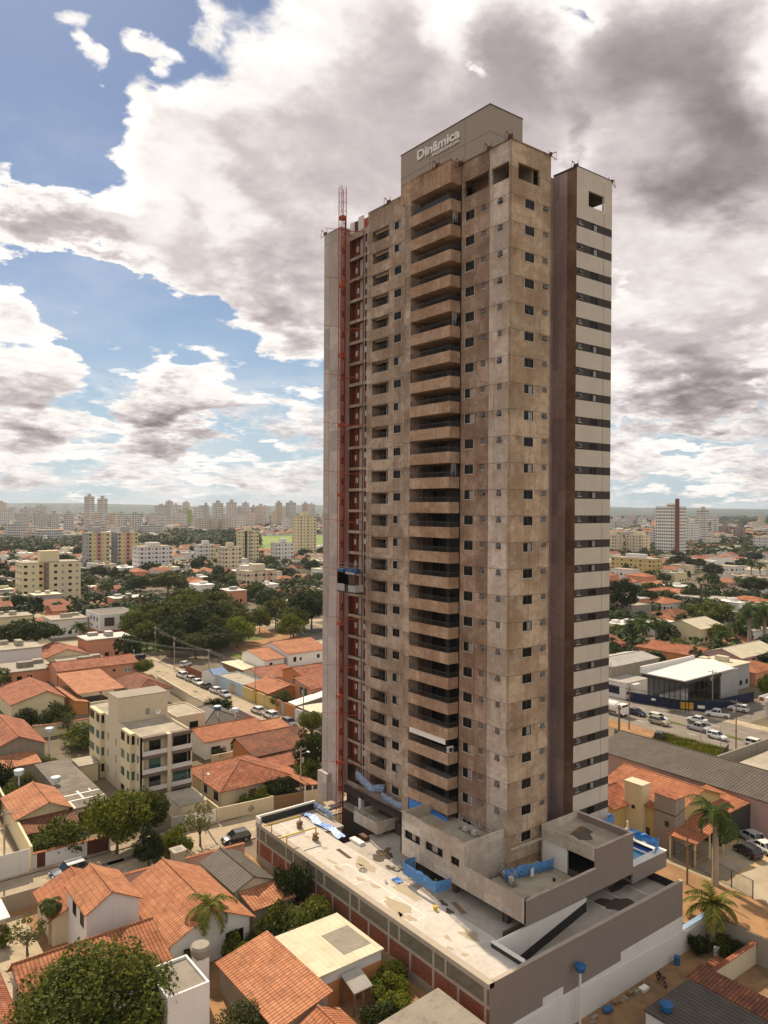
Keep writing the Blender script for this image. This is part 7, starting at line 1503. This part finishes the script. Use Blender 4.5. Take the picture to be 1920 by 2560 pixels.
T7 = [ # px, base y, height px, width px, depth, facade, label
 (226, 1336, 94, 24, 13, 'slab', 'very tall slim banded tower, the left one of the twins on the skyline'), (259, 1340, 93, 24, 13, 'slab', 'very tall slim banded tower, the right one of the twins on the skyline'),
 (100, 1344, 59, 25, 13, 'grey', 'grey-white tower, leftmost of three in a row at the left'), (138, 1344, 59, 24, 13, 'grey', 'grey-white tower in the middle of three in a row at the left'), (175, 1346, 61, 24, 13, 'grey', 'grey-white tower, rightmost of three in a row at the left'),
 (77, 1362, 31, 37, 12, 'rose', 'low cream block with dark window columns at the left'), (116, 1372, 22, 30, 10, 'white', 'low white house block among trees at the left'), (384, 1354, 40, 54, 14, 'grey', 'wide grey pair of blocks in mid-town'),
 (307, 1346, 58, 28, 14, 'pale', 'white tower left of three alike right of the twins'), (342, 1346, 61, 28, 14, 'pale', 'white tower in the middle of three alike right of the twins'), (376, 1318, 32, 25, 14, 'pale', 'white tower right of three alike right of the twins'), (300, 1346, 32, 40, 14, 'pale', 'low white block behind the yellow and pink tower'), (284, 1334, 46, 20, 13, 'tan', 'orange-brown tower beside the twins'), (241, 1332, 44, 12, 12, 'tan', 'narrow orange-brown tower between the twins'),
 (466, 1323, 48, 33, 14, 'green', 'white tower with a lime green end'), (506, 1332, 62, 36, 14, 'pale', 'broad white tower next to the lime-ended one'), (518, 1334, 70, 14, 12, 'grey', 'slim grey tower in the central cluster'), (549, 1338, 80, 27, 14, 'pale', 'tall grey-white tower in the middle of the central cluster'), (583, 1334, 78, 26, 14, 'pale', 'tallest pointed tower of the central cluster'), (602, 1322, 52, 16, 12, 'grey', 'grey tower right of the pointed one'), (622, 1322, 54, 14, 12, 'pale', 'pale slim tower in the right half of the central cluster'), (637, 1322, 54, 13, 12, 'grey', 'grey slim tower in the right half of the central cluster'), (655, 1321, 56, 24, 14, 'rose', 'pink-brown tower at the right end of the central cluster'),
 (512, 1340, 42, 28, 14, 'rose', 'pinkish mid-height block at the foot of the central cluster, left'), (540, 1340, 42, 24, 14, 'rose', 'pinkish mid-height block at the foot of the central cluster, centre'), (566, 1340, 42, 26, 14, 'rose', 'pinkish mid-height block at the foot of the central cluster, right'),
 (700, 1319, 62, 17, 13, 'tan', 'slim brown-topped tower left of the domed one'), (731, 1319, 62, 25, 14, 'grey', 'grey tower with a dark dome-like top'), (766, 1313, 54, 16, 13, 'tan', 'slim brown tower rising behind the tall cream tower'), (785, 1310, 36, 12, 12, 'grey', 'distant grey tower close to the end pylon'), (689, 1318, 36, 16, 12, 'rose', 'low pinkish tower before the slim brown-topped one'),
 (1739, 1366, 58, 32, 15, 'white', 'white tower right of the red-topped one'), (1764, 1362, 86, 28, 15, 'slab', 'tall grey banded tower right of the red-topped one'), (1792, 1346, 52, 18, 13, 'slab', 'narrow grey tower joined to the tall banded one'), (1821, 1348, 33, 29, 16, 'brown', 'brown vertical-ribbed block, left of a pair'), (1857, 1352, 34, 29, 16, 'brown', 'brown vertical-ribbed block, right of a pair'), (1639, 1366, 38, 22, 13, 'grey', 'grey block hidden behind the pale yellow tower'), (1533, 1330, 26, 22, 13, 'grey', 'grey block beside the striped wing far off'), (1558, 1330, 26, 28, 13, 'grey', 'far grey block with ribbed front right of the striped wing'), (1650, 1300, 26, 18, 14, 'cream', 'distant cream tower left of the red-topped one'), (1622, 1309, 20, 16, 13, 'grey', 'distant grey tower left of the red-topped one'), (1640, 1309, 20, 18, 13, 'grey', 'second distant grey tower left of the red-topped one')]
for (px, yb, hp, wp, dp, mm, l) in T7: bpx(l, px, yb, hp, wp, dp, 'f_'+mm, cap=.28, top=4.5, wing=.8)
M['red_tower'] = paint('red_brown_tower_core', (.17, .055, .04), .1)
x, y = gp(1690, 1398); t = block('very tall white and pale green tower with a red-brown core', x+4, y+8, 15, 22, 48.5, 'f_redt', cap=.2, top=3, wing=.6)
MB().box(-8.4, -6.0, -12.3, -9.4, 0, 56).build('stair_core', [M['red_tower']], t)
# far hazy skylines
rn = random.Random(12)
for i in range(46):
    px = rn.uniform(0, 215) if i < 34 else rn.uniform(690, 800); yb = rn.uniform(1281, 1286); x, y = gp(px, yb); D = proj((x, y, 0))[2]
    block('pale hazy tower in the far skyline at the %s' % ('left' if i < 34 else 'right of the central cluster'), x, y, rn.uniform(18, 34), 22, rn.uniform(8, 20)*D/F_PX, 'f_'+rn.choice(['pale', 'white', 'rose']), cap=0, name='distant_tower', cat='tower block', group='hazy towers on the far skyline')
for i in range(10):
    px = rn.uniform(1580, 1625) if i < 7 else rn.uniform(1895, 1925); yb = rn.uniform(1284, 1292); x, y = gp(px, yb); D = proj((x, y, 0))[2]
    block('pale hazy tower on the far slope right of the striped wing', x, y, rn.uniform(14, 26), 18, rn.uniform(7, 12)*D/F_PX, 'f_pale', cap=0, name='distant_tower', cat='tower block', group='hazy towers on the far slope')
rn = random.Random(41)
for i in range(64):
    left = i < 46; px = rn.uniform(0, 800) if left else rn.uniform(1535, 1920); yb = rn.uniform(1300, 1372) if left else rn.uniform(1296, 1350); x, y = gp(px, yb)
    if 300 < x < 660 and 600 < y < 1040: continue
    D = proj((x, y, 0))[2]; h = rn.choice([9, 12, 12, 15, 18, 24, 30]); mm = rn.choice(['white', 'pale', 'pale', 'cream', 'rose', 'white', 'grey'])
    nm = {'white': 'white', 'pale': 'pale', 'cream': 'cream', 'rose': 'pinkish', 'grey': 'grey'}[mm]; hh = 'low-rise' if h < 13 else 'mid-rise'
    lb = '%s %s block of flats among the far roofs at the %s' % (nm, hh, 'left' if left else 'right'); block(lb, x, y, rn.uniform(14, 30), rn.uniform(11, 16), h, 'f_'+mm, cap=rn.choice([0, .2, .3]), top=2.6, wing=rn.choice([0, .8]), cat='apartment block', group=lb)
for i in range(34):
    left = i < 26; px = rn.choice([rn.uniform(395, 470), rn.uniform(480, 680), rn.uniform(600, 800), rn.uniform(0, 120)]) if left else rn.uniform(1530, 1640); yb = rn.uniform(1306, 1326); x, y = gp(px, yb)
    D = proj((x, y, 0))[2]; mm = rn.choice(['white', 'pale', 'pale', 'grey', 'rose', 'slab']); lb = 'tall pale tower block among the distant high-rises at the %s' % ('left' if left else 'right')
    block(lb, x, y, rn.uniform(14, 24), 14, rn.uniform(30, 58)*D/F_PX*(1 if left else .5), 'f_'+mm, cap=rn.choice([.2, .3]), top=4, wing=.8, cat='tower block', group=lb)
# low city fabric: individual houses near, the rest one mass
KEEP = [(18, 102, 120, 250), (-40, 62, 0, 160), (15, 60, 205, 246), (92, 126, 30, 70), (20, 58, 326, 352), (315, 650, 610, 1030), (72, 103, -200, 340), (13, 26, 0, 420), (-200, 240, 199, 214)]
OBST = [(o.location.x, o.location.y, 15) for o in COL.objects if o.parent is None and o.type == 'EMPTY' and o.get('category') in ('apartment block', 'tree', 'palm tree') and o.location.length > 100]
def hmesh(seed):
    rn = random.Random(seed); w, l, h = rn.uniform(9.5, 13), rn.uniform(11, 16), rn.choice([3.0, 3.3, 3.6, 6.2]); a, c = w/2, l/2
    t = thing('house', '', 'house'); wl = MB(); rf = MB(); k = (0, 3, 1, 3, 2, 3, 0, 3)[seed % 8]
    wl.box(-a+.3, a-.3, -c+.3, c-.3, 0, h-.02 if k else h, skip='z')
    if k in (0, 1):
        zr = h+w*.16
        slab_face(rf, [(-a, c, h), (-a, -c, h), (0, -c, zr), (0, c, zr)], .12); slab_face(rf, [(a, -c, h), (a, c, h), (0, c, zr), (0, -c, zr)], .12)
        for yy in (-c+.3, c-.3): wl.face([(-a+.3, yy, h-.1), (a-.3, yy, h-.1), (0, yy, zr-.2)])
        rm = 'tile_p' if k else 'tile_r'
    elif k == 2:
        zr = h+w*.17; r0, r1 = (0, -c+a, zr), (0, c-a, zr)
        for f in ([(-a, -c, h), (a, -c, h), r0], [(a, -c, h), (a, c, h), r1, r0], [(a, c, h), (-a, c, h), r1], [(-a, c, h), (-a, -c, h), r0, r1]): slab_face(rf, f, .1)
        rm = 'tile_o'
    else:
        rf.box(-a, a, -c, c, h, h+.25); rf.box(-a*.3, a*.3, -c*.3, 0, h+.25, h+1.6); rm = ['tin', 'fib_w', 'slab', 'fib_g', 'fib_b', 'slab'][(seed//2) % 6]; rf.box(a*.4, a*.8, c*.2, c*.6, h+.25, h+1.2)
    for i in range(3): wl.box(-a+1+i*2.4, -a+2.2+i*2.4, -c+.26, -c+.3, 1.0, 2.2, 1); wl.box(-a+.26, -a+.3, -c+1.2+i*3, -c+2.4+i*3, 1.0, 2.2, 1)
    o1 = wl.build('wall', [M[rn.choice(['white', 'cream', 'white2', 'cream2', 'pink', 'salmon', 'greyw'])], M['glass']], t); o2 = rf.build('roof', [M[rm]], t)
    remember(t, o1, o2); return t, wl, rf, (w, l, h), rm
HP = [hmesh(s) for s in range(100, 124)]; hused = set()
KIND = {'tile_p': 'house with a pale orange tiled roof', 'tile_r': 'house with a weathered red tiled roof', 'tile_o': 'house with a hipped orange roof', 'tin': 'flat-roofed building with a grey tin roof', 'fib_w': 'flat-roofed building with a white metal roof', 'slab': 'flat-roofed building with a beige slab roof', 'fib_g': 'flat-roofed building with a grey sheet roof', 'fib_b': 'flat-roofed building with a cream sheet roof'}
cells = []
rn = random.Random(21); yy = -120
for iy in range(140):
    y = -120+iy*16.5
    if iy % 4 == 3: continue
    for ix in range(150):
        x = -260+ix*13
        if ix % 9 == 8: continue
        px, py, D = proj((x, y, 3))
        if D < 120 or not (-40 < px < 835 or 1490 < px < 1960): continue
        if any(a < x < b_ and c < y < d_ for a, b_, c, d_ in KEEP): continue
        if any(abs(x-ox) < 14 and abs(y-oy) < 13 for ox, oy, _ in OBST): continue
        if px > 1490 and D < 175: continue
        cells.append((D, x+rn.uniform(-1.5, 1.5), y+rn.uniform(-1.5, 1.5)))
cells.sort(); mass = {}
def add_mass(key, mb, x, y, rz=0, sc=1.0, mi=None):
    b = mass.setdefault(key, MB()); k = len(b.v); c_, s_ = cos(rz), sin(rz)
    b.v += [(x+(p[0]*c_-p[1]*s_)*sc, y+(p[0]*s_+p[1]*c_)*sc, p[2]*sc) for p in mb.v]
    b.f += [tuple(k+i for i in f) for f in mb.f]; b.mi += [0]*len(mb.f)
ntree = 0; treespots = []
for i, (D, x, y) in enumerate(cells):
    if rn.random() < .26: treespots.append((D, x, y)); continue
    j = rn.randrange(len(HP)); t, wl, rf, dm, rm = HP[j]
    rz = rn.choice([0, pi/2])
    if len(hused)+0 >= 0 and D < 480 and i < 330:
        side = 'left' if proj((x, y, 0))[0] < 960 else 'right'
        zone = 'near the park' if D < 300 else ('among the mid-town blocks' if D < 400 else 'behind the mid-town blocks')
        lab = KIND[rm]+(' '+zone if side == 'left' else ' in the leafy right-hand quarter')
        if j not in hused: o = t; hused.add(j); o.location = (x, y, 0); o.rotation_euler = (0, 0, rz)
        else: o = dup_tree(t, (x, y, 0), rz)
        o['label'] = lab; o['group'] = lab
    else:
        add_mass('w%d' % (j % 3), wl, x, y, rz); add_mass('r_'+rm, rf, x, y, rz)
for j, h_ in enumerate(HP):
    if j not in hused:
        for o in list(h_[0].children)+[h_[0]]: bpy.data.objects.remove(o)
# farther still: a carpet of small roofs and tree clumps out to the hills
rn = random.Random(33); tree_b = MB()
def far_clump(b, x, y, r, h, n, s):
    for _ in range(n):
        d = Vector((rn.gauss(0, 1), rn.gauss(0, 1), abs(rn.gauss(0, 1)))).normalized(); p = Vector((x, y, h*.35))+Vector((d.x*r, d.y*r, d.z*h*.65)); nn = (d+Vector((rn.gauss(0, .4), rn.gauss(0, .4), .3))).normalized(); a = nn.orthogonal().normalized(); e = nn.cross(a); b.face([p-a*s, p-e*s, p+a*s, p+e*s])
for i in range(5200):
    left = rn.random() < .72; px = rn.uniform(-40, 835) if left else rn.uniform(1500, 1960); D = 900/rn.uniform(.16, .92)
    py = 1270+46*F_PX/D; x, y = gp(px, py)
    if any(a < x < b_ and c < y < d_ for a, b_, c, d_ in KEEP): continue
    if rn.random() < .5: far_clump(tree_b, x, y, rn.uniform(5, 10), rn.uniform(6, 11), 16, rn.uniform(2.2, 3.6))
    else:
        j = rn.randrange(len(HP)); _, wl, rf, dm, rm = HP[j]; s_ = rn.uniform(1, 1.8); add_mass('w%d' % (j % 3), wl, x, y, 0, s_); add_mass('r_'+rm, rf, x, y, 0, s_)
for k, b in mass.items():
    pass
big = MB(); mats = []
for k, b in mass.items():
    o_ = len(big.v); big.v += b.v; big.f += [tuple(o_+i for i in f) for f in b.f]; big.mi += [len(mats)]*len(b.f)
    mats.append(M[{'w0': 'white', 'w1': 'cream', 'w2': 'white2'}.get(k, k[2:])])
struct(big, 'distant_suburb', mats, 'stuff')
# street trees
treespots.sort()
for i, (D, x, y) in enumerate(treespots):
    if i < 130:
        side = 'left' if proj((x, y, 0))[0] < 960 else 'right'
        tree('far%d' % rn.randrange(5), x, y, rn.uniform(5, 10), rn.uniform(3.4, 6.5), 'leafy green tree between the town roofs at the '+side, 'street trees between the town roofs at the '+side)
    else: far_clump(tree_b, x, y, rn.uniform(4, 7), rn.uniform(6, 10), 40, 1.6)
# the long wooded belt in mid-distance and woods under the hills
for i in range(900):
    px = rn.uniform(345, 640); py = rn.uniform(1338, 1372); x, y = gp(px, py); far_clump(tree_b, x, y, rn.uniform(5, 9), rn.uniform(8, 13), 40, 1.7)
for i in range(260):
    px = rn.uniform(0, 200); py = rn.uniform(1352, 1384); x, y = gp(px, py); far_clump(tree_b, x, y, rn.uniform(5, 8), rn.uniform(7, 11), 36, 1.5)
for i in range(420):
    px = rn.choice([rn.uniform(0, 60), rn.uniform(395, 460), rn.uniform(600, 800), rn.uniform(1520, 1620), rn.uniform(1790, 1930)]); py = rn.uniform(1296, 1318); x, y = gp(px, py); far_clump(tree_b, x, y, rn.uniform(12, 24), rn.uniform(10, 18), 40, 5)
for i in range(500):
    px = rn.uniform(1520, 1930); py = rn.uniform(1345, 1400); x, y = gp(px, py)
    if rn.random() < .5: far_clump(tree_b, x, y, rn.uniform(4, 8), rn.uniform(6, 10), 40, 1.5)
for i in range(260):
    x, y = rn.uniform(108, 330), rn.uniform(44, 190); px = proj((x, y, 0))[0]
    if 1500 < px < 1960: 
        for k in range(2): far_clump(tree_b, x+k*3, y+k*2, rn.uniform(2, 4.5), rn.uniform(3, 7), 60, .8)
for i in range(420):
    px = rn.uniform(-20, 830); py = rn.uniform(1395, 1560); x, y = gp(px, py)
    if any(a < x < b_ and c < y < d_ for a, b_, c, d_ in KEEP): continue
    far_clump(tree_b, x, y, rn.uniform(2.5, 5), rn.uniform(4, 8), 60, .9)
struct(tree_b, 'woodland', [M['leaf_far']], 'stuff')
# hills
from mathutils import noise as mn
b = MB(); NA, NR = 90, 14
grid = []
for i in range(NA+1):
    az_ = R(-5+ 80*i/NA); row = []
    for j in range(NR+1):
        r_ = 3600+5600*j/NR; x, y = CAM.x+r_*sin(az_), CAM.y+r_*cos(az_)
        k = min(1, j/NR*1.25); h = k*k*(62+26*mn.fractal(Vector((x/1500, y/1500, 1.3)), 1.0, 2.0, 4))+k*7*mn.fractal(Vector((x/240, y/240, 4)), 1, 2, 3); row.append((x, y, max(.2, h) if j else -.5))
    grid.append(row)
for A, B in zip(grid, grid[1:]):
    for j in range(NR): b.face([A[j], B[j], B[j+1], A[j+1]])
struct(b, 'hills', [M['hillm']])
# ---------------------------------------------------------------- haze
hz = MB().box(-2500, 9800, -2500, 9800, -5, 112); 
mt = bpy.data.materials.new('haze'); mt.use_nodes = True; g = G(mt.node_tree)
pv = g.n('ShaderNodeVolumePrincipled', {'Color': (.72, .80, .90), 'Density': 7e-5, 'Anisotropy': .2}); o_ = g.n('ShaderNodeOutputMaterial'); g.t.links.new(pv.outputs[0], o_.inputs['Volume'])
struct(hz, 'haze', [mt], 'stuff')
# prototypes never placed
for k, v in PROTO.items():
    used = v[1] if isinstance(k, tuple) else v[3]
    if not used:
        for c in list(v[0].children): bpy.data.objects.remove(c)
        bpy.data.objects.remove(v[0])
